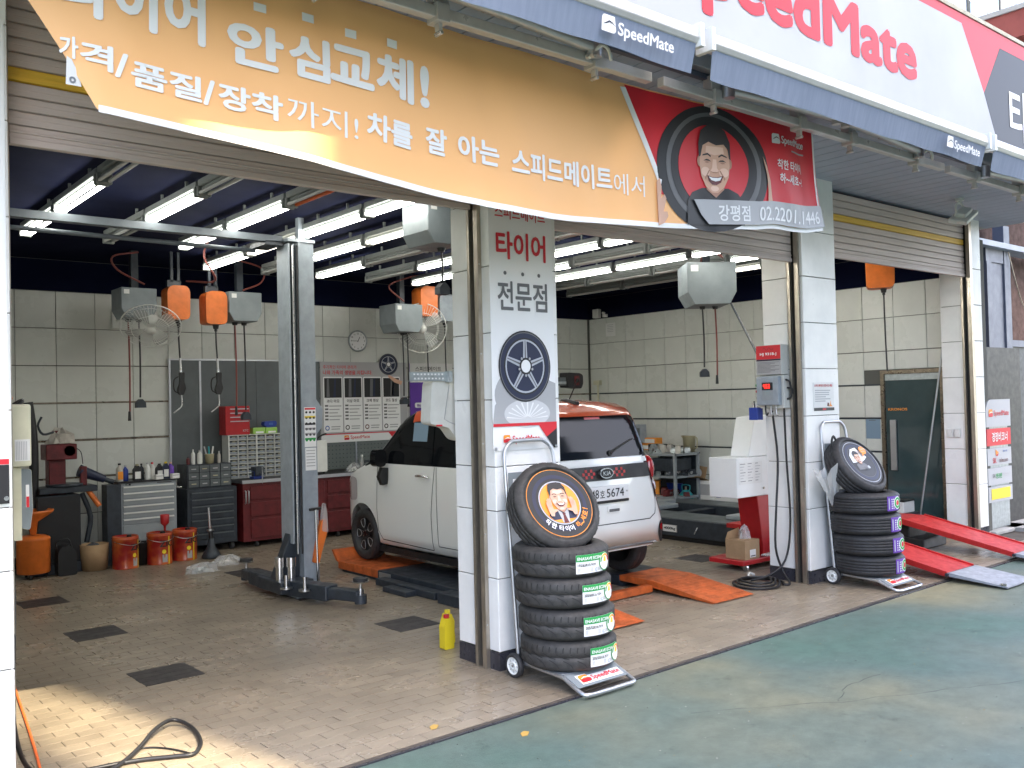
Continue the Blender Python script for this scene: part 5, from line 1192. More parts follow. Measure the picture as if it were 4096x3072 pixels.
def fan(x, y, z, r, d, label):
    t = thing('wall_fan', label, 'fan', (x, y, z), 0, 'white cage fans'); n = Vector(d).normalized(); q = Vector((0, 0, 1)).rotation_difference(n).to_matrix().to_4x4()
    b = MB(); b.lathe([(.0, -.22), (.06, -.22), (.085, -.18), (.085, -.08), (.06, -.05), (.0, -.05)], 20, 'white_plastic', M=q); b.build('motor', t)
    b = MB(); b.tube([q @ Vector((r*math.cos(2*PI*i/32), r*math.sin(2*PI*i/32), 0)) for i in range(32)], .007, n=5, mat='white_plastic', smooth=1, closed=True)
    for zz, k in ((.06, .62), (-.05, .7)): b.tube([q @ Vector((r*k*math.cos(2*PI*i/28), r*k*math.sin(2*PI*i/28), zz)) for i in range(28)], .003, n=4, mat='white_plastic', smooth=1, closed=True)
    for i in range(48):
        a = 2*PI*i/48; c, s_ = math.cos(a), math.sin(a)
        b.tube([q @ Vector((.06*c, .06*s_, .085)), q @ Vector((r*.62*c, r*.62*s_, .065)), q @ Vector((r*c, r*s_, .0))], .0018, n=3, mat='white_plastic', smooth=1)
        b.tube([q @ Vector((.08*c, .08*s_, -.06)), q @ Vector((r*.7*c, r*.7*s_, -.055)), q @ Vector((r*c, r*s_, 0))], .0018, n=3, mat='white_plastic', smooth=1)
    b.lathe([(.0, .09), (.055, .088), (.06, .08)], 16, 'white_plastic', M=q); b.build('cage', t)
    for i in range(4):
        v = []; a0 = 2*PI*i/4
        for j in range(6):
            rr = .06+(r*.86-.06)*j/5; wd = (.5+.35*math.sin(PI*j/5))
            for k in range(4): aa = a0+wd*(k/3-.3); v.append((rr*math.cos(aa), rr*math.sin(aa), .028-.045*k/3))
        b = MB(); b.add(v, [(j*4+k, j*4+k+1, (j+1)*4+k+1, (j+1)*4+k) for j in range(5) for k in range(3)], 'fan_clear', True, M=q); b.build('blade', t)
    b = MB(); b.tube([q @ Vector((0, 0, -.2)), q @ Vector((0, .0, -.28))+Vector((0, .02, .05)), Vector((0, YB-y-.02, .18))], .022, n=8, mat='white_plastic', smooth=2); b.box(-.06, .06, YB-y-.035, YB-y-.012, .08, .3, 'white_plastic'); b.build('bracket', t)
    return t
fan(3.58, 10.9, 2.80, .335, (-.22, -.62, -.72), 'white cage fan tilted downward in front of the left cable box')
fan(7.53, 11.15, 2.93, .36, (-.5, -.9, -.12), 'white cage fan facing outward left of the pillar')
ck = thing('wall_clock', 'round white wall clock above the posters', 'clock', (7.06, YB-.004, 2.80)); b = MB(); Mq = Matrix.Rotation(PI/2, 4, 'X'); b.lathe([(0, 0), (.16, 0), (.165, .02), (.155, .035), (.145, .03), (.14, .02)], 36, 'galv', M=Mq); b.build('case', ck)
F = FX(-.018); b = MB(); b.disc(0, 0, .142, .142, F, 0, 'print_white', 36); b.build('dial', ck)
b = MB()
for h_ in range(1, 13):
    a = PI/2-h_*PI/6; b.text(str(h_), F, .112*math.cos(a), .112*math.sin(a)-.013, .026, 'print_black', .01, e=.002, align='C')
b.build('numerals', ck)
b = MB()
for a, L_, w_ in ((R(61), .07, .008), (R(180), .10, .006)):
    c, s_ = math.cos(a), math.sin(a); b.flat([(-.015*c-w_*s_/2*-1, -.015*s_-w_*c/2), (L_*c+w_*s_/2, L_*s_-w_*c/2), (L_*c-w_*s_/2, L_*s_+w_*c/2), (-.015*c-w_*s_/2, -.015*s_+w_*c/2)], F, .004, 'print_black')
b.build('hands', ck)
for i, pts in enumerate(([(3.55, 11.0, 3.3), (3.25, 11.0, 3.45), (3.2, 11.0, 3.6), (3.5, 11.05, 3.68)], [(4.75, 11.0, 3.3), (5.0, 11.0, 3.42), (5.0, 11.0, 3.6), (4.6, 11.0, 3.69)], [(3.8, 9.6, 3.69), (3.72, 9.6, 3.45), (3.84, 9.6, 3.2), (3.86, 10.5, 3.3)], [(7.2, 11.1, 3.30), (6.95, 11.1, 3.5), (7.3, 11.1, 3.65), (7.5, 11.1, 3.69)], [(9.0, 7.2, 3.5), (8.8, 7.0, 3.6), (8.75, 6.9, 3.66), (9.1, 6.95, 3.52), (9.3, 7.2, 3.62)])):
    t = thing('air_line', ['red air line looping above the left cable box', 'red air line looping above the second grey cable box', 'red air line hanging from the ceiling left of the lift column', 'red air line above the box behind the second fan', 'red air line looped over the large grey cable box'][i], 'hose', pts[0]); b = MB(); b.tube([Vector(p)-Vector(pts[0]) for p in pts], .011, n=6, mat='wire_red', smooth=5); b.build('tubing', t)

# ================================================================ back wall: boards and posters
bd = thing('wall_panel', 'dark grey metal panel on the back wall behind the tool chests', 'panel', (5.32, YB-.03, .95))
for k, (x0, x1) in enumerate(((-1.08, -.69), (-.685, .1), (.105, 1.08))):
    b = MB(); b.box(x0, x1, -.008, .02, 0, 1.53, 'board_grey'); b.build('sheet', bd)
b = MB(); b.box(-1.105, -1.08, -.014, .02, -.2, 1.55, 'alum'); b.box(-1.08, 1.08, -.012, .02, 1.53, 1.55, 'alum'); b.build('edge_trim', bd)
b = MB(); b.box(-.70, -.675, -.013, -.0085, .0, 1.52, 'alum'); b.build('seam_strip', bd)
pgb = thing('pegboard', 'grey perforated tool board above the workbench', 'pegboard', (6.95, YB-.03, .90)); b = MB(); b.box(-1.05, .95, -.006, .015, 0, .39, 'pegboard'); b.build('sheet', pgb)
hm = MB().box(-.006, .006, -.0075, -.0062, -.006, .006, 'black').build('hole', pgb); hm.location = (-.6, 0, .04)
for i in range(24):
    for j in range(6):
        if i or j: inst(hm, pgb, (-.6+i*.06, 0, .04+j*.06))
b = MB(); b.box(.02, .045, -.02, -.006, 0, .39, 'alum'); b.build('seam_strip', pgb)
po = thing('tyre_care_poster', 'large tyre care poster with four photo columns on the back wall', 'poster', (7.15, YB-.05, 1.29)); b = MB(); b.box(-.745, .745, 0, .012, 0, 1.19, 'print_lgrey'); b.build('board', po)
F = FX(0); b = MB(); b.text('주기적인 타이어 관리가', F, -.70, 1.085, .055, 'red_print', .01, w=.56, e=.002); b.text('나와 가족의 생명을 지킵니다.', F, -.70, 1.00, .065, 'red_print', .015, w=.83, e=.002); b.build('headline', po)
b = MB(); printed_wheel(b, F, .42, 1.16, .17, .165, .001); b.flat([(.42, 1.0), (.56, .93), (.66, .9), (.64, .84), (.52, .88), (.40, .97)], F, .012, 'skin'); b.build('printed_wheel', po)
for k, nm_ in enumerate(('과다 마모', '이상 마모', '크랙 현상', '코드 절상')):
    x0 = -.70+k*.335; b = MB(); b.flat(rnd([(x0, .15), (x0+.315, .15), (x0+.315, .97), (x0, .97)], .02), F, .002, 'print_white'); b.flat([(x0+.015, .66), (x0+.3, .66), (x0+.3, .95), (x0+.015, .95)], F, .004, 'print_black'); b.flat([(x0+.05+.03*k, .67), (x0+.10+.03*k, .67), (x0+.09+.04*k, .94), (x0+.06+.03*k, .94)], F, .0055, 'print_grey'); b.flat([(x0+.16, .67), (x0+.2, .67), (x0+.21, .94), (x0+.18, .94)], F, .0055, 'print_navy')
    b.text(nm_, F, x0+.05, .585, .05, 'print_black', .02, w=.21, e=.004)
    for j in range(5):
        z_ = .53-j*.05; b.flat([(x0+.02, z_), (x0+.075, z_), (x0+.075, z_+.025), (x0+.02, z_+.025)], F, .004, 'print_grey'); b.flat([(x0+.09, z_), (x0+.29-.03*(j % 3), z_), (x0+.29-.03*(j % 3), z_+.015), (x0+.09, z_+.015)], F, .004, 'print_lgrey')
    b.ring(x0+.055, .215, .022, .036, F, .004, ('print_blue', 'print_black', 'red_dark', 'print_black')[k], 18); b.flat([(x0+.12, .225), (x0+.27, .225), (x0+.27, .24), (x0+.12, .24)], F, .004, 'print_lgrey'); b.flat([(x0+.12, .19), (x0+.26, .19), (x0+.26, .205), (x0+.12, .205)], F, .004, 'print_lgrey'); b.build('printed_column', po)
b = MB(); b.flat([(-.745, 0), (.745, 0), (.745, .115), (-.745, .115)], F, .002, 'print_white'); b.flat([(-.745, .115), (.745, .115), (.745, .13), (-.745, .13)], F, .003, 'red_print'); b.flat([(.40, .115), (.745, .115), (.745, 0), (.50, 0)], F, .004, 'red_print'); b.flat([(.55, .115), (.745, .115), (.745, 0), (.50, 0)], F, .0055, 'print_black'); logo(b, F, -.37, .03, .085, .004); b.text('SpeedMate', F, -.265, .028, .065, 'sign_red', .015, w=.33, e=.004); b.build('footer', po)
pp = thing('purple_poster', 'purple and white service poster partly hidden behind the white panel', 'poster', (8.36, YB-.05, 1.45)); b = MB(); b.box(-.40, .42, 0, .012, 0, 1.02, 'print_purple'); b.build('board', pp)
b = MB(); b.flat([(-.40, .72), (.42, .72), (.42, 1.02), (-.40, 1.02)], F, .002, 'paper'); b.text('스피드메이트', F, -.30, .90, .07, 'print_black', .01, w=.5, e=.004); b.text('수입하고 보증', F, -.28, .80, .06, 'print_black', .01, w=.45, e=.004); b.flat(rnd([(-.12, .42), (.1, .42), (.1, .72), (-.12, .72)], .03), F, .004, 'print_black'); b.flat(rnd([(-.32, .32), (.2, .32), (.2, .40), (-.32, .40)], .03), F, .004, 'print_white'); b.text('868 ALL SET', F, -.28, .335, .045, 'print_purple', .02, w=.4, e=.006)
for j in range(4): b.flat([(-.3, .24-j*.06), (.15, .24-j*.06), (.15, .262-j*.06), (-.3, .262-j*.06)], F, .004, 'silver_print')
b.build('print', pp)
# ================================================================ tool chests and workbench along the back wall
gc = thing('tool_chest', 'light grey tool chest with six bright drawer handles against the back wall', 'tool chest', (3.74, 11.78, 0)); b = MB(); b.box(-.34, .34, -.22, .24, .1, .955, 'grey_paint'); b.build('case', gc, .006)
b = MB(); b.box(-.37, .36, -.25, .26, .958, .975, 'black'); b.build('top_mat', gc)
for k in range(6):
    z = .895-k*.0785; b = MB(); b.box(-.305, .305, -.232, -.221, z-.045, z+.022, 'chest_face'); dr = b.build('drawer', gc, .003); b = MB(); b.box(-.30, .30, -.25, -.233, z+.004, z+.02, 'white_plastic'); b.build('handle', dr)
b = MB(); b.box(-.305, .305, -.232, -.221, .22, .445, 'chest_face'); b.build('bottom_drawer', gc, .003)
b = MB(); F = FX(-.222); b.flat([(-.27, .925), (-.21, .925), (-.21, .948), (-.27, .948)], F, .002, 'print_black'); b.text('DT', F, -.26, .929, .014, 'print_white', .02, e=.004); b.flat([(.1, .93), (.28, .93), (.28, .945), (.1, .945)], F, .002, 'print_grey'); b.build('badge', gc)
for sx_ in (-.28, .28):
    for sy in (-.15, .17): b = MB(); b.cyl((sx_-.02, sy, .05), (sx_+.02, sy, .05), .05, mat='rubber', n=14); b.build('caster', gc)
b = MB(); b.tube([(.35, -.2, .86), (.40, -.22, .86), (.40, .2, .86), (.35, .2, .86)], .012, n=6, mat='chrome', smooth=1); b.build('side_handle', gc)
dc = thing('tool_chest', 'black tool chest with dark drawers next to the light grey one', 'tool chest', (4.545, 11.80, 0)); b = MB(); b.box(-.325, .325, -.22, .24, .1, .82, 'lift_dark'); b.build('case', dc, .006)
for k in range(7):
    z = .75-k*.088; b = MB(); b.box(-.28, .28, -.232, -.221, z-.05, z+.025, 'lift_dark'); dr = b.build('drawer', dc, .003); b = MB(); b.box(-.27, .27, -.243, -.233, z+.008, z+.02, 'board_grey'); b.build('handle', dr)
for sx_ in (-.27, .27): b = MB(); b.cyl((sx_-.02, -.15, .05), (sx_+.02, -.15, .05), .05, mat='rubber', n=14); b.build('caster', dc)
pbn = thing('parts_cabinet', 'dirty dark parts cabinet of small drawers on the black tool chest', 'parts cabinet', (4.53, 11.78, .822)); b = MB(); b.box(-.29, .29, -.15, .2, 0, .30, 'lift_dark'); b.build('case', pbn)
for i in range(4):
    for j in range(3): b = MB(); b.box(-.275+i*.14, -.145+i*.14, -.165, -.151, .015+j*.094, .10+j*.094, 'board_grey'); dr = b.build('drawer', pbn, .003); b = MB(); b.box(-.24+i*.14, -.18+i*.14, -.175, -.166, .05+j*.094, .062+j*.094, 'print_lgrey' if (i+j) % 3 else 'tan_plastic'); b.build('label_slot', dr)
rc = thing('workbench', 'dark red steel workbench cabinet with black top along the back wall', 'workbench', (4.93, 11.75, 0)); b = MB(); b.box(0, 2.9, -.22, .4, .08, .84, 'red_dark'); b.build('case', rc, .004)
b = MB(); b.box(-.02, 2.92, -.26, .42, .842, .885, 'alum'); b.box(0, 2.9, -.25, .42, .886, .892, 'black'); b.build('worktop', rc)
for x0, x1, zs in ((.10, .62, ((.62, .80), (.40, .59), (.12, .37))), (.66, 1.18, ((.12, .80),)), (1.22, 1.74, ((.62, .80), (.40, .59), (.12, .37))), (1.78, 2.85, ((.12, .80),))):
    for z0, z1 in zs: b = MB(); b.box(x0, x1, -.236, -.221, z0, z1, 'red_dark'); b.build('door_panel', rc, .006)
for xx in (.03, .07): b = MB(); b.tube([(xx, -.225, .58), (xx, -.25, .59), (xx, -.25, .74), (xx, -.225, .75)], .009, n=6, mat='alum', smooth=1); b.build('handle', rc)
for xx in (.2, 1.4, 2.7): b = MB(); b.cyl((xx-.02, -.16, .04), (xx+.02, -.16, .04), .04, mat='rubber', n=12); b.build('caster', rc)
og_ = thing('drawer_organizer', 'white frame organizer of many small drawers on the workbench', 'organizer', (5.27, 11.95, .893)); W_, H_, NC, NRW = .78, .575, 6, 9
b = MB()
for i in range(NC+1): x_ = -W_/2+W_*i/NC; b.box(x_-(.008 if i % 3 == 0 else .004), x_+(.008 if i % 3 == 0 else .004), -.12, .1, 0, H_, 'white_plastic')
for j in range(NRW+1): z_ = H_*j/NRW; b.box(-W_/2+.009, W_/2-.009, -.117, .1, z_-.004+.004*(j == 0), z_+.004, 'white_plastic')
b.box(-W_/2, W_/2, .1, .11, 0, H_, 'white_plastic'); b.build('frame', og_)
dm = MB().box(-.056, .056, -.10, .08, .003, .045, 'black').box(-.05, .05, -.112, -.101, .006, .028, 'lift_grey').box(-.02, .02, -.118, -.1125, .03, .04, 'tan_plastic').build('drawer', og_); k = 0
for i in range(NC):
    for j in range(NRW):
        L_ = (-W_/2+W_*(i+.5)/NC, 0, H_*j/NRW+.006)
        if k == 0: dm.location = L_
        else: inst(dm, og_, L_)
        k += 1
rb = thing('red_toolbox', 'bright red drawer toolbox on top of the organizer', 'toolbox', (5.01, 11.95, 1.472)); b = MB(); b.box(-.17, .17, -.11, .11, 0, .385, 'red_paint'); b.build('case', rb, .008)
for k in range(4): b = MB(); b.box(-.105, .15, -.122, -.111, .175+k*.055, .187+k*.055, 'alum'); b.build('drawer_handle', rb)
b = MB(); F = FX(-.112); b.text('KTC', F, .07, .04, .03, 'print_lgrey', .02, e=.002); b.build('lettering', rb)
for k, (xx, m, lab) in enumerate(((5.33, 'green_pack', 'left green tissue pack on the organizer'), (5.51, 'green_pack', 'right green tissue pack under a blue one on the organizer'))):
    t = thing('tissue_pack', lab, 'tissue pack', (xx, 11.93, 1.472)); b = MB(); b.box(-.09, .085, -.05, .06, 0, .085, m); b.build('pack', t, .015, 2); b = MB(); b.box(-.05, .06, -.053, -.051, .01, .035, 'print_white'); b.build('label_print', t)
t = thing('blue_cloth_pack', 'dark blue wipes pack on the green tissue packs', 'wipes', (5.50, 11.93, 1.5595)); b = MB(); b.prism(rnd([(-.10, .03), (-.06, 0), (.06, 0), (.09, .04), (.08, .085), (-.09, .08)], .02), FX(0), -.05, .05, 'blue_plastic'); b.build('pack', t); b = MB(); b.box(-.03, .03, -.053, -.0505, .03, .06, 'print_blue'); b.build('flap', t)
# bottles
def bottle(x, y, z, r, h, mat, cap, label, lab='paper', square=False):
    t = thing('bottle', label, 'bottle', (x, y, z), 0, 'bottles and cans on the tool chests')
    b = MB()
    if square: b.prism(rnd([(-r, 0), (r, 0), (r, h*.68), (r*.45, h*.84), (r*.45, h*.9), (-r*.45, h*.9), (-r*.45, h*.84), (-r, h*.68)], r*.15), FX(0), -r*.6, r*.6, mat)
    else: b.lathe([(0, 0), (r*.95, 0), (r, .01), (r, h*.66), (r*.8, h*.76), (r*.35, h*.84), (r*.35, h*.9), (0, h*.9)], 14, mat)
    b.build('body', t); b = MB(); b.cyl((0, 0, h*.9), (0, 0, h), r*.42, n=10, mat=cap); b.build('cap', t)
    if lab: b = MB(); b.box(-r*.7, r*.7, -r*1.03 if not square else -r*.63, -r*.95 if not square else -r*.605, h*.12, h*.55, lab); b.build('label_print', t)
    return t
for a in ((3.42, 11.62, .042, .22, 'cloth', 'print_black', 'brown spray can at the left end of the grey tool chest', 'print_orange'), (3.50, 11.66, .035, .19, 'blue_plastic', 'print_lgrey', 'small blue bottle second from the left on the grey tool chest', None), (3.615, 11.58, .048, .20, 'black', 'tan_plastic', 'black jug with white label on the grey tool chest', 'paper'), (3.69, 11.66, .03, .20, 'lift_dark', 'print_black', 'slim dark bottle behind the white spray bottles', None), (3.745, 11.60, .032, .21, 'white_plastic', 'print_lgrey', 'left white spray bottle on the grey tool chest', None), (3.81, 11.63, .034, .21, 'dirty_white', 'red_print', 'right white spray bottle with red cap on the grey tool chest', None), (3.895, 11.62, .044, .19, 'black', 'print_black', 'black flask beside the yellow-capped one', 'paper'), (3.965, 11.60, .04, .21, 'print_navy', 'print_yellow', 'navy flask with yellow cap on the grey tool chest', 'paper'), (4.035, 11.63, .042, .20, 'print_purple', 'skin_light', 'purple bottle with pink cap at the right end of the grey tool chest', None)):
    bottle(a[0], a[1], .976, a[2], a[3], a[4], a[5], a[6], a[7], square=a[6].startswith(('black', 'navy')))
for i, (xx, lab) in enumerate(((3.86, 'small white box lying in front of the bottles'), (4.06, 'small white tub at the right corner of the grey tool chest'))):
    t = thing('small_box', lab, 'box', (xx, 11.55, .976), R(12)); b = MB(); b.box(-.05, .05, -.03, .03, 0, .06, 'paper'); b.build('carton', t, .004); b = MB(); b.box(-.045, .045, -.033, -.031, .035, .045, 'print_lgrey'); b.build('label_print', t)
for a in ((4.29, .022, .10, 'red_dark', 'black', 'small red bottle at the left on the parts cabinet'), (4.355, .025, .19, 'white_plastic', 'white_plastic', 'tall white can on the parts cabinet'), (4.44, .034, .18, 'dirty_white', 'print_lgrey', 'round-topped white bottle on the parts cabinet')): bottle(a[0], 11.72, 1.123, a[1], a[2], a[3], a[4], a[5], None)
t = thing('paint_tub', 'white tub with tools standing in it on the parts cabinet', 'tub', (4.57, 11.72, 1.123)); b = MB(); b.lathe([(0, .0), (.05, 0), (.056, .11), (.06, .115), (.06, .125), (.05, .125), (.05, .02), (0, .02)], 18, 'tan_plastic'); b.build('tub', t)
for k in range(3): b = MB(); b.cyl((-.02+.02*k, 0, .03), (-.07+.06*k, .0, .22), .010, n=6, mat=('print_lgrey', 'cyan_paint', 'paper')[k]); b.build('tool_handle', t)
bottle(4.70, 11.73, 1.123, .022, .15, 'cloth', 'print_lgrey', 'thin brush bottle at the right on the parts cabinet', None)
t = thing('bench_vise', 'dark blue bench vise at the front of the workbench', 'vise', (5.14, 11.56, .893)); b = MB(); b.box(-.07, .07, -.06, .08, 0, .03, 'blue_plastic'); b.box(-.05, .05, -.03, .06, .03, .10, 'lift_dark'); b.build('base', t, .006); b = MB(); b.box(-.06, .06, -.10, -.06, .05, .16, 'lift_dark'); b.box(-.06, .06, -.03, .05, .10, .16, 'lift_dark'); b.build('jaw', t, .006); b = MB(); b.cyl((0, -.18, .07), (0, -.06, .07), .012, mat='steel'); b.cyl((0, -.17, -.05), (0, -.17, .16), .006, mat='steel', n=8); b.build('screw', t)
bottle(5.98, 11.72, .893, .05, .20, 'dirty_white', 'white_plastic', 'white jug beside the white machine on the workbench', None, True)
t = thing('white_machine', 'white box-shaped machine on the workbench right of the lift column', 'machine', (6.06, 11.6, .893)); b = MB(); b.box(-.10, .09, -.1, .12, .03, .46, 'white_plastic'); b.build('case', t, .01, 2); b = MB(); b.tube([(-.02, 0, .46), (.03, 0, .52), (.13, 0, .55)], .012, n=6, mat='black'); b.build('arm', t)
for xx in (-.07, .06): b = MB(); b.cyl((xx, -.05, 0), (xx, -.05, .03), .02, mat='black', n=8); b.build('foot', t)
t = thing('drain_pan', 'black round drain pan on the bench beside the car bonnet', 'pan', (7.15, 11.62, .893)); b = MB(); b.lathe([(0, .0), (.16, 0), (.22, .10), (.235, .105), (.21, .10), (.15, .015), (0, .015)], 26, 'black'); b.build('bowl', t); b = MB(); b.tube([(-.2, 0, .1), (-.3, 0, .13), (-.36, .03, .1)], .018, n=7, mat='lift_dark'); b.build('spout', t)
t = thing('clear_bottle', 'clear plastic bottle standing on the bench in front of the pegboard', 'bottle', (6.78, 11.65, .893)); b = MB(); b.lathe([(0, 0), (.032, 0), (.034, .12), (.015, .17), (.015, .2), (0, .2)], 14, 'clear_bag'); b.build('body', t); b = MB(); b.cyl((0, 0, .2), (0, 0, .225), .018, mat='white_plastic', n=10); b.build('cap', t)
t = thing('plastic_bag', 'crumpled pale plastic bag on the bench under the pegboard', 'bag', (6.62, 11.6, .893))
def crumple(b, r, h, mat, seed, n=12):
    rnd_ = random.Random(seed); v = [(0, 0, h)]
    for j, (k, zz) in enumerate(((.45, .9), (.8, .55), (1, .1))):
        for i in range(n): a = 2*PI*i/n; q = r*k*rnd_.uniform(.7, 1.25); v.append((q*math.cos(a), q*math.sin(a)*.7, h*zz*rnd_.uniform(.5, 1.2)*(1 if j < 2 else .2)))
    f = [(0, 1+i, 1+(i+1) % n) for i in range(n)]+[(1+j*n+i, 1+(j+1)*n+i, 1+(j+1)*n+(i+1) % n, 1+j*n+(i+1) % n) for j in range(2) for i in range(n)]
    b.add(v, f, mat, False)
b = MB(); crumple(b, .12, .13, 'clear_bag', 3); b.build('film', t); b = MB(); crumple(b, .07, .06, 'dirty_white', 5); b.build('contents', t)
# ================================================================ floor items at the back left
def pail(x, y, label, seed, rz, extra=None):
    t = thing('oil_pail', label, 'oil pail', (x, y, 0), rz, 'red and orange oil pails'); b = MB(); b.lathe([(0, .0), (.14, 0), (.145, .006), (.141, .014), (.143, .10), (.143, .33), (.147, .335), (.147, .345), (.143, .35), (.146, .365), (.138, .372), (.134, .36), (0, .355)], 36, 'pail'); b.build('body', t)
    def F(u, v, e=0): a = -PI/2+u/.1435; return Vector(((.1435+e)*math.cos(a), (.1435+e)*math.sin(a), v))
    b = MB(); b.text('ZIC', F, -.03, .21, .075, 'print_black', .03, w=.17, e=.002); b.disc(.02, .155, .025, .025, F, .002, 'print_yellow', 14); b.flat([(.0, .03), (.06, .03), (.06, .12), (.0, .12)], F, .002, 'print_lgrey'); b.flat([(.075, .0), (.092, .0), (.092, .33), (.075, .33)], F, .002, 'print_yellow', .05); b.build('print', t)
    b = MB(); b.cyl((.03, -.03, .356), (.03, -.03, .385), .028, mat='black', n=14); b.build('spout_cap', t); b = MB(); b.tube([(-.145, 0, .32), (-.13, -.11, .30), (0, -.155, .27), (.13, -.11, .30), (.145, 0, .32)], .0035, n=5, mat='steel'); b.build('bail_handle', t); return t
pail(3.35, 11.20, 'leftmost red oil pail in front of the grey tool chest', 1, R(18)); pail(3.745, 11.21, 'middle red oil pail with a red funnel on it', 2, R(-6)); pail(4.07, 11.28, 'rightmost red oil pail beside the jack stand', 3, R(-8))
t = thing('funnel', 'red funnel standing in the middle oil pail', 'funnel', (3.80, 11.18, .388)); b = MB(); b.lathe([(.012, 0), (.014, .06), (.045, .09), (.05, .19), (.053, .19), (.048, .088), (.018, .058)], 18, 'red_paint'); b.build('cone', t)
t = thing('waste_bin', 'black bin between the oil pails', 'bin', (3.56, 11.32, 0)); b = MB(); b.lathe([(0, 0), (.10, 0), (.115, .26), (.12, .265), (.11, .26), (.095, .02), (0, .02)], 20, 'black'); b.build('bin', t); b = MB(); crumple(b, .09, .06, 'board_grey', 9); o = b.build('contents', t); o.location = (0, 0, .2)
t = thing('wooden_tub', 'tan tub left of the oil pails', 'tub', (3.05, 11.35, 0)); b = MB(); b.lathe([(0, 0), (.13, 0), (.15, .3), (.155, .3), (.14, .02), (0, .02)], 22, 'cardboard'); b.build('tub', t); b = MB(); crumple(b, .11, .12, 'lift_dark', 11); o = b.build('contents', t); o.location = (0, 0, .2)
t = thing('dark_canister', 'dark canister standing left of the tan tub', 'canister', (2.72, 11.25, 0)); b = MB(); b.prism(rnd([(-.10, 0), (.10, 0), (.09, .26), (.03, .33), (-.06, .33), (-.10, .27)], .03), FX(0), -.08, .08, 'black'); b.build('body', t, .01); b = MB(); b.tube([(-.08, 0, .27), (-.1, 0, .37), (.02, 0, .40), (.06, 0, .3)], .010, n=6, mat='black'); b.build('handle', t)
t = thing('jack_stand', 'black jack stand with chrome rod in front of the black tool chest', 'jack stand', (4.34, 11.12, 0)); b = MB(); b.lathe([(.0, 0), (.11, 0), (.12, .02), (.10, .06), (.05, .14), (.035, .24), (.0, .24)], 16, 'lift_dark'); b.build('base', t); b = MB(); b.cyl((0, 0, .24), (-.01, 0, .34), .028, mat='black', n=12); b.cyl((-.01, 0, .34), (-.025, 0, .62), .016, mat='chrome', n=10); b.cyl((-.01, 0, .335), (-.01, 0, .35), .045, mat='steel', n=12); b.build('rod', t)
for i, (x, y, lab, sd) in enumerate(((3.89, 10.28, 'clear plastic film bundle on the floor near the pails', 21), (4.30, 10.55, 'greenish plastic bag on the floor behind the lift arm', 22))):
    t = thing('plastic_bag', lab, 'bag', (x, y, .002)); b = MB(); crumple(b, .20, .10, 'clear_bag', sd, 16); b.build('film', t); b = MB(); crumple(b, .10, .05, 'cloth' if i else 'galv', sd+5); b.build('contents', t)
# tyre changer and drum at the far left
tc_ = thing('tyre_changer', 'worn red tyre changer with dark arms in the back left corner', 'tyre changer', (2.72, 11.65, 0))
b = MB(); b.box(-.09, .09, -.08, .10, .1, 1.28, 'red_dark'); b.build('column', tc_, .008)
b = MB(); b.box(-.13, .20, -.14, .14, 1.28, 1.46, 'red_dark'); b.box(-.03, .04, -.04, .04, 1.46, 1.62, 'red_dark'); b.cyl((.12, -.14, 1.38), (.12, .1, 1.38), .07, mat='red_dark', n=14); b.build('head', tc_, .008)
b = MB(); b.box(-.22, .40, -.22, .15, .90, .97, 'lift_dark'); b.cyl((.08, -.05, .97), (.08, -.05, 1.0), .20, mat='lift_dark', n=20); b.build('turntable', tc_, .006)
b = MB(); b.box(.24, .31, -.12, -.05, .97, 1.19, 'red_dark'); b.build('clamp_post', tc_, .005)
b = MB(); b.box(-.32, .30, -.3, .22, .0, .12, 'lift_dark'); b.box(-.25, .2, -.26, .2, .12, .88, 'black'); b.build('cabinet', tc_, .01)
b = MB(); b.tube([(-.02, -.03, 1.60), (-.14, -.05, 1.58), (-.20, -.08, 1.68), (-.16, -.08, 1.78)], .014, n=6, mat='lift_dark'); b.tube([(-.3, -.1, 1.95), (-.26, -.1, 1.60), (-.25, -.1, 1.2), (-.27, -.1, .5)], .05, n=8, mat='black'); b.tube([(.3, -.1, .3), (.34, -.12, .6), (.25, -.12, .88)], .03, n=8, mat='lift_dark'); b.tube([(.30, -.16, .92), (.42, -.2, .72)], .03, n=6, mat='reel_orange', smooth=1); b.build('swing_arm', tc_)
b = MB(); b.tube([(.18, -.1, 1.42), (.25, -.1, 1.36), (.27, -.1, 1.22)], .005, n=5, mat='cable'); b.build('air_tube', tc_)
t = thing('rag', 'pale rag draped over the tyre changer head', 'rag', (2.77, 11.62, 1.465)); b = MB(); crumple(b, .15, .18, 'cloth', 31, 14); b.build('fabric', t)
t = thing('oil_drain_drum', 'orange oil drain drum behind the cream unit at the left edge', 'drum', (2.40, 11.3, 0)); b = MB(); b.lathe([(0, .06), (.16, .06), (.17, .07), (.17, .42), (.175, .43), (.17, .44), (.165, .45), (.12, .47), (0, .47)], 26, 'reel_orange'); b.build('tank', t); b = MB(); b.lathe([(.03, .48), (.05, .62), (.20, .72), (.21, .75), (.20, .75), (.05, .64)], 24, 'reel_orange'); b.build('funnel_bowl', t)
for q in range(3): b = MB(); a = q*2.1; b.cyl((.13*math.cos(a), .13*math.sin(a), .03), (.13*math.cos(a)+.02, .13*math.sin(a), .03), .03, mat='rubber', n=10); b.build('caster', t)
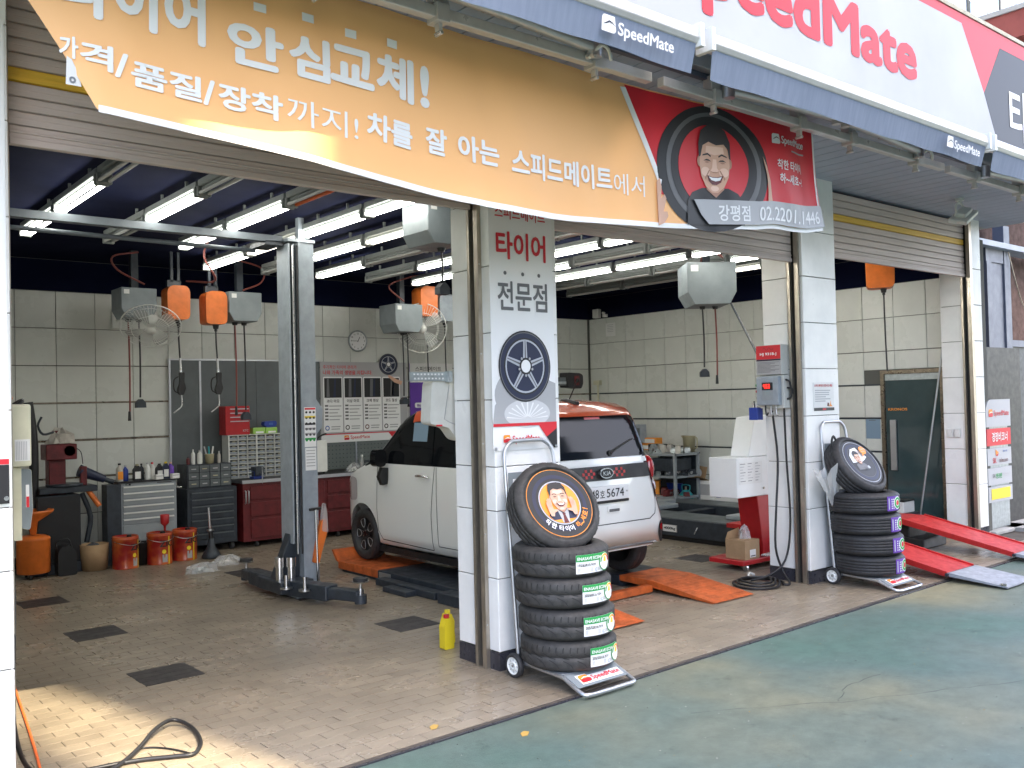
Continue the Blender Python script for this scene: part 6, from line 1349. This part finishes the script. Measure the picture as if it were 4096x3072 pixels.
t = thing('blue_cylinder_jack', 'dark blue bottle jack lying on a stand left of the grey tool chest', 'jack', (3.12, 11.6, .0)); b = MB(); b.tube([(-.16, 0, 1.14), (-.02, 0, 1.08), (.12, 0, 1.02)], lambda q: .075-.03*q, n=12, mat='print_navy', smooth=2); b.cyl((.12, 0, 1.02), (.22, 0, .98), .03, mat='lift_dark', n=10); b.build('body', t); b = MB(); b.box(.12, .28, -.1, .12, .0, .95, 'lift_dark'); b.build('stand', t)
# cream unit on the left pillar with its hose
cu_ = thing('lift_control_unit', 'cream control unit with grey lower case on the left pillar', 'control unit', (.98, 5.36, 1.22)); b = MB(); b.box(-.02, .13, -.13, .10, .33, .65, 'cream'); b.build('upper_case', cu_, .015, 2)
b = MB(); b.box(-.02, .09, -.08, .08, -.05, .325, 'cream'); b.prism(rnd([(.06, .02), (.14, -.01), (.155, .1), (.15, .31), (.07, .32)], .015), FX(0), -.10, .02, 'box_grey'); b.build('lower_case', cu_, .006)
F = FX(-.131); b = MB(); b.box(.05, .12, -.1335, -.131, .36, .47, 'paper')
for k in range(7): b.flat([(.055+k*.008, .365), (.058+k*.008, .365), (.058+k*.008, .46), (.055+k*.008, .46)], F, .004, 'print_lgrey')
b.build('rating_label', cu_); b = MB(); b.box(.105, .12, -.105, -.1005, .12, .235, 'paper'); b.box(.106, .119, -.107, -.1055, .12, .175, 'red_print'); b.build('marker', cu_)
b = MB(); b.tube([(.0, -.05, .64), (.04, -.07, .68), (.0, -.09, .74)], .018, n=7, mat='orange_hose'); b.tube([(.05, -.05, .64), (.1, -.07, .67), (.07, -.1, .645)], .012, n=6, mat='cable'); b.build('hose_stub', cu_)
# cables hanging and lying at the left
def cable_thing(name, label, pts, r, mat, sm=5, n=7):
    t = thing(name, label, 'cable', pts[0]); b = MB(); b.tube([Vector(p)-Vector(pts[0]) for p in pts], r, n=n, mat=mat, smooth=sm); b.build('strand', t); return t
cable_thing('black_hose', 'black hose hanging down the left jamb and looping on the brick floor', [(1.0, 5.28, 1.2), (.99, 5.1, .95), (.965, 5.0, .6), (.955, 4.98, .42), (.99, 5.02, .2), (1.06, 5.1, .05), (1.15, 5.02, .014), (1.30, 4.93, .014), (1.42, 4.95, .016), (1.58, 5.10, .03), (1.72, 5.27, .05), (1.86, 5.39, .04), (1.92, 5.27, .016), (1.88, 5.02, .014), (1.79, 4.86, .014), (1.70, 4.885, .014), (1.55, 4.96, .014), (1.38, 5.0, .014), (1.2, 5.0, .014), (1.0, 4.8, .014), (.7, 4.6, .014)], .0115, 'cable')
cable_thing('thin_cable', 'thin dark cable crossing the hose loop on the brick floor', [(1.50, 5.03, .008), (1.585, 5.14, .008), (1.66, 5.12, .006), (1.73, 5.02, .006), (1.785, 4.88, .006)], .005, 'cable')
cable_thing('orange_cable', 'orange cable lying along the left jamb', [(1.42, 7.4, .008), (1.33, 6.82, .008), (1.22, 5.93, .008), (1.13, 5.25, .008), (1.05, 4.8, .008), (.95, 4.4, .008)], .0075, 'orange_hose')
# pillar: perforated bracket, white panel, oil jugs
t = thing('perforated_bracket', 'perforated steel angle sticking out from the near pillar', 'bracket', (3.55, 5.42, 1.985)); b = MB(); b.box(0, .36, 0, .004, 0, .065, 'galv'); b.box(0, .36, .004, .05, 0, .004, 'galv'); b.box(.30, .34, -.04, .0, -.01, .07, 'galv'); b.build('angle', t)
hm = MB().box(0, .014, -.002, -.0005, 0, .012, 'print_white').build('hole', t); hm.location = (.03, 0, .042)
for i in range(1, 11): inst(hm, t, (.03+.03*i, 0, .042))
for i in range(11): inst(hm, t, (.035+.03*i, 0, .012))
t = thing('white_plastic_part', 'large white plastic car part hanging from the perforated bracket', 'car part', (3.85, 5.5, 1.56)); b = MB(); b.prism(rnd([(-.125, .12), (-.10, .42), (-.05, .44), (.2, .43), (.2, -.02), (.11, .0), (.04, .09), (-.02, .10)], .03), FX(0), -.06, .06, 'dirty_white'); b.build('shell', t, .02, 3)
b = MB(); b.tube([(.05, -.062, .40), (.0, -.064, .15), (.04, -.064, .13), (.12, -.064, .10)], .003, n=4, mat='print_lgrey', smooth=1); b.box(-.07, -.02, -.065, -.06, .10, .112, 'red_print'); b.build('moulding', t)
for i, (x, y, h_, lab) in enumerate(((3.985, 5.66, .205, 'yellow oil jug with red cap standing beside the near pillar'), (4.08, 5.78, .20, 'second yellow oil jug half hidden behind the near pillar'))):
    t = thing('oil_jug', lab, 'oil jug', (x, y, 0)); b = MB(); b.prism(rnd([(-.042, 0), (.042, 0), (.045, .05), (.040, .08), (.042, .17), (.022, .205), (.018, .225), (-.022, .225), (-.028, .20), (-.042, .17)], .012), FX(0), -.035, .035, 'yellow_plastic'); b.build('body', t, .008, 2); b = MB(); b.cyl((0, 0, .226), (0, 0, .252), .022, mat='red_paint' if i == 0 else 'yellow_plastic', n=14); b.build('cap', t)
# ================================================================ drive-on lift under the car
dl = thing('drive_on_lift', 'low black and orange drive-on lift carrying the white car', 'car lift', (6.05, 7.2, 0))
def tread(b, x0, x1, pts, mat):     # raised checker marks on a sloped plate; pts = [(y,z),(y,z)]
    (y0, z0), (y1, z1) = pts; n = Vector((0, -(z1-z0), y1-y0)).normalized()
    k = 0; y = .03
    L = math.hypot(y1-y0, z1-z0)
    while y < L-.03:
        x = x0+.02+(.022 if k % 2 else 0)
        while x < x1-.02:
            t = y/L; c = Vector((x, y0+(y1-y0)*t, z0+(z1-z0)*t)); d = Vector((.012, .008*(1 if k % 2 else -1), 0)); u = Vector((.002, -.003, 0))
            b.add([c-d-u+n*.0005, c+d-u+n*.0005, c+d+u+n*.0025, c-d+u+n*.0025], [(0, 1, 2, 3)], mat); x += .045
        y += .032; k += 1
for sgn, x0, x1 in (('L', -1.05, -.44), ('R', .47, 1.03)):
    b = MB(); F = Fr((x0, 0, 0), (0, 1, 0), (0, 0, 1)); W2 = x1-x0
    b.prism([(-2.04, .012), (-1.30, .112), (-.88, .112), (-.88, .06), (-1.25, .05), (-2.0, .0)], F, 0, W2, 'ramp_orange'); tread(b, x0, x1, ((-2.04, .013), (-1.30, .1135)), 'ramp_orange'); b.build('ramp', dl)
    b = MB(); b.box(x0, x1, -.875, 1.12, .03, .112, 'lift_dark'); b.box(x0+.02, x1-.02, -.9, 1.9, .0, .03, 'lift_dark'); b.build('runway', dl, .004)
    b = MB(); b.box(x0, x1, 1.125, 1.95, .03, .112, 'ramp_orange'); b.build('turnplate_section', dl, .004)
    b = MB(); b.prism([(1.96, .10), (2.0, .11), (2.10, .22), (2.07, .225), (1.95, .112)], F, .0, W2, 'ramp_orange'); b.build('stop_flap', dl)
b = MB(); b.box(-1.18, -1.06, -.1, .95, 0, .07, 'lift_dark'); b.box(-1.30, -1.18, .2, .62, 0, .05, 'lift_dark'); b.box(-1.22, -1.06, -.55, -.2, 0, .1, 'lift_dark'); b.build('side_rail', dl, .005)
b = MB(); b.box(-.43, .46, -1.32, -1.24, .01, .075, 'ramp_orange'); b.build('cross_tie', dl, .004)
b = MB(); F = FL(-1.052); 
b.box(-1.056, -1.051, .86, 1.08, .045, .10, 'alum'); b.build('name_plate', dl); b = MB(); b.box(-1.056, -1.051, -.95, -.6, .02, .1, 'ramp_orange'); b.build('rear_plate', dl)
# 4000 kg alignment lift at the back right
al = thing('alignment_lift', 'black platform lift marked 4000kg behind the white console', 'car lift', (10.1, 8.2, 0))
for x0, x1 in ((-1.0, -.38), (.45, 1.0)):
    b = MB(); b.box(x0, x1, -1.75, 2.2, .06, .28, 'lift_dark'); b.build('runway', al, .006); b = MB(); b.box(x0+.03, x1-.03, -1.7, 2.1, .281, .286, 'board_grey'); b.build('runway_top', al); b = MB(); b.box(x0+.04, x1-.04, -1.6, 2.1, 0, .06, 'black'); b.build('foot', al)
for yy in (-1.1, .1, 1.2): b = MB(); b.box(-.37, .44, yy, yy+.16, .18, .25, 'lift_dark'); b.build('cross_tie', al)
for (xx, yy, l_) in ((-.7, -1.3, .35), (-.55, .35, .4), (-.2, .7, .35), (.2, -.9, .35)): b = MB(); b.box(xx, xx+.5, yy, yy+l_, .288, .345, 'grey_paint'); b.build('rubber_block', al, .01)
b = MB(); b.box(-1.006, -1.0005, -.42, -.18, .11, .20, 'alum'); np = b.build('capacity_plate', al); F = FL(-1.0065, -.19, 0); b = MB(); b.flat([(.0, .115), (.22, .115), (.22, .195), (.0, .195)], F, .001, 'paper'); b.text('4000kg', F, .015, .13, .045, 'print_black', .03, w=.19, e=.003); b.build('lettering', np)
b = MB(); b.tube([(-1.005, -.75, .2), (-1.03, -.75, .17), (-1.03, -.72, .12)], .007, n=6, mat='alum'); b.build('latch', al)
# ================================================================ console (white box on red column)
cs = thing('test_console', 'white cabinet console on a red column behind the farther pillar', 'console', (8.35, 6.1, 0))
b = MB(); F = FX(0); b.prism([(-.08, .80), (.27, .80), (.27, .06), (.02, .06), (-.02, .4)], F, -.12, .14, 'red_paint'); b.build('column', cs, .006)
b = MB(); b.box(-.44, .28, -.16, .20, .76, 1.18, 'white_paint'); b.build('cabinet', cs, .006)
b = MB(); b.prism([(-.20, 1.182), (.28, 1.182), (.28, 1.62), (-.08, 1.60)], F, -.10, .14, 'white_paint'); b.build('hood', cs, .006)
b = MB(); b.box(-.40, .0, -.163, -.161, .90, 1.13, 'paper'); F = FX(-.163)
for j in range(3):
    for k in range(7): b.flat([(-.385+j*.13, 1.11-k*.03), (-.385+j*.13+.09-.02*((j+k) % 3), 1.11-k*.03), (-.385+j*.13+.09-.02*((j+k) % 3), 1.116-k*.03), (-.385+j*.13, 1.116-k*.03)], F, .002, 'print_lgrey' if k % 3 else 'print_grey')
b.build('chart_sheet', cs); b = MB(); b.cyl((.02, -.16, .84), (.02, -.17, .84), .012, mat='rail', n=10); b.build('lock', cs)
b = MB(); b.box(-.42, .28, -.20, .25, .06, .11, 'red_paint'); b.build('base', cs, .006)
for sx_ in (-.36, .2): b = MB(); b.cyl((sx_, -.17, .03), (sx_+.03, -.17, .03), .03, mat='steel', n=12); b.build('caster', cs)
t = thing('cardboard_box', 'open cardboard box on the red console base', 'box', (8.13, 6.05, .112)); b = MB(); b.box(-.14, .11, -.13, .12, 0, .20, 'cardboard'); b.prism([(-.14, .20), (.11, .20), (.09, .30), (-.10, .27)], FX(.115), -.005, .0, 'cardboard'); b.build('carton', t); b = MB(); b.box(-.06, .04, -.133, -.1305, .02, .10, 'paper'); b.box(-.05, .03, -.135, -.1335, .03, .04, 'print_black'); b.build('label_print', t); b = MB(); crumple(b, .09, .15, 'clear_bag', 41, 10); o = b.build('film', t); o.location = (.03, 0, .2)
t = thing('work_glove', 'dirty white work glove on the edge of the red console base', 'glove', (8.44, 5.93, .112)); b = MB()
b.prism(rnd([(-.05, -.03), (.05, -.035), (.08, -.02), (.08, .035), (.03, .045), (-.05, .04)], .012), FZ(.0), 0, .022, 'dirty_white'); b.build('palm', t, .006, 2)
for k in range(4): b = MB(); b.tube([(-.045, -.022+.018*k, .014), (-.085, -.026+.020*k, .012), (-.115+.008*abs(k-1.5), -.028+.022*k, .008)], .0088, n=6, mat='dirty_white'); b.build('finger', t)
b = MB(); b.tube([(.0, .04, .012), (-.03, .065, .012), (-.06, .07, .009)], .009, n=6, mat='dirty_white'); b.build('thumb', t)
# control box on the farther pillar, with hoses
cb = thing('inflator_control_box', 'wall control box with red HJ 931B-J label and red digits', 'control box', (7.79, 5.38, 1.70))
b = MB(); b.box(-.065, .063, -.14, .145, .33, .625, 'dirty_white'); b.build('upper_case', cb, .008, 2); b = MB(); b.box(-.04, .063, -.15, .13, -.0, .325, 'dirty_white'); b.build('lower_case', cb, .008, 2)
F = FL(-.0655, .142, 0); b = MB(); b.flat([(.0, .485), (.28, .485), (.28, .62), (.0, .62)], F, .002, 'red_print'); b.flat([(0, .468), (.28, .468), (.28, .484), (0, .484)], F, .002, 'print_navy'); b.flat([(.0, .335), (.28, .335), (.28, .466), (0, .466)], F, .002, 'print_lgrey'); b.build('front_plate', cb)
b = MB(); b.text('HJ 931B-J', F, .045, .515, .034, 'print_white', .03, w=.19, e=.004); b.tube([F(.08+.012*i, .585+.012*math.sin(i*1.3), .004) for i in range(11)], .0015, n=4, mat='print_black'); 
for k in range(9): b.flat([(.015, .452-k*.012), (.265-.05*((k*7) % 3), .452-k*.012), (.265-.05*((k*7) % 3), .456-k*.012), (.015, .456-k*.012)], F, .004, 'print_grey')
b.build('lettering', cb)
b = MB(); b.box(-.095, -.04, -.125, .135, .03, .315, 'lift_grey'); b.build('cover', cb, .014, 2)
F = FL(-.096, .135, 0); b = MB(); b.flat([(.07, .18), (.195, .18), (.195, .255), (.07, .255)], F, .002, 'print_black'); b.flat([(.07, .08), (.195, .08), (.195, .176), (.07, .176)], F, .002, 'grey_paint'); b.build('display_window', cb)
b = MB(); SEG = {'4': 'bcfg', '0': 'abcdef', '3': 'abcdg'}
for k, ch in enumerate('403'):
    x0 = .088+k*.027; S_ = dict(a=(0, .034, .016, .038), g=(0, .016, .016, .020), d=(0, -.002, .016, .002), f=(0, .018, .004, .038), b=(.012, .018, .016, .038), e=(0, -.002, .004, .018), c=(.012, -.002, .016, .018))
    for q in SEG[ch]: u0, v0, u1, v1 = S_[q]; b.flat([(x0+u0, .20+v0), (x0+u1, .20+v0), (x0+u1, .20+v1), (x0+u0, .20+v1)], F, .004, 'led_red')
b.build('digits', cb)
for dy_, m in ((.23, 'print_green'), (.17, 'red_print'), (.11, 'steel')): b = MB(); b.cyl((-.07, .136, dy_), (-.07, .15, dy_), .013, mat=m, n=10); b.build('button', cb)
b = MB(); b.tube([(-.02, -.155, .28), (.0, -.19, .25), (.02, -.19, .12), (.0, -.155, .09)], .010, n=6, mat='black'); b.tube([(0, -.156, .2), (.02, -.20, .19), (.03, -.2, .14)], .008, n=6, mat='cable'); b.build('handle', cb)
for yy in (.06, .0, -.06): b = MB(); b.tube([(-.05, yy, .03), (-.05, yy, -.03), (-.055, yy-.015, -.07), (-.05, yy-.03, -.04)], .008, n=6, mat='steel' if yy < .05 else 'black'); b.build('fitting', cb)
t = thing('pen_holder', 'blue plastic pen holder left of the control box', 'pen holder', (7.80, 5.60, 1.585)); b = MB(); b.box(-.05, .05, -.05, .05, 0, .125, 'blue_plastic'); b.build('cup', t, .004)
for k in range(4): b = MB(); b.cyl((-.03+.02*k, 0, .05), (-.035+.025*k, .01, .17+.02*(k % 2)), .007, n=6, mat=('chrome', 'black', 'chrome', 'paper')[k]); b.build('pen', t)
hz = thing('inflator_hose', 'black hose hanging from the control box and coiled on the floor', 'hose', (7.6, 5.4, 0)); b = MB(); pts = [(.16, -.02, 1.68), (.20, -.04, 1.2), (.12, -.06, .7), (.08, -.07, .35), (.14, -.10, .12), (.08, -.22, .02)]
for i in range(34):
    a = -1.0+2*PI*i/11; rr = .25-.04*(i//11)+.012*math.sin(i*1.7); pts.append((-.12+rr*math.cos(a)*1.02, .0+rr*math.sin(a)*.92, .016+.018*(i//11)))
b.tube(pts, .0115, n=7, mat='cable', smooth=4); b.build('coil', hz)
b = MB(); b.tube([(.17, -.15, 1.72), (.20, -.14, 1.2), (.22, -.15, .6), (.16, -.12, .22), (.0, -.03, .08), (-.1, .1, .03)], .0105, n=7, mat='cable', smooth=5); b.build('supply_line', hz)
b = MB(); b.tube([(.02, .22, .02), (.10, .26, .05), (.16, .25, .03)], .014, n=7, mat='dirty_white'); b.build('chuck', hz)
# ================================================================ right-hand bay: red ramps, battery, pole
def red_ramp(x, label):
    t = thing('red_ramp', label, 'ramp', (x, 4.25, 0), 0, 'red ramps of the right bay lift'); b = MB(); F = Fr((-.29, 0, 0), (0, 1, 0), (0, 0, 1))
    b.prism([(0, .07), (1.25, .33), (2.6, .33), (2.6, .28), (1.25, .28), (.02, .035)], F, 0, .58, 'red_ramp')
    b.build('plate', t)
    for sx_ in (-.295, .27): b = MB(); b.prism([(0, .05), (1.25, .31), (1.25, .345), (0, .085)], Fr((sx_, 0, 0), (0, 1, 0), (0, 0, 1)), 0, .022, 'red_ramp'); b.build('side_lip', t)
    b = MB(); b.prism([(-.02, .075), (-.56, .012), (-.56, 0), (-.02, .04)], F, .0, .58, 'ramp_grey'); b.build('toe_plate', t)
    b = MB(); b.cyl((-.3, .0, .055), (.3, .0, .055), .016, mat='lift_dark', n=10); b.cyl((-.29, -.55, .03), (-.29, -.5, .03), .012, mat='steel', n=8); b.build('hinge', t)
    b = MB(); b.box(-.2, .2, 1.2, 2.6, .0, .27, 'black'); b.box(-.25, .3, 1.0, 1.4, 0, .12, 'black'); b.build('lift_base', t, .01); return t
red_ramp(9.19, 'red steel ramp with grey toe, right beside the far tyre stack'); red_ramp(10.72, 'red steel ramp with grey toe at the right edge of the photo')
t = thing('car_battery', 'small white car battery on the floor in front of the glass door', 'battery', (11.35, 5.95, 0)); b = MB(); b.box(-.14, .14, -.08, .08, .3, .44, 'white_plastic'); b.build('case', t, .006); b = MB(); b.box(-.14, .14, -.08, .08, .441, .46, 'black'); b.cyl((-.09, 0, .46), (-.09, 0, .48), .01, mat='steel', n=8); b.build('lid', t); b = MB(); b.box(-.2, .2, -.12, .12, 0, .298, 'lift_dark'); b.build('stand', t)
t = thing('long_pole', 'long thin white pole leaning beside the glass door', 'pole', (11.80, 5.98, 0)); b = MB(); b.cyl((0, 0, .06), (.04, -.38, 2.44), .013, mat='alum', n=10); b.tube([(0, 0, .06), (-.02, .03, .035), (-.08, .13, .03), (-.14, .22, .028)], .012, n=8, mat='alum'); b.build('tube', t)
t = thing('wall_note', 'pale paper note on the tiled wall left of the glass door', 'paper note', (XR-.0025, 6.66, 1.2)); b = MB(); b.box(-.0012, 0, -.105, .105, 0, .29, 'blue_tint'); b.build('sheet', t); b = MB(); F = FL(-.0013, .09, 0); b.flat([(.03, .25), (.13, .25), (.13, .26), (.03, .26)], F, .002, 'print_grey'); b.build('line', t)
t = thing('wall_notice', 'small pale notice high on the right wall near the corner', 'paper note', (XR-.0025, 11.65, 2.97)); b = MB(); b.box(-.0012, 0, -.12, .12, 0, .24, 'paper'); b.build('sheet', t); b = MB(); F = FL(-.0013, .1, 0)
for k in range(5): b.flat([(.02, .2-k*.03), (.17, .2-k*.03), (.17, .207-k*.03), (.02, .207-k*.03)], F, .002, 'print_lgrey')
b.build('line', t)
t = thing('security_camera', 'white box security camera on the navy band above the right wall', 'camera', (XR-.005, 11.85, 3.32)); b = MB(); b.box(-.10, 0, .02, .16, .0, .16, 'white_plastic'); b.build('housing', t, .01); b = MB(); b.cyl((-.05, -.12, .0), (-.05, -.12, .05), .05, mat='white_plastic', n=14); b.cyl((-.05, -.06, .08), (0, -.06, .08), .02, mat='white_plastic', n=10); b.build('dome', t)
t = thing('wall_pipe', 'cream wall bracket pipe in the back right corner', 'pipe', (XR-.06, 11.95, 1.7)); b = MB(); b.tube([(0, 0, 0), (0, 0, .45), (0, .08, .46)], .018, n=8, mat='cream', smooth=1); b.box(-.02, .058, -.04, .1, .40, .48, 'cream'); b.build('tubing', t)
for k in range(2):
    t = thing('light_switch', ['left white light switch on the third pier', 'right white light switch on the third pier'][k], 'light switch', (11.675, 5.47-.09*k, 1.25)); b = MB(); b.box(-.010, .0, -.037, .037, 0, .105, 'white_plastic'); b.build('plate', t, .003); b = MB(); b.box(-.014, -.0105, -.02, .02, .025, .08, 'paper'); b.build('rocker', t)
t = thing('brace_pole', 'thin dark green pole slanting from the large cable box to the far pillar', 'pole', (9.60, 7.3, 3.15)); b = MB(); b.cyl((0, 0, 0), (-1.80, -1.82, -1.05), .013, mat='lift_dark', n=8); b.build('tube', t)
# ================================================================ clutter at the right wall
ct = thing('tool_cart', 'grey steel shelf cart full of parts at the right wall', 'cart', (11.1, 9.65, 0))
for z in (.28, .60, .94): b = MB(); b.box(-.28, .28, -.40, .42, z, z+.03, 'grey_paint'); b.build('shelf', ct)
for sx_ in (-.29, .25):
    for sy in (-.40, .38): b = MB(); b.box(sx_, sx_+.04, sy, sy+.04, .06, .98, 'grey_paint'); b.build('post', ct)
b = MB(); b.box(-.27, .2, -.32, .1, .70, .90, 'lift_dark'); b.build('drawer_unit', ct, .01)
rr_ = random.Random(5)
b = MB(); b.box(.262, .275, -.38, .40, .3, .93, 'lift_dark'); b.build('back_panel', ct)
for i in range(33):
    z = (.31, .63, .97)[i % 3]; x = rr_.uniform(-.2, .2); y = rr_.uniform(-.35, .35); m = ('black', 'lift_dark', 'galv', 'red_dark', 'board_grey', 'cloth')[i % 6]; h_ = rr_.uniform(.04, .15)
    t = thing('loose_part', f"{['small', 'flat', 'long', 'bulky'][i % 4]} {['black', 'dark', 'steel', 'red', 'grey', 'pale'][i % 6]} part on the {['bottom', 'middle', 'top'][i % 3]} shelf of the grey cart, {ORD[i//3]} of its shelf", 'part', (11.1+x, 9.65+y, z+.001), rr_.uniform(0, 3), 'loose parts on the grey cart'); b = MB(); q = rr_.uniform(.04, .1)
    b.prism(rnd([(-q, 0), (q, 0), (q*.8, h_*.6), (q*.2, h_), (-q*.6, h_*.9)], .01), FX(0), -.04, .04, m); b.build('body', t, .006); b = MB(); b.cyl((q*.3, -.05, h_*.4), (q*.3, .05, h_*.4), h_*.25, mat='steel', n=8); b.build('fitting', t)
def simple_box(name, label, cat, x, y, z, sx_, sy, h_, mat, rz=0, lab=None, ltxt=None):
    t = thing(name, label, cat, (x, y, z), rz); b = MB(); b.box(-sx_/2, sx_/2, -sy/2, sy/2, 0, h_, mat); b.build('carton', t, .004); F = FL(-sx_/2-.0005, sy/2, 0); b = MB(); b.flat([(sy*.1, h_*.15), (sy*.9, h_*.15), (sy*.9, h_*.8), (sy*.1, h_*.8)] if not ltxt else [(sy*.05, h_*.72), (sy*.25, h_*.72), (sy*.25, h_*.9), (sy*.05, h_*.9)], F, .002, lab or 'print_lgrey')
    if ltxt: b.text(ltxt, F, sy*.28, h_*.2, h_*.32, 'print_black', .03, w=sy*.5, e=.003)
    b.build('print', t); return t
simple_box('monitor_box', 'dark grey monitor case on the wall behind the cart', 'case', 11.5, 10.62, 1.1, .14, .24, .30, 'lift_grey', lab='board_grey')
for k in range(2): simple_box('yellow_parts_box', ['lower yellow parts box behind the cart', 'upper yellow parts box behind the cart'][k], 'box', 11.6, 10.42, .97+.105*k, .16, .34, .10, 'print_orange', lab='paper')
simple_box('tool_case', 'black tool case with red latch on the cart top', 'case', 11.3, 9.99, .971, .2, .30, .12, 'black', lab='red_dark')
jg = thing('measuring_jug', 'tan measuring jug on a stand against the right wall', 'jug', (11.6, 9.62, .96)); b = MB(); b.lathe([(0, 0), (.085, 0), (.105, .25), (.11, .255), (.10, .25), (.08, .015), (0, .015)], 22, 'tan_plastic'); b.prism([(.095, .20), (.15, .26), (.095, .256)], Fr((0, 0, 0), (0, 1, 0), (0, 0, 1)), -.03, .03, 'tan_plastic'); b.build('body', jg); b = MB(); b.tube([(0, -.10, .22), (0, -.16, .22), (0, -.155, .08), (0, -.09, .05)], .010, n=7, mat='tan_plastic'); b.build('handle', jg)
t = thing('drain_stand', 'dark tripod stand with hoses under the tan jug', 'stand', (11.6, 9.62, 0)); b = MB()
for k in range(3): a = 2.1*k+.5; b.cyl((.02*math.cos(a), .02*math.sin(a), .93), (.22*math.cos(a), .22*math.sin(a), 0), .014, mat='lift_dark', n=8)
b.box(-.12, .12, -.12, .12, .93, .955, 'black'); b.build('legs', t); b = MB()
for k in range(3): b.tube([(-.1, .1-.1*k, .93), (-.16, .05-.08*k, .75), (-.12, .08-.1*k, .55), (-.1, .1*k-.1, .3)], .012, n=6, mat='galv' if k else 'cable')
b.build('hose', t)
for k, (y, z, sy, h_, lt, lab) in enumerate(((9.16, .0, .36, .27, None, 'white carton at the bottom left of the carton pile'), (9.16, .272, .36, .26, None, 'white carton with green print on top of the pile'), (8.76, 0, .42, .40, 'ZICX7', 'white oil carton printed ZICX7 beside the console'), (8.40, 0, .26, .38, None, 'white carton at the right end half hidden by the console'))):
    simple_box('oil_carton', lab, 'carton', 11.55, y, z, .3, sy, h_, 'paper', lab='print_blue' if lt or k == 3 else 'print_lgrey', ltxt=lt)
t = thing('cardboard_flap_box', 'open brown cardboard lying on the white cartons', 'box', (11.5, 9.3, .535), R(8)); b = MB(); b.prism([(-.30, .0), (.05, .0), (.10, .20), (-.22, .24)], FL(0), -.005, .0, 'cardboard'); b.prism([(0, 0), (.34, -.0), (.30, .26), (.02, .22)], Fr((-.02, .2, .0), (0, -1, 0), (-.9, 0, .3)), 0, .005, 'cardboard'); b.build('flap', t); b = MB(); F = FL(-.006); b.disc(-.04, .11, .045, .06, F, 0, 'paper', 14); b.build('print', t)
t = thing('gas_cylinder', 'turquoise refrigerant cylinder beside the white cartons', 'gas cylinder', (11.25, 9.42, .0)); b = MB(); b.lathe([(0, 0), (.09, 0), (.115, .02), (.12, .05), (.12, .24), (.105, .32), (.06, .37), (.03, .39), (0, .39)], 24, 'cyan_paint'); b.build('body', t); b = MB(); b.tube([(0, -.06, .36), (0, -.08, .46), (0, .08, .46), (0, .06, .36)], .009, n=6, mat='cyan_paint', smooth=2); b.cyl((0, 0, .39), (0, 0, .44), .018, mat='rail', n=8); b.build('collar', t); b = MB(); F = FL(-.1215, .05, 0); b.flat([(0, .08), (.1, .08), (.1, .2), (0, .2)], F, .001, 'steel_blue'); b.build('label_print', t)
for k, (x, y, z, m, lab) in enumerate(((11.35, 9.85, .0, 'blue_plastic', 'blue crate under the cart edge'), (11.4, 9.72, .26, 'blue_plastic', 'upper blue box next to the cart post'), (11.15, 9.52, .0, 'red_paint', 'red crate in front of the blue boxes'), (11.0, 9.9, .32, 'print_orange', 'orange yellow crate on the lower cart shelf'))):
    t = thing('plastic_crate', lab, 'crate', (x, y, z), .2*k); b = MB(); b.box(-.1, .1, -.13, .13, 0, .012, m)
    for (a0, a1, c0, c1) in ((-.1, -.088, -.13, .13), (.088, .1, -.13, .13), (-.088, .088, -.13, -.118), (-.088, .088, .118, .13)): b.box(a0, a1, c0, c1, .012, .20, m)
    b.build('tray', t); b = MB(); b.box(-.108, .108, -.138, .138, .2, .215, m); b.build('rim', t)
ab = thing('alignment_camera_beam', 'horizontal camera beam of the wheel aligner above the car roof', 'aligner', (9.4, 10.0, 2.12)); b = MB(); b.box(-2.0, -.12, -.05, .05, -.07, .05, 'board_grey'); b.box(-2.0, -.12, -.055, -.05, -.05, -.01, 'galv'); b.build('beam', ab, .01); b = MB(); b.prism(rnd([(-.15, -.10), (.12, -.12), (.16, -.05), (.16, .08), (.10, .11), (-.15, .12)], .025), FX(0), -.09, .09, 'black'); b.build('camera_head', ab, .012, 2); b = MB(); F = FX(-.0905); b.box(-.02, .08, -.094, -.0905, -.07, .07, 'red_dark'); b.cyl((.03, -.11, 0), (.03, -.09, 0), .03, mat='black_gloss', n=14); b.build('lens', ab); b = MB(); b.tube([(-1.2, .06, .0), (-1.2, .2, -.5), (-1.2, .2, -2.12)], .05, n=8, mat='board_grey', smooth=1); b.build('post', ab)
gr = random.Random(12); b = MB()
for i in range(420):
    x, y = gr.uniform(2.2, 10.5), gr.uniform(1.4, 4.15); q = gr.uniform(.0015, .0048); a = gr.uniform(0, 6); h_ = q*gr.uniform(.5, 1.1)
    b.add([(x+q*math.cos(a+k*2.1), y+q*1.2*math.sin(a+k*2.1), 0) for k in range(3)]+[(x, y, h_)], [(0, 1, 3), (1, 2, 3), (2, 0, 3)], ('concrete', 'joint', 'cloth', 'leaf')[i % 4])
tag(b.build('grit', loc=(0, 0, -.0135)), 'loose grit and crumbs scattered on the green yard', 'grit', kind='stuff')
# crumbs on the ground
for (x, y, z, lab) in ((2.95, 4.33, 0, 'small yellow crumb on the bricks near the street edge'), (3.28, 3.93, -.014, 'small dry leaf on the green yard')):
    t = thing('dry_leaf', lab, 'leaf', (x, y, z)); b = MB(); b.prism([(-.03, -.01), (.0, -.02), (.03, 0), (.01, .022), (-.02, .018)], Fr((0, 0, .004), (1, 0, .12), (0, 1, .25)), 0, .004, 'leaf'); b.build('blade', t)
bpy.data.scenes.remove(_tmp)
